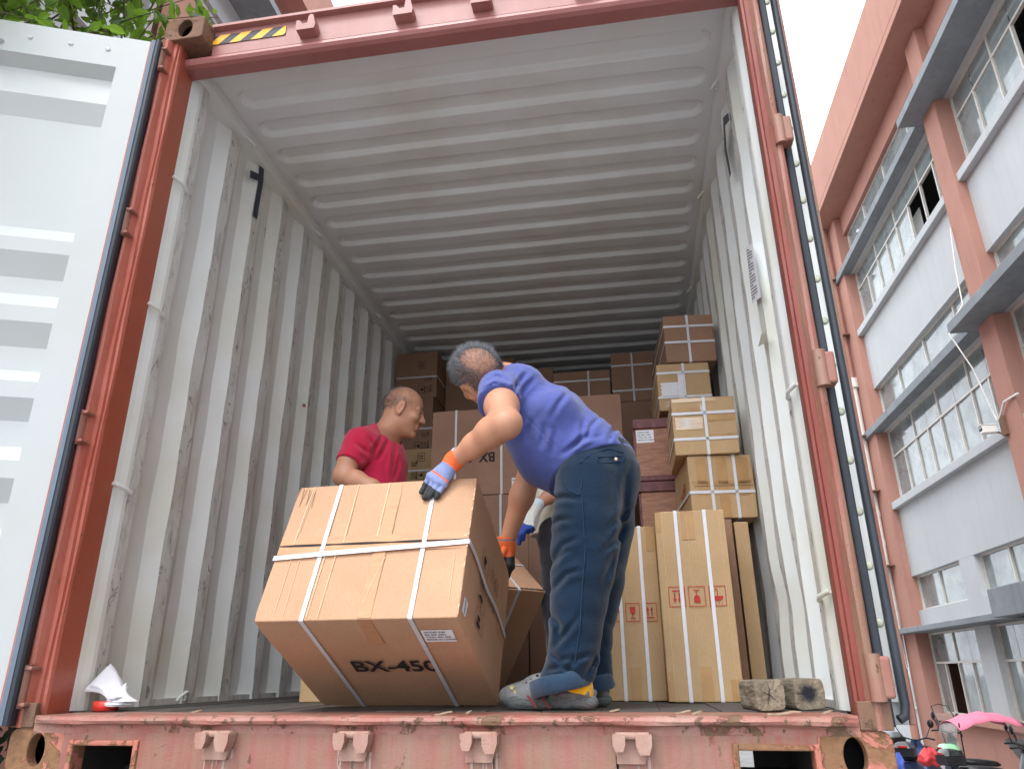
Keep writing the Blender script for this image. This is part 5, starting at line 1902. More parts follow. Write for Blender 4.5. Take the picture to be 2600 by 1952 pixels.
def wood_block(loc, dims, rz, label, burnt):
    w, d, h = dims
    e = empty('wood_block', loc, (0, 0, rz), label, 'wood block', 'wood blocks on the door sill')
    m, n, l, p = nodes_of('weathered_timber' + ('_charred' if burnt else ''))
    g = nz(n, l, 14, 8, 0.7, dist=0.5)
    r_ = nz(n, l, 60, 4, 0.6, stretch=(1, 0.15, 1))
    c = mixc(n, l, ramp(n, l, g, 0.3, 0.75), (0.13, 0.105, 0.075), (0.34, 0.285, 0.205))
    c = mixc(n, l, ramp(n, l, r_, 0.5, 0.75, (0, 0, 0, 1), (0.6, 0.6, 0.6, 1)), c, (0.07, 0.055, 0.04))
    if burnt:
        tc = n.new('ShaderNodeTexCoord')
        sp = n.new('ShaderNodeVectorMath')
        sp.operation = 'DISTANCE'
        l.new(tc.outputs['Object'], sp.inputs[0])
        sp.inputs[1].default_value = (-0.004, -d / 2, h * 0.52)
        dd = math_n(n, l, 'ADD', sp.outputs['Value'], math_n(n, l, 'MULTIPLY', nz(n, l, 50, 6, 0.7), 0.035))
        c = mixc(n, l, ramp(n, l, dd, 0.030, 0.052, (1, 1, 1, 1), (0, 0, 0, 1)), c, (0.012, 0.014, 0.022))
    l.new(c, p.inputs['Base Color'])
    p.inputs['Roughness'].default_value = 0.9
    bump(n, l, p, math_n(n, l, 'ADD', g, r_), 0.8, 0.012)
    mb = MB()
    N = 10
    rng = np.random.default_rng(int(w * 1e4))
    cr = 0.012
    prof = []
    for k in range(40):
        t = 2 * math.pi * k / 40
        c_, s = math.cos(t), math.sin(t)
        q = (abs(c_) ** 7 + abs(s) ** 7) ** (-1 / 7)
        prof.append((c_ * q * w / 2 * (1 + 0.02 * math.sin(3 * t + 1)), s * q * h / 2 * (1 + 0.025 * math.sin(2 * t))))
    vs = []
    ys = [-d / 2, -d / 2 + 0.004, -d / 4, 0, d / 4, d / 2 - 0.004, d / 2]
    for i, y in enumerate(ys):
        f = 0.955 if i in (0, len(ys) - 1) else 1.0
        for a, b in prof: vs.append((a * f + rng.normal() * 0.0006, y + rng.normal() * 0.0008, h / 2 + b * f * 0.985))
    n_ = 40
    mb.add(vs, [(i * n_ + k, i * n_ + (k + 1) % n_, (i + 1) * n_ + (k + 1) % n_, (i + 1) * n_ + k) for i in range(len(ys) - 1) for k in range(n_)], 0, False)
    ctr = len(vs)
    vs2 = vs + [(0, -d / 2 + 0.002, h / 2), (0, d / 2 - 0.002, h / 2)]
    mb.add(vs2, [(ctr, (k + 1) % n_, k) for k in range(n_)] + [(ctr + 1, 6 * n_ + k, 6 * n_ + (k + 1) % n_) for k in range(n_)])
    mb.build('timber', m, e, recalc=True)
    if not burnt:
        ck = MB()
        for a0, a1, L in ((80, 88, 0.030), (250, 262, 0.034), (170, 150, 0.022), (330, 318, 0.026)):
            pts = [(0, 0)]
            x0, z0 = -0.004, h * 0.52
            vsx = []
            for k in range(5):
                t = k / 4
                a = R(a0 + (a1 - a0) * t + 6 * math.sin(k * 2.2))
                wd = 0.0014 * (1 - t) + 0.0003
                px, pz = x0 + L * t * math.cos(a), z0 + L * t * math.sin(a)
                vsx += [(px - wd * math.sin(a), -d / 2 - 0.0022, pz + wd * math.cos(a)), (px + wd * math.sin(a), -d / 2 - 0.0022, pz - wd * math.cos(a))]
            ck.add(vsx, [(2 * k, 2 * k + 1, 2 * k + 3, 2 * k + 2) for k in range(4)])
        ck.build('drying_crack', M['ink'], e)
    return e


wood_block((0.955, 0.240, 0.0), (0.080, 0.16, 0.080), R(9), 'cracked square timber block on the container floor, next to the tall carton', False)
wood_block((1.066, 0.300, 0.0), (0.086, 0.17, 0.082), R(11), 'square timber block with a charred black end, by the right wall', True)


def papers():
    e = empty('paper_bundle', (-1.085, 0.215, 0.032), (0, 0, R(-12)), 'folded white papers left on a red tape roll in the left door corner', 'papers')
    for k, (w, d, lift, off, rz) in enumerate(((0.125, 0.075, 0.060, (0, 0, 0), 0.0), (0.120, 0.070, 0.052, (0.008, 0.004, 0.006), 0.12), (0.09, 0.06, 0.018, (0.055, -0.004, -0.022), -0.35), (0.085, 0.055, 0.022, (0.062, 0.004, -0.018), -0.25))):
        n = 16
        G = []
        for i in range(n + 1):
            u = i / n
            row = []
            for j in range(7):
                v = j / 6
                x = -w / 2 + w * u
                z = lift * (1.15 * (1 - u) ** 1.3 * (0.35 + 0.65 * v) + 0.15 * math.sin(u * 3.1 + k))
                y = -d / 2 + d * v + 0.012 * math.sin(u * 4 + k)
                c_, s = math.cos(rz), math.sin(rz)
                row.append((x * c_ - y * s + off[0], x * s + y * c_ + off[1], z + off[2] + 0.003 * k))
            G.append(row)
        mb = MB()
        mb.grid(np.array(G))
        # the folded-over half
        G2 = np.array(G)
        G2b = G2.copy()
        G2b[:, :, 2] += 0.004 + 0.030 * np.linspace(0, 1, 7)[None, :] * (1 - np.linspace(0, 1, n + 1)[:, None])
        mb.grid(G2b)
        o = mb.build('sheet', M['paper'], e)
        sd = o.modifiers.new('thick', 'SOLIDIFY')
        sd.thickness = 0.0008
    r_ = empty('tape_roll', (-1.075, 0.205, 0.0), (0, 0, 0), 'small red tape roll under the folded papers', 'tape roll')
    mb = MB()
    mb.lathe([(0.020, 0.0), (0.038, 0.0), (0.038, 0.028), (0.020, 0.028), (0.020, 0.0)], Matrix.Identity(4), 28)
    mb.build('tape', simple('bright_red_tape', (0.62, 0.045, 0.03), 0.4, 0.06, 20), r_)
    mb = MB()
    mb.lathe([(0.017, 0.001), (0.0195, 0.001), (0.0195, 0.027), (0.017, 0.027), (0.017, 0.001)], Matrix.Identity(4), 24)
    mb.build('core', M['kraft2'], r_)


papers()

rng_s = np.random.default_rng(3)
for i, (px, py, y, L, rz) in enumerate(((1125, 1813, 0.02, 0.05, 0.1), (1190, 1808, 0.06, 0.03, 1.2), (1735, 1806, 0.10, 0.04, -0.3), (1770, 1808, 0.06, 0.035, 0.5), (1992, 1812, 0.03, 0.085, 0.06), (1560, 1800, 0.18, 0.03, 0.2), (2100, 1806, 0.10, 0.03, 0.2), (500, 1802, 0.14, 0.03, 0.4))):
    p = at(px, py, y)
    mb = MB()
    c_, s = math.cos(rz), math.sin(rz)
    prof = [(-L / 2, -0.003), (-L * 0.2, -0.006), (L * 0.3, -0.004), (L / 2, 0.0), (L * 0.25, 0.005), (-L * 0.3, 0.004)]
    mb.prism(prof, lambda a, b, t: (a * c_ - b * s, a * s + b * c_, t + 0.004 * math.sin(a * 60)), 0.001, 0.005)
    o = mb.build('wood_splinter', simple('pale_splinter', (0.36, 0.28, 0.19), 0.9, 0.3, 60), None)
    o.location = (float(p[0]), y, -0.0018)
    tag(o, 'splinter of pale wood lying on the container threshold', 'splinter', 'wood splinters on the threshold')

# ================================================================== people: smooth distance fields turned into continuous meshes


class Field:
    def __init__(s, lo, hi, h):
        s.lo, s.h = np.array(lo, float), h
        s.n = np.ceil((np.array(hi) - s.lo) / h).astype(int) + 1
        s.F = np.full(s.n, 1.0, np.float32)

    def sub(s, lo, hi):
        a = np.clip(np.floor((np.array(lo) - s.lo) / s.h).astype(int), 0, s.n)
        b = np.clip(np.ceil((np.array(hi) - s.lo) / s.h).astype(int) + 1, 0, s.n)
        if np.any(b <= a): return None, None
        ax = [s.lo[i] + s.h * np.arange(a[i], b[i]) for i in range(3)]
        P = np.stack(np.meshgrid(*ax, indexing='ij'), -1).astype(np.float32)
        return tuple(slice(a[i], b[i]) for i in range(3)), P

    def put(s, fn, lo, hi, k=0.03, op='add'):
        m = k + 3 * s.h
        sl, P = s.sub(np.array(lo) - m, np.array(hi) + m)
        if sl is None: return
        d = fn(P)
        A = s.F[sl]
        if op == 'add':
            hh = np.clip(0.5 + 0.5 * (A - d) / k, 0, 1)
            s.F[sl] = A + (d - A) * hh - k * hh * (1 - hh)
        else:
            d = -d
            hh = np.clip(0.5 - 0.5 * (A - d) / k, 0, 1)
            s.F[sl] = A + (d - A) * hh + k * hh * (1 - hh)

    def cone(s, a, ra, b, rb, k=0.03, flat=None, op='add'):
        a, b = np.array(a, float), np.array(b, float)
        ba = b - a
        L2 = max(float(ba @ ba), 1e-12)
        R_ = max(ra, rb) * (flat[1] if flat and flat[1] > 1 else 1)

        def fn(P):
            q = P - a
            t = np.clip((q @ ba) / L2, 0, 1)[..., None]
            v = q - t * ba
            if flat:
                n_ = np.array(flat[0], float)
                n_ /= np.linalg.norm(n_)
                v = v + (1 / flat[1] - 1) * (v @ n_)[..., None] * n_
            return np.linalg.norm(v, axis=-1) - (ra + (rb - ra) * t[..., 0])
        s.put(fn, np.minimum(a, b) - R_, np.maximum(a, b) + R_, k, op)

    def chain(s, pr, k=0.03, flat=None):
        for (a, ra), (b, rb) in zip(pr[:-1], pr[1:]): s.cone(a, ra, b, rb, k, flat)

    def ell(s, c, r, B=np.eye(3), k=0.03, op='add'):
        """ellipsoid; rows of B are its axes"""
        c, r, B = np.array(c, float), np.array(r, float), np.array(B, float)

        def fn(P):
            q = (P - c) @ B.T
            k0 = np.linalg.norm(q / r, axis=-1)
            k1 = np.linalg.norm(q / (r * r), axis=-1) + 1e-9
            return k0 * (k0 - 1) / k1
        R_ = max(r)
        s.put(fn, c - R_, c + R_, k, op)

    def cut(s, p, n_):
        """keep the side the normal points to"""
        n_ = np.array(n_, float)
        n_ /= np.linalg.norm(n_)
        ax = [s.lo[i] + s.h * np.arange(s.n[i]) for i in range(3)]
        d = (ax[0] - p[0])[:, None, None] * n_[0] + (ax[1] - p[1])[None, :, None] * n_[1] + (ax[2] - p[2])[None, None, :] * n_[2]
        s.F = np.maximum(s.F, -d.astype(np.float32))

    def warp(s, fn):
        """add a displacement fn(P) near the surface only"""
        m = np.abs(s.F) < 0.05
        idx = np.argwhere(m)
        P = s.lo + idx * s.h
        s.F[m] += fn(P).astype(np.float32)

    def mesh(s):
        F = s.F
        ins = F < 0
        n = F.shape
        c = [ins[i:n[0] - 1 + i, j:n[1] - 1 + j, k:n[2] - 1 + k] for i in (0, 1) for j in (0, 1) for k in (0, 1)]
        sm = sum(x.astype(np.int8) for x in c)
        act = (sm > 0) & (sm < 8)
        ids = -np.ones(act.shape, np.int32)
        cells = np.argwhere(act)
        ids[act] = np.arange(len(cells))
        acc = np.zeros((len(cells), 3))
        cnt = np.zeros(len(cells))
        corners = [np.array((i, j, k)) for i in (0, 1) for j in (0, 1) for k in (0, 1)]
        for a in range(8):
            for b in range(a + 1, 8):
                d = corners[b] - corners[a]
                if d.sum() != 1 or d.min() < 0: continue
                A, Bc = cells + corners[a], cells + corners[b]
                fa, fb = F[A[:, 0], A[:, 1], A[:, 2]], F[Bc[:, 0], Bc[:, 1], Bc[:, 2]]
                cr = (fa < 0) != (fb < 0)
                t = fa[cr] / (fa[cr] - fb[cr])
                acc[cr] += corners[a] + t[:, None] * d
                cnt[cr] += 1
        V = s.lo + (cells + acc / cnt[:, None]) * s.h
        quads = []
        for ax in range(3):
            u, v = (ax + 1) % 3, (ax + 2) % 3
            sl0, sl1 = [slice(None)] * 3, [slice(None)] * 3
            sl0[ax], sl1[ax] = slice(0, -1), slice(1, None)
            cr = ins[tuple(sl0)] != ins[tuple(sl1)]
            E = np.argwhere(cr)
            ok = (E[:, u] > 0) & (E[:, v] > 0) & (E[:, u] < n[u] - 1) & (E[:, v] < n[v] - 1)
            E = E[ok]
            du, dv = np.zeros(3, int), np.zeros(3, int)
            du[u], dv[v] = 1, 1
            g = lambda Q: ids[Q[:, 0], Q[:, 1], Q[:, 2]]
            q = np.stack([g(E - du - dv), g(E - dv), g(E), g(E - du)], 1)
            inside0 = ins[E[:, 0], E[:, 1], E[:, 2]]
            q[~inside0] = q[~inside0][:, ::-1]
            quads.append(q)
        return V, np.concatenate(quads)

    def build(s, name, mat, parent, smooth_it=2):
        V, Q = s.mesh()
        o = np_mesh(name, V - np.array(parent.location), Q, mat, parent)
        if smooth_it:
            md = o.modifiers.new('soften', 'SMOOTH')
            md.factor, md.iterations = 0.5, smooth_it
        return o


def nsin(P, f, ph, warp=0.6):
    """cheap smooth noise: warped products of sines"""
    x, y, z = P[:, 0] * f, P[:, 1] * f, P[:, 2] * f
    a = np.sin(x + warp * np.sin(1.7 * y + ph) + ph)
    b = np.sin(y * 1.1 + warp * np.sin(1.3 * z + 2 * ph) + 1.3 * ph)
    c_ = np.sin(z * 0.9 + warp * np.sin(1.9 * x + ph) + 2.1 * ph)
    return (a * b + b * c_ + c_ * a) / 1.7


def folds(P, d, wl, ph, warp, amp):
    """cloth folds: ridges across direction d"""
    d = np.array(d, float)
    d /= np.linalg.norm(d)
    t = P @ d * (2 * math.pi / wl) + warp * nsin(P, 9.0, ph) + 0.7 * warp * nsin(P, 17.0, ph + 2)
    s = np.sin(t)
    return amp * ((1 - np.abs(np.sin(t * 0.5))) ** 1.6 - 0.35) * (0.55 + 0.65 * nsin(P, 6.0, ph + 1.0))


def pcrease(P, lines, w, depth, ymax):
    """drawn cloth creases: a valley with a soft ridge beside it, along lines given as the photograph shows them, on the near side only"""
    d = P - CAM
    zc = d @ AF
    q = np.stack([1300 + FPX * (d @ AX) / zc, 976 - FPX * (d @ AU) / zc], 1)
    g = np.zeros(len(P))
    near = np.clip((ymax - P[:, 1]) / 0.05, 0, 1)
    for ln in lines:
        best = np.full(len(P), 1e9)
        sgn = np.zeros(len(P))
        tt = np.zeros(len(P))
        n_ = len(ln) - 1
        for i in range(n_):
            a, b = np.array(ln[i][:2], float), np.array(ln[i + 1][:2], float)
            ba = b - a
            t = np.clip(((q - a) @ ba) / (ba @ ba), 0, 1)
            v = q - a - t[:, None] * ba
            dd = np.linalg.norm(v, axis=1)
            m = dd < best
            best = np.where(m, dd, best)
            sgn = np.where(m, np.sign(ba[0] * v[:, 1] - ba[1] * v[:, 0]), sgn)
            tt = np.where(m, (i + t) / n_, tt)
        s_ = best * sgn
        fade = np.clip(np.sin(np.pi * np.clip(tt, 0.02, 0.98)), 0, 1) ** 0.5
        g += depth * fade * (np.exp(-(s_ / w) ** 2) - 0.8 * np.exp(-((s_ - 1.9 * w) / (1.2 * w)) ** 2) - 0.35 * np.exp(-((s_ + 2.0 * w) / (1.3 * w)) ** 2))
    return g * near


CR, CU, CV = AX, None, None
_v = np.array([0.18, -0.86, -0.47])
_v /= np.linalg.norm(_v)
CR = np.array([0.987, 0.159, 0.0])
CR -= _v * (CR @ _v)
CR /= np.linalg.norm(CR)
CU = np.cross(_v, CR)
CV = _v


def head(F, c, f, u, l, k=0.012, ear_side=(1, -1), face=True, s=1.0, ear_r=1.0):
    """adds a head; f forward, u up, l left (unit vectors). returns the local-to-world function"""
    f, u, l = (np.array(v, float) / np.linalg.norm(v) for v in (f, u, l))
    B = np.stack([f, l, u])
    W = lambda a, b, h: np.array(c) + s * (a * f + b * l + h * u)
    F.ell(W(-0.010, 0, 0.034), s * np.array((0.097, 0.078, 0.090)), B, 0.02)
    F.ell(W(0.026, 0, -0.030), s * np.array((0.066, 0.061, 0.084)), B, 0.03)
    F.ell(W(0.050, 0, -0.092), s * np.array((0.036, 0.036, 0.026)), B, 0.025)
    F.ell(W(0.0, 0, -0.062), s * np.array((0.060, 0.060, 0.045)), B, 0.03)
    if face:
        for q in (1, -1):
            F.ell(W(0.082, q * 0.033, 0.010), s * np.array((0.016, 0.018, 0.012)), B, 0.008, 'sub')
            F.ell(W(0.073, q * 0.032, 0.009), s * np.array((0.0135, 0.0135, 0.0125)), B, 0.004)
            F.cone(W(0.086, q * 0.012, 0.027), 0.009 * s, W(0.074, q * 0.048, 0.024), 0.007 * s, 0.010)
            F.ell(W(0.066, q * 0.044, -0.020), s * np.array((0.022, 0.020, 0.018)), B, 0.02)
        F.cone(W(0.088, 0, 0.018), 0.008 * s, W(0.108, 0, -0.020), 0.0125 * s, 0.012)
        for q in (1, -1): F.ell(W(0.098, q * 0.013, -0.025), s * np.array((0.011, 0.009, 0.008)), B, 0.006)
        F.ell(W(0.088, 0, -0.052), s * np.array((0.016, 0.024, 0.0075)), B, 0.008)
        F.ell(W(0.085, 0, -0.067), s * np.array((0.015, 0.021, 0.0075)), B, 0.008)
        F.ell(W(0.102, 0, -0.0595), s * np.array((0.012, 0.020, 0.0022)), B, 0.004, 'sub')
        F.ell(W(0.078, 0, -0.098), s * np.array((0.018, 0.022, 0.016)), B, 0.012)
    for q in ear_side:
        e = W(-0.008, q * 0.080, 0.000)
        Be = np.stack([f * 0.94 + u * -0.22 * 1.0 + l * q * 0.22, l * q - f * 0.28 * q * q, u + f * 0.22])
        Be = np.stack([v / np.linalg.norm(v) for v in Be])
        F.ell(e, s * ear_r * np.array((0.021, 0.0085, 0.034)), Be, 0.006)
        F.ell(e + s * (0.006 * f + q * 0.010 * l - 0.002 * u), s * ear_r * np.array((0.011, 0.008, 0.020)), Be, 0.006, 'sub')
        F.ell(e + s * (0.004 * f - 0.030 * u), s * ear_r * np.array((0.009, 0.007, 0.010)), Be, 0.006)
    return W, B


def strands(mb_pts, name, mat, parent, rng):
    """thin tapered hairs: list of (root, tip, width)"""
    V, T = [], []
    for r_, t, w in mb_pts:
        r_, t = np.array(r_), np.array(t)
        d = t - r_
        d /= np.linalg.norm(d) + 1e-9
        a = np.cross(d, rng.normal(size=3))
        a /= np.linalg.norm(a) + 1e-9
        b = np.cross(d, a)
        o = len(V)
        V += [r_ + a * w, r_ - a * 0.5 * w + b * 0.87 * w, r_ - a * 0.5 * w - b * 0.87 * w, t]
        T += [(o, o + 1, o + 3), (o + 1, o + 2, o + 3), (o + 2, o, o + 3)]
    return V, T


def hair_material(name, a, b):
    m, n, l, p = nodes_of(name)
    g = n.new('ShaderNodeNewGeometry')
    c = mixc(n, l, ramp(n, l, g.outputs['Random Per Island'], 0.25, 0.95), a, b)
    l.new(c, p.inputs['Base Color'])
    p.inputs['Roughness'].default_value = 0.55
    return m


def join_np(name, parts, mats, parent, smooth=True):
    """several (V, faces, material index) into one mesh"""
    mb = MB()
    off = np.array(parent.location)
    for V, Fs, mi in parts:
        mb.add(np.asarray(V) - off, Fs, mi, smooth)
    return mb.build(name, mats, parent)


M['skinA'] = skin_mat('tanned_skin', (0.56, 0.285, 0.180))
M['skinB'] = skin_mat('brown_skin', (0.47, 0.240, 0.150))
M['shirtA'] = cloth('blue_violet_jersey', (0.078, 0.100, 0.320), (0.100, 0.128, 0.380), 420, wr=0.30, sheen=0.25)
M['jean'] = cloth('dark_blue_denim', (0.0042, 0.0150, 0.034), (0.0075, 0.0250, 0.052), 330, wr=0.45, sheen=0.2)
M['jeanedge'] = cloth('turned_up_denim', (0.018, 0.040, 0.075), (0.03, 0.065, 0.115), 330, wr=0.2)
M['shirtB'] = cloth('crimson_jersey', (0.44, 0.014, 0.050), (0.52, 0.022, 0.070), 420, wr=0.30, sheen=0.2)
M['shirtC'] = cloth('cream_cotton', (0.62, 0.58, 0.47), (0.70, 0.67, 0.57), 300, wr=0.3)
M['darkcloth'] = cloth('black_trousers', (0.012, 0.014, 0.020), (0.02, 0.023, 0.032), 300, wr=0.3)
M['hairA'] = hair_material('grey_black_hair', (0.022, 0.024, 0.028), (0.30, 0.32, 0.35))
M['hairB'] = hair_material('thin_grey_hair', (0.025, 0.024, 0.024), (0.24, 0.235, 0.23))


def glove_mat(name, knit, coat, cuff, axis, zero, knuckle, tips):
    """knit glove: cuff band, knit back, dark coating; split along the hand's own length axis"""
    m, n, l, p = nodes_of(name)
    tc = n.new('ShaderNodeTexCoord')
    dt = n.new('ShaderNodeVectorMath')
    dt.operation = 'DOT_PRODUCT'
    l.new(tc.outputs['Object'], dt.inputs[0])
    dt.inputs[1].default_value = axis
    t = math_n(n, l, 'SUBTRACT', dt.outputs['Value'], zero)
    fib = nz(n, l, 220, 2)
    c = mixc(n, l, ramp(n, l, fib, 0.3, 0.7), tuple(v * 0.75 for v in knit), knit)

    def band(a, b, col, c):
        s = math_n(n, l, 'MULTIPLY', math_n(n, l, 'GREATER_THAN', t, a), math_n(n, l, 'LESS_THAN', t, b))
        return mixc(n, l, s, c, col)
    for a, b, col in cuff: c = band(a, b, col, c)
    wob = math_n(n, l, 'ADD', t, math_n(n, l, 'MULTIPLY', nz(n, l, 30, 2), 0.012))
    c = mixc(n, l, math_n(n, l, 'GREATER_THAN', wob, tips), c, coat)
    l.new(c, p.inputs['Base Color'])
    p.inputs['Roughness'].default_value = 0.75
    bump(n, l, p, fib, 0.5, 0.004)
    return m


def clog(parent, heel, toe, name='shoe', detail=True):
    """foam clog: thick ribbed sole, closed toe, pivoting heel strap"""
    heel, toe = np.array(heel, float), np.array(toe, float)
    ax = toe - heel
    L = np.linalg.norm(ax)
    ax /= L
    sd = np.array([-ax[1], ax[0], 0.0])            # to the wearer's left when walking along ax
    up = np.array([0, 0, 1.0])
    off = np.array(parent.location)
    W = lambda a, b, z: heel + ax * (a * L) + sd * b + up * z
    F = Field(np.minimum(heel, toe) - 0.09, np.maximum(heel, toe) + np.array([0.09, 0.09, 0.16]), 0.0042)
    # sole
    for a0, a1, w0, w1 in ((0.07, 0.30, 0.031, 0.031), (0.30, 0.55, 0.031, 0.037), (0.55, 0.80, 0.037, 0.042), (0.80, 0.93, 0.042, 0.026)):
        F.cone(W(a0, 0, 0.022), w0, W(a1, 0.002, 0.022 + (0.007 if a1 > 0.9 else 0)), w1, 0.012, flat=(up, 0.66))
    F.put(lambda P: np.where((P[..., 2] - heel[2]) < 0.002, 0.01, -1.0) * 0 + (P[..., 2] - heel[2] - 0.040), np.minimum(heel, toe) - 0.2, np.maximum(heel, toe) + 0.2, 0.001, 'add') if False else None
    # upper: toe box and instep
    F.ell(W(0.80, 0.0, 0.040), (0.075, 0.046, 0.034), np.stack([ax, sd, up]), 0.014)
    F.ell(W(0.64, 0.0, 0.052), (0.070, 0.042, 0.040), np.stack([ax * 0.93 - up * 0.36, sd, up * 0.93 + ax * 0.36]), 0.02)
    F.cone(W(0.50, 0, 0.072), 0.030, W(0.62, 0, 0.060), 0.035, 0.02)
    # heel cup
    F.cone(W(0.05, -0.024, 0.046), 0.009, W(0.05, 0.024, 0.046), 0.009, 0.01)
    for q in (-1, 1): F.cone(W(0.05, q * 0.026, 0.046), 0.009, W(0.40, q * 0.034, 0.042), 0.009, 0.012)
    # foot opening
    F.ell(W(0.26, 0.0, 0.075), (0.075, 0.029, 0.052), np.stack([ax, sd, up]), 0.008, 'sub')
    F.cut(heel + up * 0.001, up)
    mat = simple('grey_clog_foam', (0.17, 0.175, 0.18), 0.6, 0.22, 40, bumps=0.3)
    sole = simple('worn_clog_sole', (0.12, 0.13, 0.13), 0.75, 0.35, 60, bumps=0.6, stretch=(1, 1, 4))
    m, n, l, p = nodes_of('clog_two_tone')
    V, Q = F.mesh()
    zc = V[Q].mean(1)
    me_parts = []
    a_ = (zc - heel) @ ax / L
    edge = 0.034 + 0.012 * np.clip(a_ - 0.85, 0, 1) / 0.15 * -1 + 0.004 * np.sin(a_ * 26)
    low = zc[:, 2] - heel[2] < edge
    so = join_np(name, [(V, [tuple(q) for q in Q[~low]], 0), (V, [tuple(q) for q in Q[low]], 1)], [mat, sole], parent)
    if not detail: return so
    near = -1 if (sd @ (CAM - heel)) < 0 else 1
    mb = MB()
    nst = W(0.335, near * 0.0475, 0.050)
    Mx = Matrix.Translation(Vector(nst - off)) @ Vector(sd * near).to_track_quat('Z', 'Y').to_matrix().to_4x4()
    mb.lathe([(0.0, 0.010), (0.006, 0.0098), (0.0075, 0.008), (0.0085, 0.0085), (0.0110, 0.006), (0.0120, 0.0)], Mx, 22)
    mb.build('strap_button', simple('clog_button', (0.09, 0.09, 0.095), 0.35, 0.1, 10), so)
    so_off = off
    mb = MB()
    pts = [W(0.335, near * 0.048, 0.050), W(0.40, near * 0.046, 0.066), W(0.47, near * 0.040, 0.083), W(0.52, near * 0.030, 0.094)]
    mb.tube([p_ - off for p_ in pts], [0.010, 0.011, 0.009, 0.006], 10)
    mb.build('heel_strap', mat, so)
    mb = MB()
    for a0, slant in ((0.40, 0.10), (0.54, 0.10)):
        q = []
        for t in range(5):
            v = t / 4
            z = 0.006 + 0.034 * v
            q.append((W(a0 + slant * v - 0.02, near * (0.0405 + 0.002), z) - off, W(a0 + slant * v + 0.012, near * (0.0405 + 0.002), z) - off))
        # keep on the outside of the sole
        vs = []
        for a, b in q: vs += [a + sd * near * 0.004, b + sd * near * 0.004]
        mb.add(vs, [(2 * t, 2 * t + 1, 2 * t + 3, 2 * t + 2) for t in range(4)])
    mb.build('side_stripe', simple('dark_red_inlay', (0.20, 0.03, 0.03), 0.6, 0.2, 30), so)
    mb = MB()
    for a, b, z in ((0.62, 0.030, 0.083), (0.66, 0.036, 0.074), (0.72, 0.032, 0.066), (0.70, 0.008, 0.082), (0.78, 0.012, 0.074), (0.56, 0.028, 0.094)):
        P0 = W(a, near * b, z)
        Mx = Matrix.Translation(Vector(P0 - off))
        mb.lathe([(0.0, 0.004), (0.0035, 0.003), (0.0045, 0.0), (0.0, -0.003)], Mx, 10)
    mb.build('vent_holes', M['ink'], so)['label'] = 'small round vent holes in the toe of the clog'
    # worn pale print on the toe
    mb = MB()
    for k, (a, z) in enumerate(((0.80, 0.062), (0.815, 0.056), (0.79, 0.054))):
        P0 = W(a, near * 0.040, z)
        d1, d2 = ax * 0.011 * math.cos(k * 2.1) + up * 0.011 * math.sin(k * 2.1), (-ax * math.sin(k * 2.1) + up * math.cos(k * 2.1)) * 0.004
        mb.add([P0 - d2 + sd * near * 0.007 - off, P0 + d1 - d2 + sd * near * 0.006 - off, P0 + d1 * 1.1 + d2 + sd * near * 0.006 - off, P0 + d2 + sd * near * 0.007 - off], [(0, 1, 2, 3)])
    mb.build('faded_print', simple('pale_yellow_print', (0.45, 0.40, 0.16), 0.7, 0.2, 50), so)
    return so


# the lit face of the tipped carton, for hands that rest on it
_bw, _ba, _bb = 0.61099, 0.57236, 0.487
_X = np.array([math.cos(-0.03341), math.sin(-0.03341), 0.0])
_o = np.cross([0, 0, 1.0], _X)
_f2 = math.cos(1.13598) * np.array([0, 0, 1.0]) - math.sin(1.13598) * _o
_f1 = np.cross(_f2, _X)
if _f1[2] < 0: _f1 = -_f1
_D = np.array([0.15544, 0.45091, 0.003]) - _X * _bw + _f2 * _ba


def on_top(px, py, lift=0.0):
    d = ray(px, py)
    t = ((_D - CAM) @ _f2 + lift) / (d @ _f2)
    return CAM + d * t


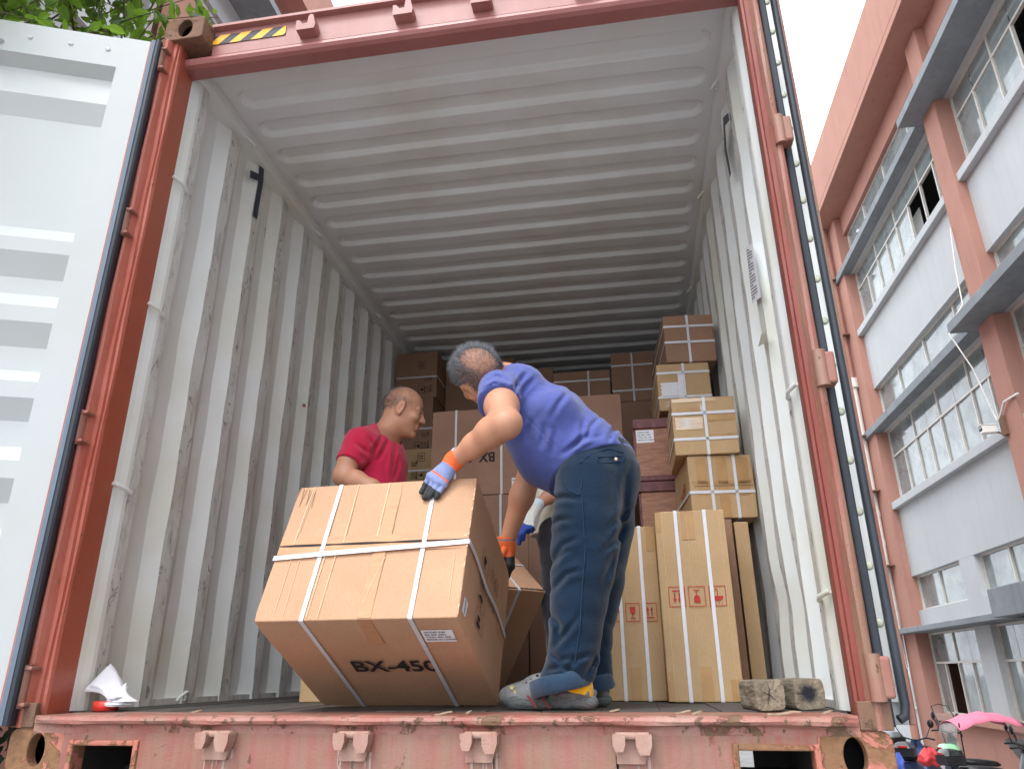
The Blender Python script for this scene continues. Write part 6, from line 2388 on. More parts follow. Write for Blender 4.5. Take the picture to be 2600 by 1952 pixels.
def man_a():
    e = empty('person', (0.42, 0.34, 0.0), (0, 0, 0), 'man in blue-violet T-shirt and dark jeans bending to tip the large carton with gloved hands', 'person')
    A = lambda px, py, Y, r: atr(px, py, Y, r)
    # ---------------- body: head, neck, torso, arms, legs in one surface
    Fb = Field((-0.25, -0.14, -0.02), (0.86, 0.80, 1.40), 0.0052)
    hc = at(1223, 962, 0.30)
    f = -0.50 * CR - 0.30 * CU - 0.81 * CV
    u = -0.60 * CR + 0.76 * CU + 0.089 * CV
    u -= f * (u @ f) / (f @ f)
    l = np.cross(u, f)
    Wd, B = head(Fb, hc, f, u, l, s=0.97, ear_r=1.22)
    f, l, u = B
    neck = at(1283, 968, 0.35)
    Fb.chain([(Wd(-0.030, 0, -0.020), 0.062), (Wd(-0.035, 0, -0.085), 0.060), (neck, 0.070)], 0.03)
    tor = [A(1300, 995, 0.34, 52), A(1365, 1070, 0.34, 78), A(1440, 1130, 0.34, 84), A(1510, 1190, 0.34, 80)]
    Fb.chain(tor, 0.04)
    sh_l, sh_r = at(1268, 992, 0.175), at(1298, 985, 0.50)
    Fb.cone(sh_l, 0.046, sh_r, 0.046, 0.04)
    elb = A(1283, 1078, -0.015, 35)
    Fb.chain([(sh_l, 0.048), A(1274, 1032, 0.08, 41), elb], 0.03)
    wr = at(1153, 1170, 0.118)
    fo1 = A(1246, 1098, 0.025, 36.5)
    fo2 = A(1205, 1130, 0.07, 29)
    Fb.chain([elb, fo1, fo2, (wr, 0.0265)], 0.025)
    Fb.ell(A(1298, 1072, -0.01, 1)[0], (0.028, 0.030, 0.030), k=0.03)
    # far arm
    el_r = at(1356, 1160, 0.57)
    wr_r = at(1287, 1375, 0.665)
    Fb.chain([(sh_r, 0.058), (at(1335, 1080, 0.54), 0.052), (el_r, 0.046), (at(1325, 1260, 0.61), 0.043), (wr_r, 0.029)], 0.03)
    # legs
    for pts in ([(at(1495, 1215, 0.27), 0.088), (at(1474, 1455, 0.23), 0.055), (at(1448, 1690, 0.21), 0.036), (at(1450, 1720, 0.205), 0.033)], [(at(1520, 1215, 0.42), 0.088), (at(1500, 1455, 0.43), 0.055), (at(1490, 1690, 0.43), 0.036), (at(1490, 1720, 0.43), 0.033)]):
        Fb.chain(pts, 0.04)
    hl, tl = np.array([0.484, 0.196, 0.0]), np.array([0.198, 0.312, 0.0])
    hr, tr = np.array([0.515, 0.425, 0.0]), np.array([0.222, 0.500, 0.0])
    for h_, t_, an in ((hl, tl, at(1450, 1765, 0.205)), (hr, tr, at(1490, 1760, 0.43))):
        ax = (t_ - h_) / np.linalg.norm(t_ - h_)
        Fb.chain([(np.array([an[0], an[1], 0.105]), 0.032), (h_ + ax * 0.068 + np.array([0, 0, 0.050]), 0.022), (h_ + ax * 0.13 + np.array([0, 0, 0.048]), 0.024), (h_ + ax * 0.22 + np.array([0, 0, 0.036]), 0.018)], 0.012)
    Fb.build('body', M['skinA'], e, 2)

    # ---------------- hair: dark cropped sides, thin over the crown
    rng = np.random.default_rng(4)
    Fh = Field(hc - 0.16, hc + 0.16, 0.004)
    Fh.ell(Wd(-0.012, 0, 0.036), (0.0995, 0.0810, 0.0935), B, 0.01)
    cut_front = Wd(0.050, 0, 0.0)
    Fh.F = Fh.F
    Fh.cut(Wd(0.0, 0, -0.012), u + (-f) * 0.55)
    Fh.cut(Wd(0.066, 0, 0.03), -f + 0.25 * u)
    Fh.ell(Wd(-0.110, 0.004, 0.112), (0.082, 0.080, 0.082), B, 0.02, 'sub')
    for q in (-1, 1): Fh.ell(Wd(0.012, q * 0.086, -0.012), (0.050, 0.026, 0.046), B, 0.008, 'sub')
    hv, hq = Fh.mesh()
    st = []
    for i in range(15000):
        d = rng.normal(size=3)
        d /= np.linalg.norm(d)
        a, b, h_ = d
        p = np.array((-0.012 + a * 0.098, b * 0.0795, 0.036 + h_ * 0.092))
        if p[2] < -0.045 - 0.10 * (p[0] + 0.03) * (1 if p[0] > -0.02 else 0) or p[0] > 0.072 - 0.2 * max(0, 0.06 - p[2]): continue
        ang = math.degrees(math.acos(max(-1, min(1, -0.8 * a + 0.6 * h_))))
        bald = ang / 42
        if rng.uniform() > max(0.55, min(1.0, (ang - 12) / 44)): continue
        if abs(p[1]) > 0.045 and p[2] < 0.038 and p[0] > -0.040: continue
        if p[2] < -0.030: continue
        front = p[0] > 0.02 and p[2] > 0.05
        Ln = 0.014 + (0.020 if front else 0.008) * rng.uniform() + (0.010 if bald < 1.4 and p[2] > 0.05 else 0)
        dirn = np.array((a * 0.75 + (0.5 if front else 0.15), b * 0.9, h_ * 0.85 + (0.25 if p[2] > 0.02 else -0.55))) + rng.normal(size=3) * 0.28
        dirn /= np.linalg.norm(dirn)
        st.append((Wd(*p), Wd(*(p + dirn * Ln)), 0.0005 if bald > 1 else 0.00028))
    sv, stt = strands(st, '', None, e, rng)
    join_np('hair', [(sv, stt, 0)], [M['hairA']], e)
    mb = MB()
    sc = [Wd(-0.030 + 0.020 * math.cos(t) * 0.8, 0.010 + 0.007 * math.sin(t), 0.1262 - 0.0008 * math.cos(t)) for t in np.linspace(0, 6.28, 12, endpoint=False)]
    o_ = np.array(e.location)
    mb.add([p - o_ for p in sc], [tuple(range(12))])
    mb.build('scalp_scar', simple('red_graze', (0.55, 0.10, 0.08), 0.6, 0.2, 80), e)

    # ---------------- T-shirt
    Fs = Field((-0.05, -0.06, 0.62), (0.82, 0.72, 1.30), 0.0052)
    tor = [A(1296, 985, 0.34, 58), A(1328, 1030, 0.34, 83), A(1380, 1084, 0.34, 103), A(1430, 1132, 0.34, 109), A(1478, 1168, 0.34, 110), A(1508, 1198, 0.34, 114)]
    Fs.chain(tor, 0.025)
    Fs.cone(*A(1322, 978, 0.27, 50), *A(1335, 978, 0.44, 48), 0.04)
    Fs.cone(*A(1415, 1042, 0.22, 52), *A(1425, 1042, 0.46, 52), 0.04)
    Fs.ell(A(1368, 1166, 0.34, 1)[0], (0.075, 0.125, 0.085), k=0.045)          # belly
    Fs.cone(*A(1264, 988, 0.175, 50), *A(1268, 1030, 0.078, 55), 0.045)       # near sleeve
    Fs.cone(*A(1298, 985, 0.50, 48), *A(1330, 1080, 0.545, 50), 0.04)         # far sleeve
    p1, p2, p3 = at(1394, 1262, 0.35), at(1490, 1132, 0.165), at(1612, 1166, 0.36)
    nrm = np.cross(p2 - p1, p3 - p1)
    if nrm[2] < 0: nrm = -nrm
    nrm /= np.linalg.norm(nrm)
    sl0, sl1 = at(1264, 988, 0.175), at(1270, 1044, 0.058)
    sdir = (sl1 - sl0) / np.linalg.norm(sl1 - sl0)
    sr0, sr1 = at(1298, 985, 0.50), at(1332, 1085, 0.545)

    def wrinkle(P):
        sp = np.array(at(1515, 1190, 0.34)) - np.array(at(1290, 985, 0.34))
        sp /= np.linalg.norm(sp)
        hem = np.exp(-np.abs((P - p2) @ nrm) / 0.13)
        arm = np.exp(-np.linalg.norm(P - np.array(at(1310, 1000, 0.17)), axis=1) / 0.10)
        slv = np.exp(-np.linalg.norm(P - np.array(at(1262, 1010, 0.11)), axis=1) / 0.07)
        diag = np.array(CR) * 0.62 + np.array(CU) * 0.78
        diag2 = np.array(CR) * 0.80 - np.array(CU) * 0.60
        g = folds(P, sp + 0.5 * diag, 0.090, 0.4, 1.6, 0.0120) * hem
        g += folds(P, diag2, 0.062, 2.2, 1.2, 0.0115) * arm
        g += folds(P, np.array(CU) + 0.25 * CR, 0.036, 1.1, 0.9, 0.0085) * slv
        g += folds(P, diag2 + 0.35 * np.array(CU), 0.15, 3.0, 1.8, 0.0075)
        g = 0.55 * g + 0.002 * nsin(P, 22, 1.0)
        g += pcrease(P, [[(1344, 945), (1326, 962), (1310, 987)], [(1360, 958), (1338, 978), (1316, 1006)], [(1446, 992), (1420, 1022), (1399, 1059)], [(1380, 1084), (1377, 1133)], [(1346, 1070), (1338, 1118)], [(1410, 1090), (1402, 1150)]], 7.0, 0.0085, 0.42)
        g += pcrease(P, [[(1306, 955), (1308, 990), (1312, 1035)]], 4.5, 0.0100, 0.30)
        g += pcrease(P, [[(1427, 1153), (1450, 1134), (1490, 1112), (1526, 1106)], [(1488, 1114), (1499, 1084), (1521, 1061)], [(1546, 1120), (1554, 1095), (1570, 1080)], [(1465, 1130), (1478, 1100), (1482, 1070)], [(1440, 1150), (1470, 1118), (1512, 1092)]], 6.0, 0.0100, 0.40)
        g += pcrease(P, [[(1219, 995), (1255, 973), (1294, 995)], [(1222, 1017), (1266, 995), (1303, 1017)], [(1226, 1035), (1262, 1014), (1306, 1028)], [(1232, 970), (1262, 955), (1296, 968)]], 4.5, 0.0065, 0.30)
        g += pcrease(P, [[(1316, 1039), (1360, 1083), (1400, 1122), (1435, 1158)]], 2.2, 0.0032, 0.36)
        return g
    Fs.warp(wrinkle)
    Fs.cut(p1, nrm)
    Fs.cut(sl1, -sdir * 1.0 + np.array(CU) * 0.0) if False else None
    # sleeve ends: trim with balls so that the arm comes out
    ax = [Fs.lo[i] + Fs.h * np.arange(Fs.n[i]) for i in range(3)]
    G = np.stack(np.meshgrid(*ax, indexing='ij'), -1)
    dS = (G - (sl0 + sdir * 0.115)) @ sdir
    near = np.linalg.norm(G - sl1, axis=-1) < 0.115
    Fs.F = np.where(near, np.maximum(Fs.F, dS), Fs.F)
    rdir = (sr1 - sr0) / np.linalg.norm(sr1 - sr0)
    # neck opening
    Fs.ell(Wd(-0.03, 0, -0.06), (0.075, 0.072, 0.085), B, 0.012, 'sub')
    Fs.build('t_shirt', M['shirtA'], e, 1)

    # ---------------- jeans
    Ft = Field((0.20, -0.02, 0.02), (0.86, 0.72, 0.92), 0.0052)
    Ft.chain([A(1506, 1150, 0.34, 92), A(1511, 1195, 0.34, 103), A(1514, 1250, 0.34, 100)], 0.03)
    Ft.ell(A(1548, 1212, 0.345, 1)[0], (0.085, 0.125, 0.090), k=0.05)
    Ft.chain([A(1496, 1220, 0.265, 86), A(1490, 1330, 0.245, 86), A(1484, 1395, 0.235, 82), A(1477, 1460, 0.225, 77), A(1470, 1530, 0.215, 71), A(1464, 1595, 0.21, 66), A(1457, 1650, 0.205, 62), A(1446, 1700, 0.205, 60), A(1436, 1735, 0.205, 61), A(1430, 1775, 0.205, 63)], 0.012)
    Ft.chain([A(1524, 1220, 0.425, 88), A(1520, 1330, 0.43, 87), A(1508, 1460, 0.435, 78), A(1494, 1580, 0.435, 65), A(1490, 1690, 0.44, 58), A(1500, 1735, 0.43, 54), A(1500, 1775, 0.43, 50)], 0.012)
    hem_p = at(1432, 1752, 0.205)
    hn = np.array([-0.26, 0.0, 0.97])

    def jean_folds(P):
        z = P[:, 2]
        low = np.exp(-((z - 0.10) / 0.10) ** 2)
        knee = np.exp(-((z - 0.36) / 0.13) ** 2)
        hip = np.exp(-((z - 0.66) / 0.09) ** 2)
        g = folds(P, (0.5, 0.2, 1.0), 0.11, 0.7, 2.4, 0.0055) * low
        g += folds(P, (0.9, 0.4, 0.45), 0.17, 0.3, 2.0, 0.0050)
        g += pcrease(P, [[(1404, 1415), (1432, 1381), (1466, 1366)], [(1393, 1439), (1422, 1410), (1448, 1392)], [(1404, 1497), (1440, 1455), (1477, 1447)], [(1406, 1642), (1434, 1610), (1472, 1560)], [(1399, 1268), (1430, 1262), (1468, 1266)], [(1402, 1330), (1424, 1318), (1450, 1318)]], 7.0, 0.0090, 0.40)
        g += pcrease(P, [[(1395, 1655), (1420, 1678), (1452, 1668)], [(1388, 1700), (1428, 1690), (1466, 1716)], [(1485, 1721), (1504, 1686), (1516, 1655)], [(1400, 1560), (1420, 1588), (1414, 1620)], [(1440, 1700), (1462, 1672), (1500, 1660)]], 7.0, 0.0105, 0.36)
        g += pcrease(P, [[(1548, 1340), (1579, 1308), (1600, 1290)], [(1530, 1400), (1560, 1375), (1585, 1340)], [(1610, 1165), (1592, 1210), (1584, 1300), (1572, 1380)], [(1530, 1480), (1545, 1450), (1556, 1410)]], 8.0, 0.0080, 0.46)
        return g + 0.0018 * nsin(P, 19, 0.3)
    Ft.warp(jean_folds)
    ax = [Ft.lo[i] + Ft.h * np.arange(Ft.n[i]) for i in range(3)]
    Ft.cut(hem_p, hn)
    waist = at(1512, 1128, 0.2)
    Ft.cut(p2 + nrm * 0.035, -nrm)
    Ft.build('jeans', M['jean'], e, 1)
    jo = [o for o in e.children if o.name.startswith('jeans')][0]
    # turned-up hems
    for cpx, cY, rr, dn in ((1430, 0.205, 66, 0.0), (1500, 0.43, 54, -0.006)):
        c0 = at(cpx, 1752, cY)
        rad = rr * float(np.dot(c0 - CAM, AF)) / FPX
        mb = MB()
        hx = np.cross(hn / np.linalg.norm(hn), np.array([0, 1, 0]))
        hx /= np.linalg.norm(hx)
        hy = np.cross(hn / np.linalg.norm(hn), hx)
        rows = []
        for v, ro in ((0.046, 0.002), (0.044, 0.0105), (0.025, 0.0125), (0.004, 0.0130), (-0.003, 0.008), (-0.002, -0.002), (0.02, -0.006)):
            rows.append([c0 + (hx * math.cos(t) * 1.02 + hy * math.sin(t) * 0.98) * (rad + ro + 0.003 * math.sin(3 * t + 1) + 0.002 * math.sin(7 * t)) + hn * (v + dn + 0.004 * math.sin(2 * t)) - np.array(e.location) for t in np.linspace(0, 2 * math.pi, 49)])
        mb.grid(np.array(rows))
        mb.build('turned_up_hem', M['jeanedge'], jo, recalc=True)
    # pockets and seams as thin stitched welts
    def welt(pts, r_, nm, m_, Y0=0.0):
        mb = MB()
        mb.tube([np.array(q) - np.array(e.location) for q in pts], r_, 6)
        mb.build(nm, m_, jo)

    def surf(px, py):
        """point on the near side of the jeans along a line of sight"""
        d = ray(px, py)
        for t in np.arange(1.6, 3.2, 0.004):
            P = CAM + d * t
            ii = np.round((P - Ft.lo) / Ft.h).astype(int)
            if np.all(ii >= 0) and np.all(ii < Ft.n) and Ft.F[tuple(ii)] < 0.0: return P - d / np.linalg.norm(d) * 0.0035
        return None

    def surf_line(pp):
        out = []
        for (x0, y0), (x1, y1) in zip(pp[:-1], pp[1:]):
            for k in range(6):
                q = surf(x0 + (x1 - x0) * k / 6, y0 + (y1 - y0) * k / 6)
                if q is not None: out.append(q)
        return out
    st_m = simple('denim_seam', (0.010, 0.030, 0.065), 0.9, 0.2, 80)
    for nm, pp, r_ in (('front_pocket', [(1428, 1186), (1428, 1215), (1440, 1240), (1470, 1256), (1478, 1230), (1474, 1190)], 0.0022), ('back_pocket', [(1517, 1160), (1585, 1156), (1584, 1171), (1518, 1175), (1517, 1160)], 0.0022),
                       ('yoke_seam', [(1470, 1176), (1500, 1152), (1545, 1138), (1590, 1150)], 0.0018), ('side_seam', [(1478, 1262), (1482, 1330), (1486, 1400), (1478, 1500), (1472, 1600), (1456, 1700)], 0.0017)):
        q = surf_line(pp)
        if len(q) > 2: welt(q, r_, nm, st_m)
    bt = surf(1564, 1166)
    if bt is not None:
        mb = MB()
        Mx = Matrix.Translation(Vector(bt - np.array(e.location))) @ Vector(CAM - bt).to_track_quat('Z', 'Y').to_matrix().to_4x4()
        mb.lathe([(0.0, 0.004), (0.005, 0.0035), (0.0065, 0.001), (0.0065, -0.003)], Mx, 14)
        mb.build('pocket_button', simple('brass_button', (0.75, 0.62, 0.5), 0.25, 0.1, 20, metal=0.8), jo)

    # ---------------- socks and clogs
    sk = MB()
    a0 = at(1450, 1765, 0.205)
    rows = []
    for z, r0, r1 in ((0.105, 0.053, 0.051), (0.080, 0.055, 0.053), (0.058, 0.0555, 0.053), (0.052, 0.0530, 0.050)):
        rows.append([np.array([a0[0] + 0.002 + math.cos(t) * r0 * 1.15, a0[1] + math.sin(t) * r1, z + 0.018 * -math.cos(t) + 0.002 * math.sin(5 * t)]) - np.array(e.location) for t in np.linspace(0, 2 * math.pi, 33)])
    sk.grid(np.array(rows))
    sk.build('sock', cloth('yellow_sock', (0.75, 0.40, 0.010), (0.85, 0.48, 0.02), 300, wr=0.2), e, recalc=True)
    clog(e, hl, tl)
    clog(e, hr, tr, detail=False)

    # ---------------- gloves
    def glove(name, wrist, wr_r_, kn, fingers, thumb, mat, flat_n, cuff_out):
        lo = np.min([wrist] + [q for fg in fingers + [thumb] for q, _ in fg], 0) - 0.06
        hi = np.max([wrist] + [q for fg in fingers + [thumb] for q, _ in fg], 0) + 0.06
        F = Field(np.minimum(lo, cuff_out - 0.05), np.maximum(hi, cuff_out + 0.05), 0.0026)
        F.cone(cuff_out, wr_r_ * 1.20, wrist, wr_r_ * 1.16, 0.01)
        for q, r_ in kn: F.cone(wrist, wr_r_ * 0.80, q, r_, 0.016)
        for a, b in zip(kn[:-1], kn[1:]): F.cone(*a, *b, 0.010)
        for fg in fingers + [thumb]: F.chain(fg, 0.0022)
        d = (cuff_out - wrist) / np.linalg.norm(cuff_out - wrist)
        F.cut(cuff_out, -d)
        F.warp(lambda P: 0.0010 * nsin(P, 90, 1.0))
        return F.build(name, mat, e, 1)
    r_f = 0.0096
    tips = [(1070, 1249), (1078, 1263), (1090, 1261), (1108, 1262)]
    kns = [(1093, 1209), (1104, 1218), (1116, 1225), (1128, 1230)]
    mids = [(1080, 1230), (1089, 1242), (1101, 1246), (1116, 1248)]
    fingers, kn = [], []
    for i in range(4):
        rr = r_f * (1.0, 1.04, 1.0, 0.90)[i]
        k0 = on_top(*kns[i], lift=0.030 - 0.003 * i)
        m0 = on_top(*mids[i], lift=0.018)
        t0 = on_top(*tips[i], lift=0.0105)
        fingers.append([(k0, rr * 1.12), (m0, rr * 1.04), (t0, rr * 0.88)])
        kn.append((k0, rr * 1.25))
    th0 = on_top(1124, 1204, lift=0.014)
    thumb = [(th0, 0.0145), (th0 + _f1 * 0.040 - _X * 0.012 - _f2 * 0.030, 0.0120), (th0 + _f1 * 0.036 - _X * 0.022 - _f2 * 0.070, 0.0105)]
    hand_ax = np.mean([q for q, _ in kn], 0) - wr
    hand_ax /= np.linalg.norm(hand_ax)
    cuff_out = wr - hand_ax * 0.004 + (np.array(at(1166, 1158, 0.105)) - wr) * 1.0
    eo = np.array(e.location)
    zero = float((wr - eo) @ hand_ax)
    OR, BL, BK = (0.80, 0.145, 0.035), (0.24, 0.30, 0.56), (0.030, 0.032, 0.032)
    gm = glove_mat('blue_knit_work_glove', BL, BK, ((-0.10, -0.012, (0.42, 0.40, 0.50)), (-0.016, 0.026, OR), (0.066, 0.072, OR)), tuple(hand_ax), zero, 0.07, 0.117)
    glove('glove', wr, 0.0270, kn, fingers, thumb, gm, _f2, cuff_out)
    g_ = [o for o in e.children if o.name.startswith('glove')][-1]
    # far glove on the hidden edge of the carton
    hd = np.array(at(1288, 1440, 0.690)) - wr_r
    hd /= np.linalg.norm(hd)
    kr, fr_ = [], []
    for i in range(4):
        b0 = wr_r + hd * 0.088 + np.array([0.010, -0.030 + 0.020 * i, 0.0])
        fr_.append([(b0, 0.012), (b0 + hd * 0.030 + np.array([-0.016, 0.004, -0.004]), 0.011), (b0 + hd * 0.034 + np.array([-0.046, 0.008, -0.012]), 0.0098)])
        kr.append((b0, 0.0135))
    thr = [(wr_r + hd * 0.035 + np.array([-0.005, -0.032, 0]), 0.014), (wr_r + hd * 0.070 + np.array([-0.020, -0.048, 0]), 0.012), (wr_r + hd * 0.090 + np.array([-0.040, -0.050, 0]), 0.010)]
    gm2 = glove_mat('orange_cuffed_work_glove', BK, BK, ((-0.10, -0.012, OR), (-0.013, -0.006, (0.22, 0.20, 0.24)), (-0.006, 0.052, OR)), tuple(hd), float((wr_r - eo) @ hd), 0.07, 0.075)
    glove('glove', wr_r, 0.0305, kr, fr_, thr, gm2, hd, wr_r - hd * 0.020)
    return e


def man_b():
    e = empty('person', (-0.60, 1.15, 0.0), (0, 0, 0), 'balding man in a crimson T-shirt seen in profile behind the tipped carton', 'person')
    A = atr
    Fb = Field((-1.0, 0.78, -0.02), (-0.10, 1.50, 1.52), 0.0048)
    hc = at(1024, 1046, 1.14)
    f = np.array([0.93, 0.24, -0.28])
    u = np.array([0.27, 0.02, 0.96])
    f /= np.linalg.norm(f)
    u -= f * (u @ f)
    u /= np.linalg.norm(u)
    l = np.cross(u, f)
    Wd, B = head(Fb, hc, f, u, l, s=0.99)
    nb = at(978, 1118, 1.16)
    Fb.chain([(Wd(-0.025, 0, -0.04), 0.060), (Wd(-0.035, 0, -0.10), 0.056), (nb, 0.066)], 0.03)
    Fb.chain([A(975, 1128, 1.17, 34), A(950, 1175, 1.17, 58), A(942, 1250, 1.17, 62), A(935, 1340, 1.18, 58)], 0.04)
    shr, shl = at(915, 1128, 1.015), at(975, 1132, 1.33)
    Fb.cone(shr, 0.056, shl, 0.056, 0.05)
    el = A(872, 1208, 0.955, 25)
    Fb.chain([(shr, 0.052), A(886, 1172, 0.97, 26), el, A(905, 1220, 0.93, 24), A(945, 1238, 0.925, 20), A(985, 1262, 0.93, 14)], 0.025)
    el2 = at(985, 1235, 1.40)
    Fb.chain([(shl, 0.050), (el2, 0.040), (at(1040, 1300, 1.30), 0.030)], 0.025)
    # hands, fingers half closed
    for wr, fw, side in ((np.array(at(985, 1262, 0.93)), np.array([0.85, 0.15, -0.5]), np.array([0.1, 1.0, 0.2])), (np.array(at(1040, 1300, 1.30)), np.array([0.7, -0.3, -0.6]), np.array([0.2, 1.0, 0.0]))):
        fw = fw / np.linalg.norm(fw)
        for i in range(4):
            b0 = wr + fw * 0.085 + side * (-0.030 + 0.020 * i)
            Fb.cone(wr, 0.022, b0, 0.012, 0.012)
            Fb.chain([(b0, 0.0095), (b0 + fw * 0.034 + np.array([0, 0, -0.016]), 0.0088), (b0 + fw * 0.040 + np.array([0, 0, -0.046]), 0.0078)], 0.004)
        Fb.chain([(wr + fw * 0.03 - side * 0.03, 0.013), (wr + fw * 0.06 - side * 0.052, 0.011), (wr + fw * 0.09 - side * 0.055, 0.009)], 0.008)
    for s_ in (-1, 1):
        Fb.chain([(np.array([-0.60, 1.18 + 0.09 * s_, 0.74]), 0.075), (np.array([-0.56, 1.18 + 0.11 * s_, 0.40]), 0.052), (np.array([-0.62, 1.18 + 0.11 * s_, 0.07]), 0.036), (np.array([-0.50, 1.17 + 0.12 * s_, 0.035]), 0.03)], 0.03)
    Fb.build('body', M['skinB'], e, 1)
    # eyes, brows and mouth line
    off = np.array(e.location)
    mb = MB()
    for q in (-1, 1):
        P0 = Wd(0.0865, q * 0.033, 0.0065)
        Mx = Matrix.Translation(Vector(P0 - off)) @ Vector(f).to_track_quat('Z', 'Y').to_matrix().to_4x4()
        mb.lathe([(0.0, 0.0022), (0.004, 0.0014), (0.0062, -0.002)], Mx, 10)
    mb.build('eyes', M['ink'], e)['label'] = 'dark half-closed eyes looking down'
    rng = np.random.default_rng(9)
    st = []
    bs = []
    for q in (-1, 1):
        for i in range(110):
            t = rng.uniform(0, 1)
            p = np.array((0.0945 - 0.014 * t * t, q * (0.013 + 0.036 * t), 0.030 + 0.004 * math.sin(t * 3) + rng.normal() * 0.0015))
            bs.append((Wd(*p), Wd(*(p + np.array((0.003, q * 0.008, 0.001)))), 0.0009))
    bv, bt_ = strands(bs, '', None, e, rng)
    join_np('eyebrows', [(bv, bt_, 0)], [M['hairA']], e)
    Fh = Field(hc - 0.16, hc + 0.16, 0.004)
    Fh.ell(Wd(-0.012, 0, 0.034), (0.0985, 0.0795, 0.0920), B, 0.01)
    Fh.cut(Wd(0.0, 0, -0.040), u * 0.8 - f * 0.5)
    Fh.cut(Wd(0.012, 0, 0.02), -f + 0.10 * u)
    Fh.ell(Wd(0.012, 0.0, 0.115), (0.125, 0.085, 0.082), B, 0.03, 'sub')
    for q in (-1, 1): Fh.ell(Wd(0.010, q * 0.084, -0.012), (0.036, 0.02, 0.045), B, 0.008, 'sub')
    hv, hq = Fh.mesh()
    for i in range(14000):
        d = rng.normal(size=3)
        d /= np.linalg.norm(d)
        a, b, h_ = d
        p = np.array((-0.012 + a * 0.0965, b * 0.0780, 0.034 + h_ * 0.0905))
        if p[2] < -0.05 + 0.5 * max(0, p[0]) or p[0] > 0.062: continue
        if p[2] > 0.055 and rng.uniform() > (0.55 if p[0] < -0.02 else 0.16): continue
        if p[0] > 0.03 and abs(p[1]) < 0.06 and rng.uniform() > 0.25: continue
        dirn = np.array((a * 0.4 - 0.45, b * 0.7, h_ * 0.5 - 0.3)) + rng.normal(size=3) * 0.25
        dirn /= np.linalg.norm(dirn)
        st.append((Wd(*p), Wd(*(p + dirn * rng.uniform(0.006, 0.012))), 0.00042))
    sv, stt = strands(st, '', None, e, rng)
    join_np('hair', [(sv, stt, 0)], [M['hairB']], e)
    # T-shirt
    Fs = Field((-1.0, 0.85, 0.70), (-0.20, 1.55, 1.35), 0.0052)
    Fs.chain([A(968, 1118, 1.17, 40), A(958, 1160, 1.17, 70), A(952, 1205, 1.17, 74), A(946, 1265, 1.17, 76), A(942, 1330, 1.17, 78)], 0.05)
    Fs.cone(*A(918, 1126, 1.03, 42), *A(972, 1128, 1.31, 42), 0.05)
    Fs.cone(*A(912, 1130, 1.015, 38), *A(886, 1178, 0.965, 36), 0.035)
    Fs.cone(*A(975, 1132, 1.33, 36), *A(985, 1200, 1.38, 34), 0.035)
    shr0, shr1 = np.array(at(912, 1130, 1.015)), np.array(at(889, 1172, 0.97))
    sdir = (shr1 - shr0) / np.linalg.norm(shr1 - shr0)

    def wr_(P):
        g = folds(P, (0.75, 0.0, 0.65), 0.075, 0.9, 1.1, 0.0065) * np.exp(-np.linalg.norm(P - np.array(at(945, 1160, 1.02)), axis=1) / 0.14)
        g += folds(P, (0.35, 0.2, 1.0), 0.10, 2.0, 1.1, 0.0055) * np.exp(-np.abs(P[:, 2] - 0.92) / 0.14)
        g = 0.5 * g + pcrease(P, [[(963, 1089), (969, 1106), (949, 1153)], [(985, 1118), (975, 1140), (958, 1170)], [(1004, 1130), (1000, 1170), (994, 1208)], [(936, 1177), (920, 1192), (916, 1210)], [(900, 1120), (915, 1135), (935, 1150)], [(1012, 1160), (1008, 1190), (1000, 1215)], [(935, 1110), (950, 1130), (948, 1165)]], 5.0, 0.0090, 1.20)
        return g + 0.0015 * nsin(P, 24, 1.3)
    Fs.warp(wr_)
    ax = [Fs.lo[i] + Fs.h * np.arange(Fs.n[i]) for i in range(3)]
    G = np.stack(np.meshgrid(*ax, indexing='ij'), -1)
    dS = (G - shr1 - sdir * 0.012) @ sdir
    Fs.F = np.where(np.linalg.norm(G - shr1 - sdir * 0.03, axis=-1) < 0.095, np.maximum(Fs.F, dS), Fs.F)
    Fs.cut(np.array([-0.6, 1.15, 0.72]), (0, 0, 1))
    Fs.ell(Wd(-0.018, 0, -0.112), (0.072, 0.070, 0.068), B, 0.010, 'sub')
    Fs.build('t_shirt', M['shirtB'], e, 1)
    Ft = Field((-1.0, 0.88, 0.02), (-0.30, 1.50, 0.82), 0.007)
    Ft.cone(np.array([-0.61, 1.11, 0.74]), 0.125, np.array([-0.61, 1.25, 0.74]), 0.125, 0.04)
    for s_ in (-1, 1):
        Ft.chain([(np.array([-0.60, 1.18 + 0.09 * s_, 0.74]), 0.105), (np.array([-0.57, 1.18 + 0.11 * s_, 0.40]), 0.085), (np.array([-0.62, 1.18 + 0.11 * s_, 0.06]), 0.07)], 0.03)
    Ft.warp(lambda P: folds(P, (0.4, 0.1, 1.0), 0.09, 1.0, 1.0, 0.007))
    Ft.cut(np.array([0, 0, 0.045]), (0, 0, 1))
    Ft.build('trousers', M['darkcloth'], e, 2)
    for s_ in (-1, 1):
        h0 = np.array([-0.66, 1.18 + 0.11 * s_, 0.0])
        clog(e, h0, h0 + np.array([0.275, 0.02 * s_, 0]), detail=False)
    return e


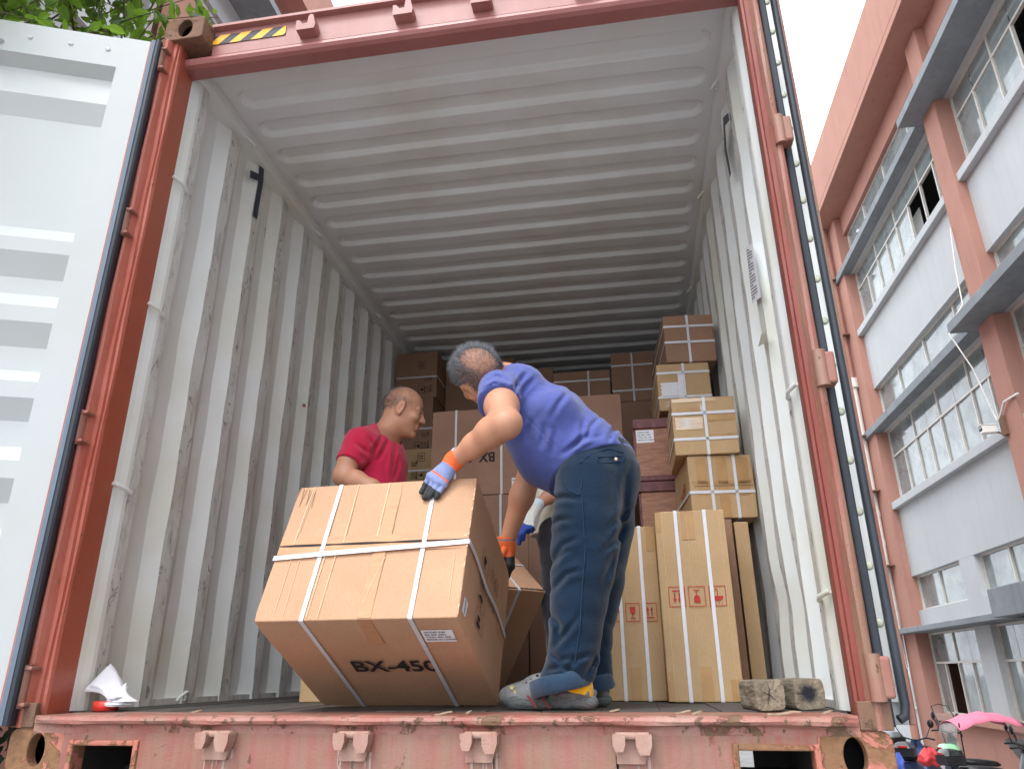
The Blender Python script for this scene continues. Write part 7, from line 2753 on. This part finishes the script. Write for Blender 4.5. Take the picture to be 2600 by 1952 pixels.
def man_c():
    e = empty('person', (0.28, 1.55, 0.0), (0, 0, 0), 'worker in cream shirt and white blue-palmed glove, mostly hidden behind the bending man', 'person')
    A = atr
    Y = 1.52
    Fb = Field((0.0, 1.16, -0.02), (0.85, 1.95, 1.50), 0.0055)
    hc = at(1418, 1062, Y - 0.02)
    f = np.array([-0.75, -0.35, -0.55])
    u = np.array([-0.35, -0.15, 0.92])
    f /= np.linalg.norm(f)
    u -= f * (u @ f)
    u /= np.linalg.norm(u)
    l = np.cross(u, f)
    Wd, B = head(Fb, hc, f, u, l, s=0.97)
    nb = at(1440, 1118, Y + 0.03)
    Fb.chain([(Wd(-0.03, 0, -0.05), 0.058), (nb, 0.062)], 0.03)
    Fb.chain([A(1440, 1130, Y + 0.03, 36), A(1440, 1200, Y + 0.02, 54), A(1432, 1280, Y, 54), A(1425, 1350, Y, 50)], 0.04)
    shn, shf = at(1425, 1150, Y - 0.14), at(1452, 1150, Y + 0.20)
    Fb.cone(shn, 0.05, shf, 0.05, 0.05)
    wr = np.array(at(1364, 1281, 1.30))
    Fb.chain([(shn, 0.048), A(1428, 1215, 1.36, 20), A(1398, 1258, 1.31, 18), (wr, 0.026)], 0.025)
    wr2 = np.array(at(1400, 1300, 1.72))
    Fb.chain([(shf, 0.048), (at(1455, 1235, 1.78), 0.040), (wr2, 0.026)], 0.025)
    for i in range(4):
        b0 = wr2 + np.array([-0.06, -0.03 + 0.02 * i, -0.05])
        Fb.cone(wr2, 0.022, b0, 0.012, 0.012)
        Fb.chain([(b0, 0.0095), (b0 + np.array([-0.025, 0, -0.03]), 0.0088), (b0 + np.array([-0.02, 0, -0.06]), 0.0078)], 0.004)
    for s_ in (-1, 1):
        Fb.chain([(np.array([0.265, Y + 0.09 * s_, 0.70]), 0.075), (np.array([0.265, Y + 0.11 * s_, 0.38]), 0.052), (np.array([0.285, Y + 0.11 * s_, 0.07]), 0.036), (np.array([0.175, Y + 0.12 * s_, 0.035]), 0.03)], 0.03)
    Fb.build('body', M['skinB'], e, 1)
    Fh = Field(hc - 0.15, hc + 0.15, 0.006)
    Fh.ell(Wd(-0.012, 0, 0.036), (0.0985, 0.0800, 0.0930), B, 0.01)
    Fh.cut(Wd(0.0, 0, -0.034), u - 0.42 * f)
    Fh.cut(Wd(0.06, 0, 0.03), -f + 0.25 * u)
    Fh.build('hair', simple('short_black_hair', (0.02, 0.02, 0.02), 0.7, 0.3, 90), e, 1)
    Fs = Field((0.05, 1.22, 0.55), (0.80, 1.95, 1.30), 0.006)
    Fs.chain([A(1440, 1130, Y + 0.03, 42), A(1440, 1200, Y + 0.02, 64), A(1428, 1280, Y, 66), A(1415, 1372, Y - 0.02, 72)], 0.04)
    Fs.cone(shn, 0.062, shf, 0.062, 0.05)
    Fs.cone(np.array(shn), 0.062, np.array(at(1430, 1200, 1.365)), 0.060, 0.03)
    Fs.cone(np.array(shf), 0.062, np.array(at(1455, 1210, 1.76)), 0.060, 0.03)
    Fs.warp(lambda P: folds(P, (0.8, 0.2, 0.5), 0.09, 1.0, 1.0, 0.006))
    Fs.cut(at(1400, 1358, Y - 0.1), (0.10, 0.0, 1.0))
    Fs.build('shirt', M['shirtC'], e, 2)
    Ft = Field((0.0, 1.22, 0.02), (0.65, 1.85, 0.90), 0.007)
    Ft.cone(np.array([0.27, Y - 0.06, 0.73]), 0.108, np.array([0.27, Y + 0.06, 0.73]), 0.108, 0.04)
    for s_ in (-1, 1):
        Ft.chain([(np.array([0.27, Y + 0.09 * s_, 0.70]), 0.095), (np.array([0.275, Y + 0.11 * s_, 0.38]), 0.082), (np.array([0.285, Y + 0.11 * s_, 0.06]), 0.07)], 0.03)
    Ft.warp(lambda P: folds(P, (0.4, 0.1, 1.0), 0.09, 1.0, 1.0, 0.007))
    Ft.cut(np.array([0, 0, 0.045]), (0, 0, 1))
    Ft.build('trousers', M['darkcloth'], e, 2)
    for s_ in (-1, 1):
        h0 = np.array([0.33, Y + 0.11 * s_, 0.0])
        clog(e, h0, h0 + np.array([-0.27, 0.02 * s_, 0]), detail=False)
    # white glove with blue palm and finger ends
    co = np.array(at(1372, 1273, 1.305))
    ctr = np.array(at(1343, 1320, 1.28))
    hd = ctr - wr
    hd /= np.linalg.norm(hd)
    F = Field(wr - 0.20, wr + 0.16, 0.0033)
    F.cone(co, 0.034, wr, 0.031, 0.01)
    side = np.cross(hd, CV)
    side /= np.linalg.norm(side)
    tips = [(1318, 1379), (1328, 1368), (1341, 1350), (1350, 1348)]
    kn = [(1328, 1332), (1335, 1330), (1343, 1328), (1352, 1322)]
    mid = [(1320, 1358), (1329, 1352), (1341, 1342), (1351, 1337)]
    for i in range(4):
        k0, m0, t0 = np.array(at(*kn[i], 1.27)), np.array(at(*mid[i], 1.255)), np.array(at(*tips[i], 1.27))
        F.cone(wr, 0.026, k0, 0.0135, 0.012)
        F.chain([(k0, 0.0122), (m0, 0.0115), (t0, 0.0105)], 0.004)
    F.chain([(wr + hd * 0.03 + CR * 0.02, 0.014), (np.array(at(1362, 1318, 1.29)), 0.012), (np.array(at(1356, 1342, 1.28)), 0.010)], 0.008)
    F.cut(co, hd)
    eo = np.array(e.location)
    gm = glove_mat('white_glove_blue_dip', (0.66, 0.66, 0.62), (0.012, 0.05, 0.28), ((-0.2, 0.012, (0.50, 0.58, 0.66)),), tuple(hd), float((wr - eo) @ hd), 0.07, 0.122)
    F.build('glove', gm, e, 1)
    return e


man_a()
man_b()
man_c()
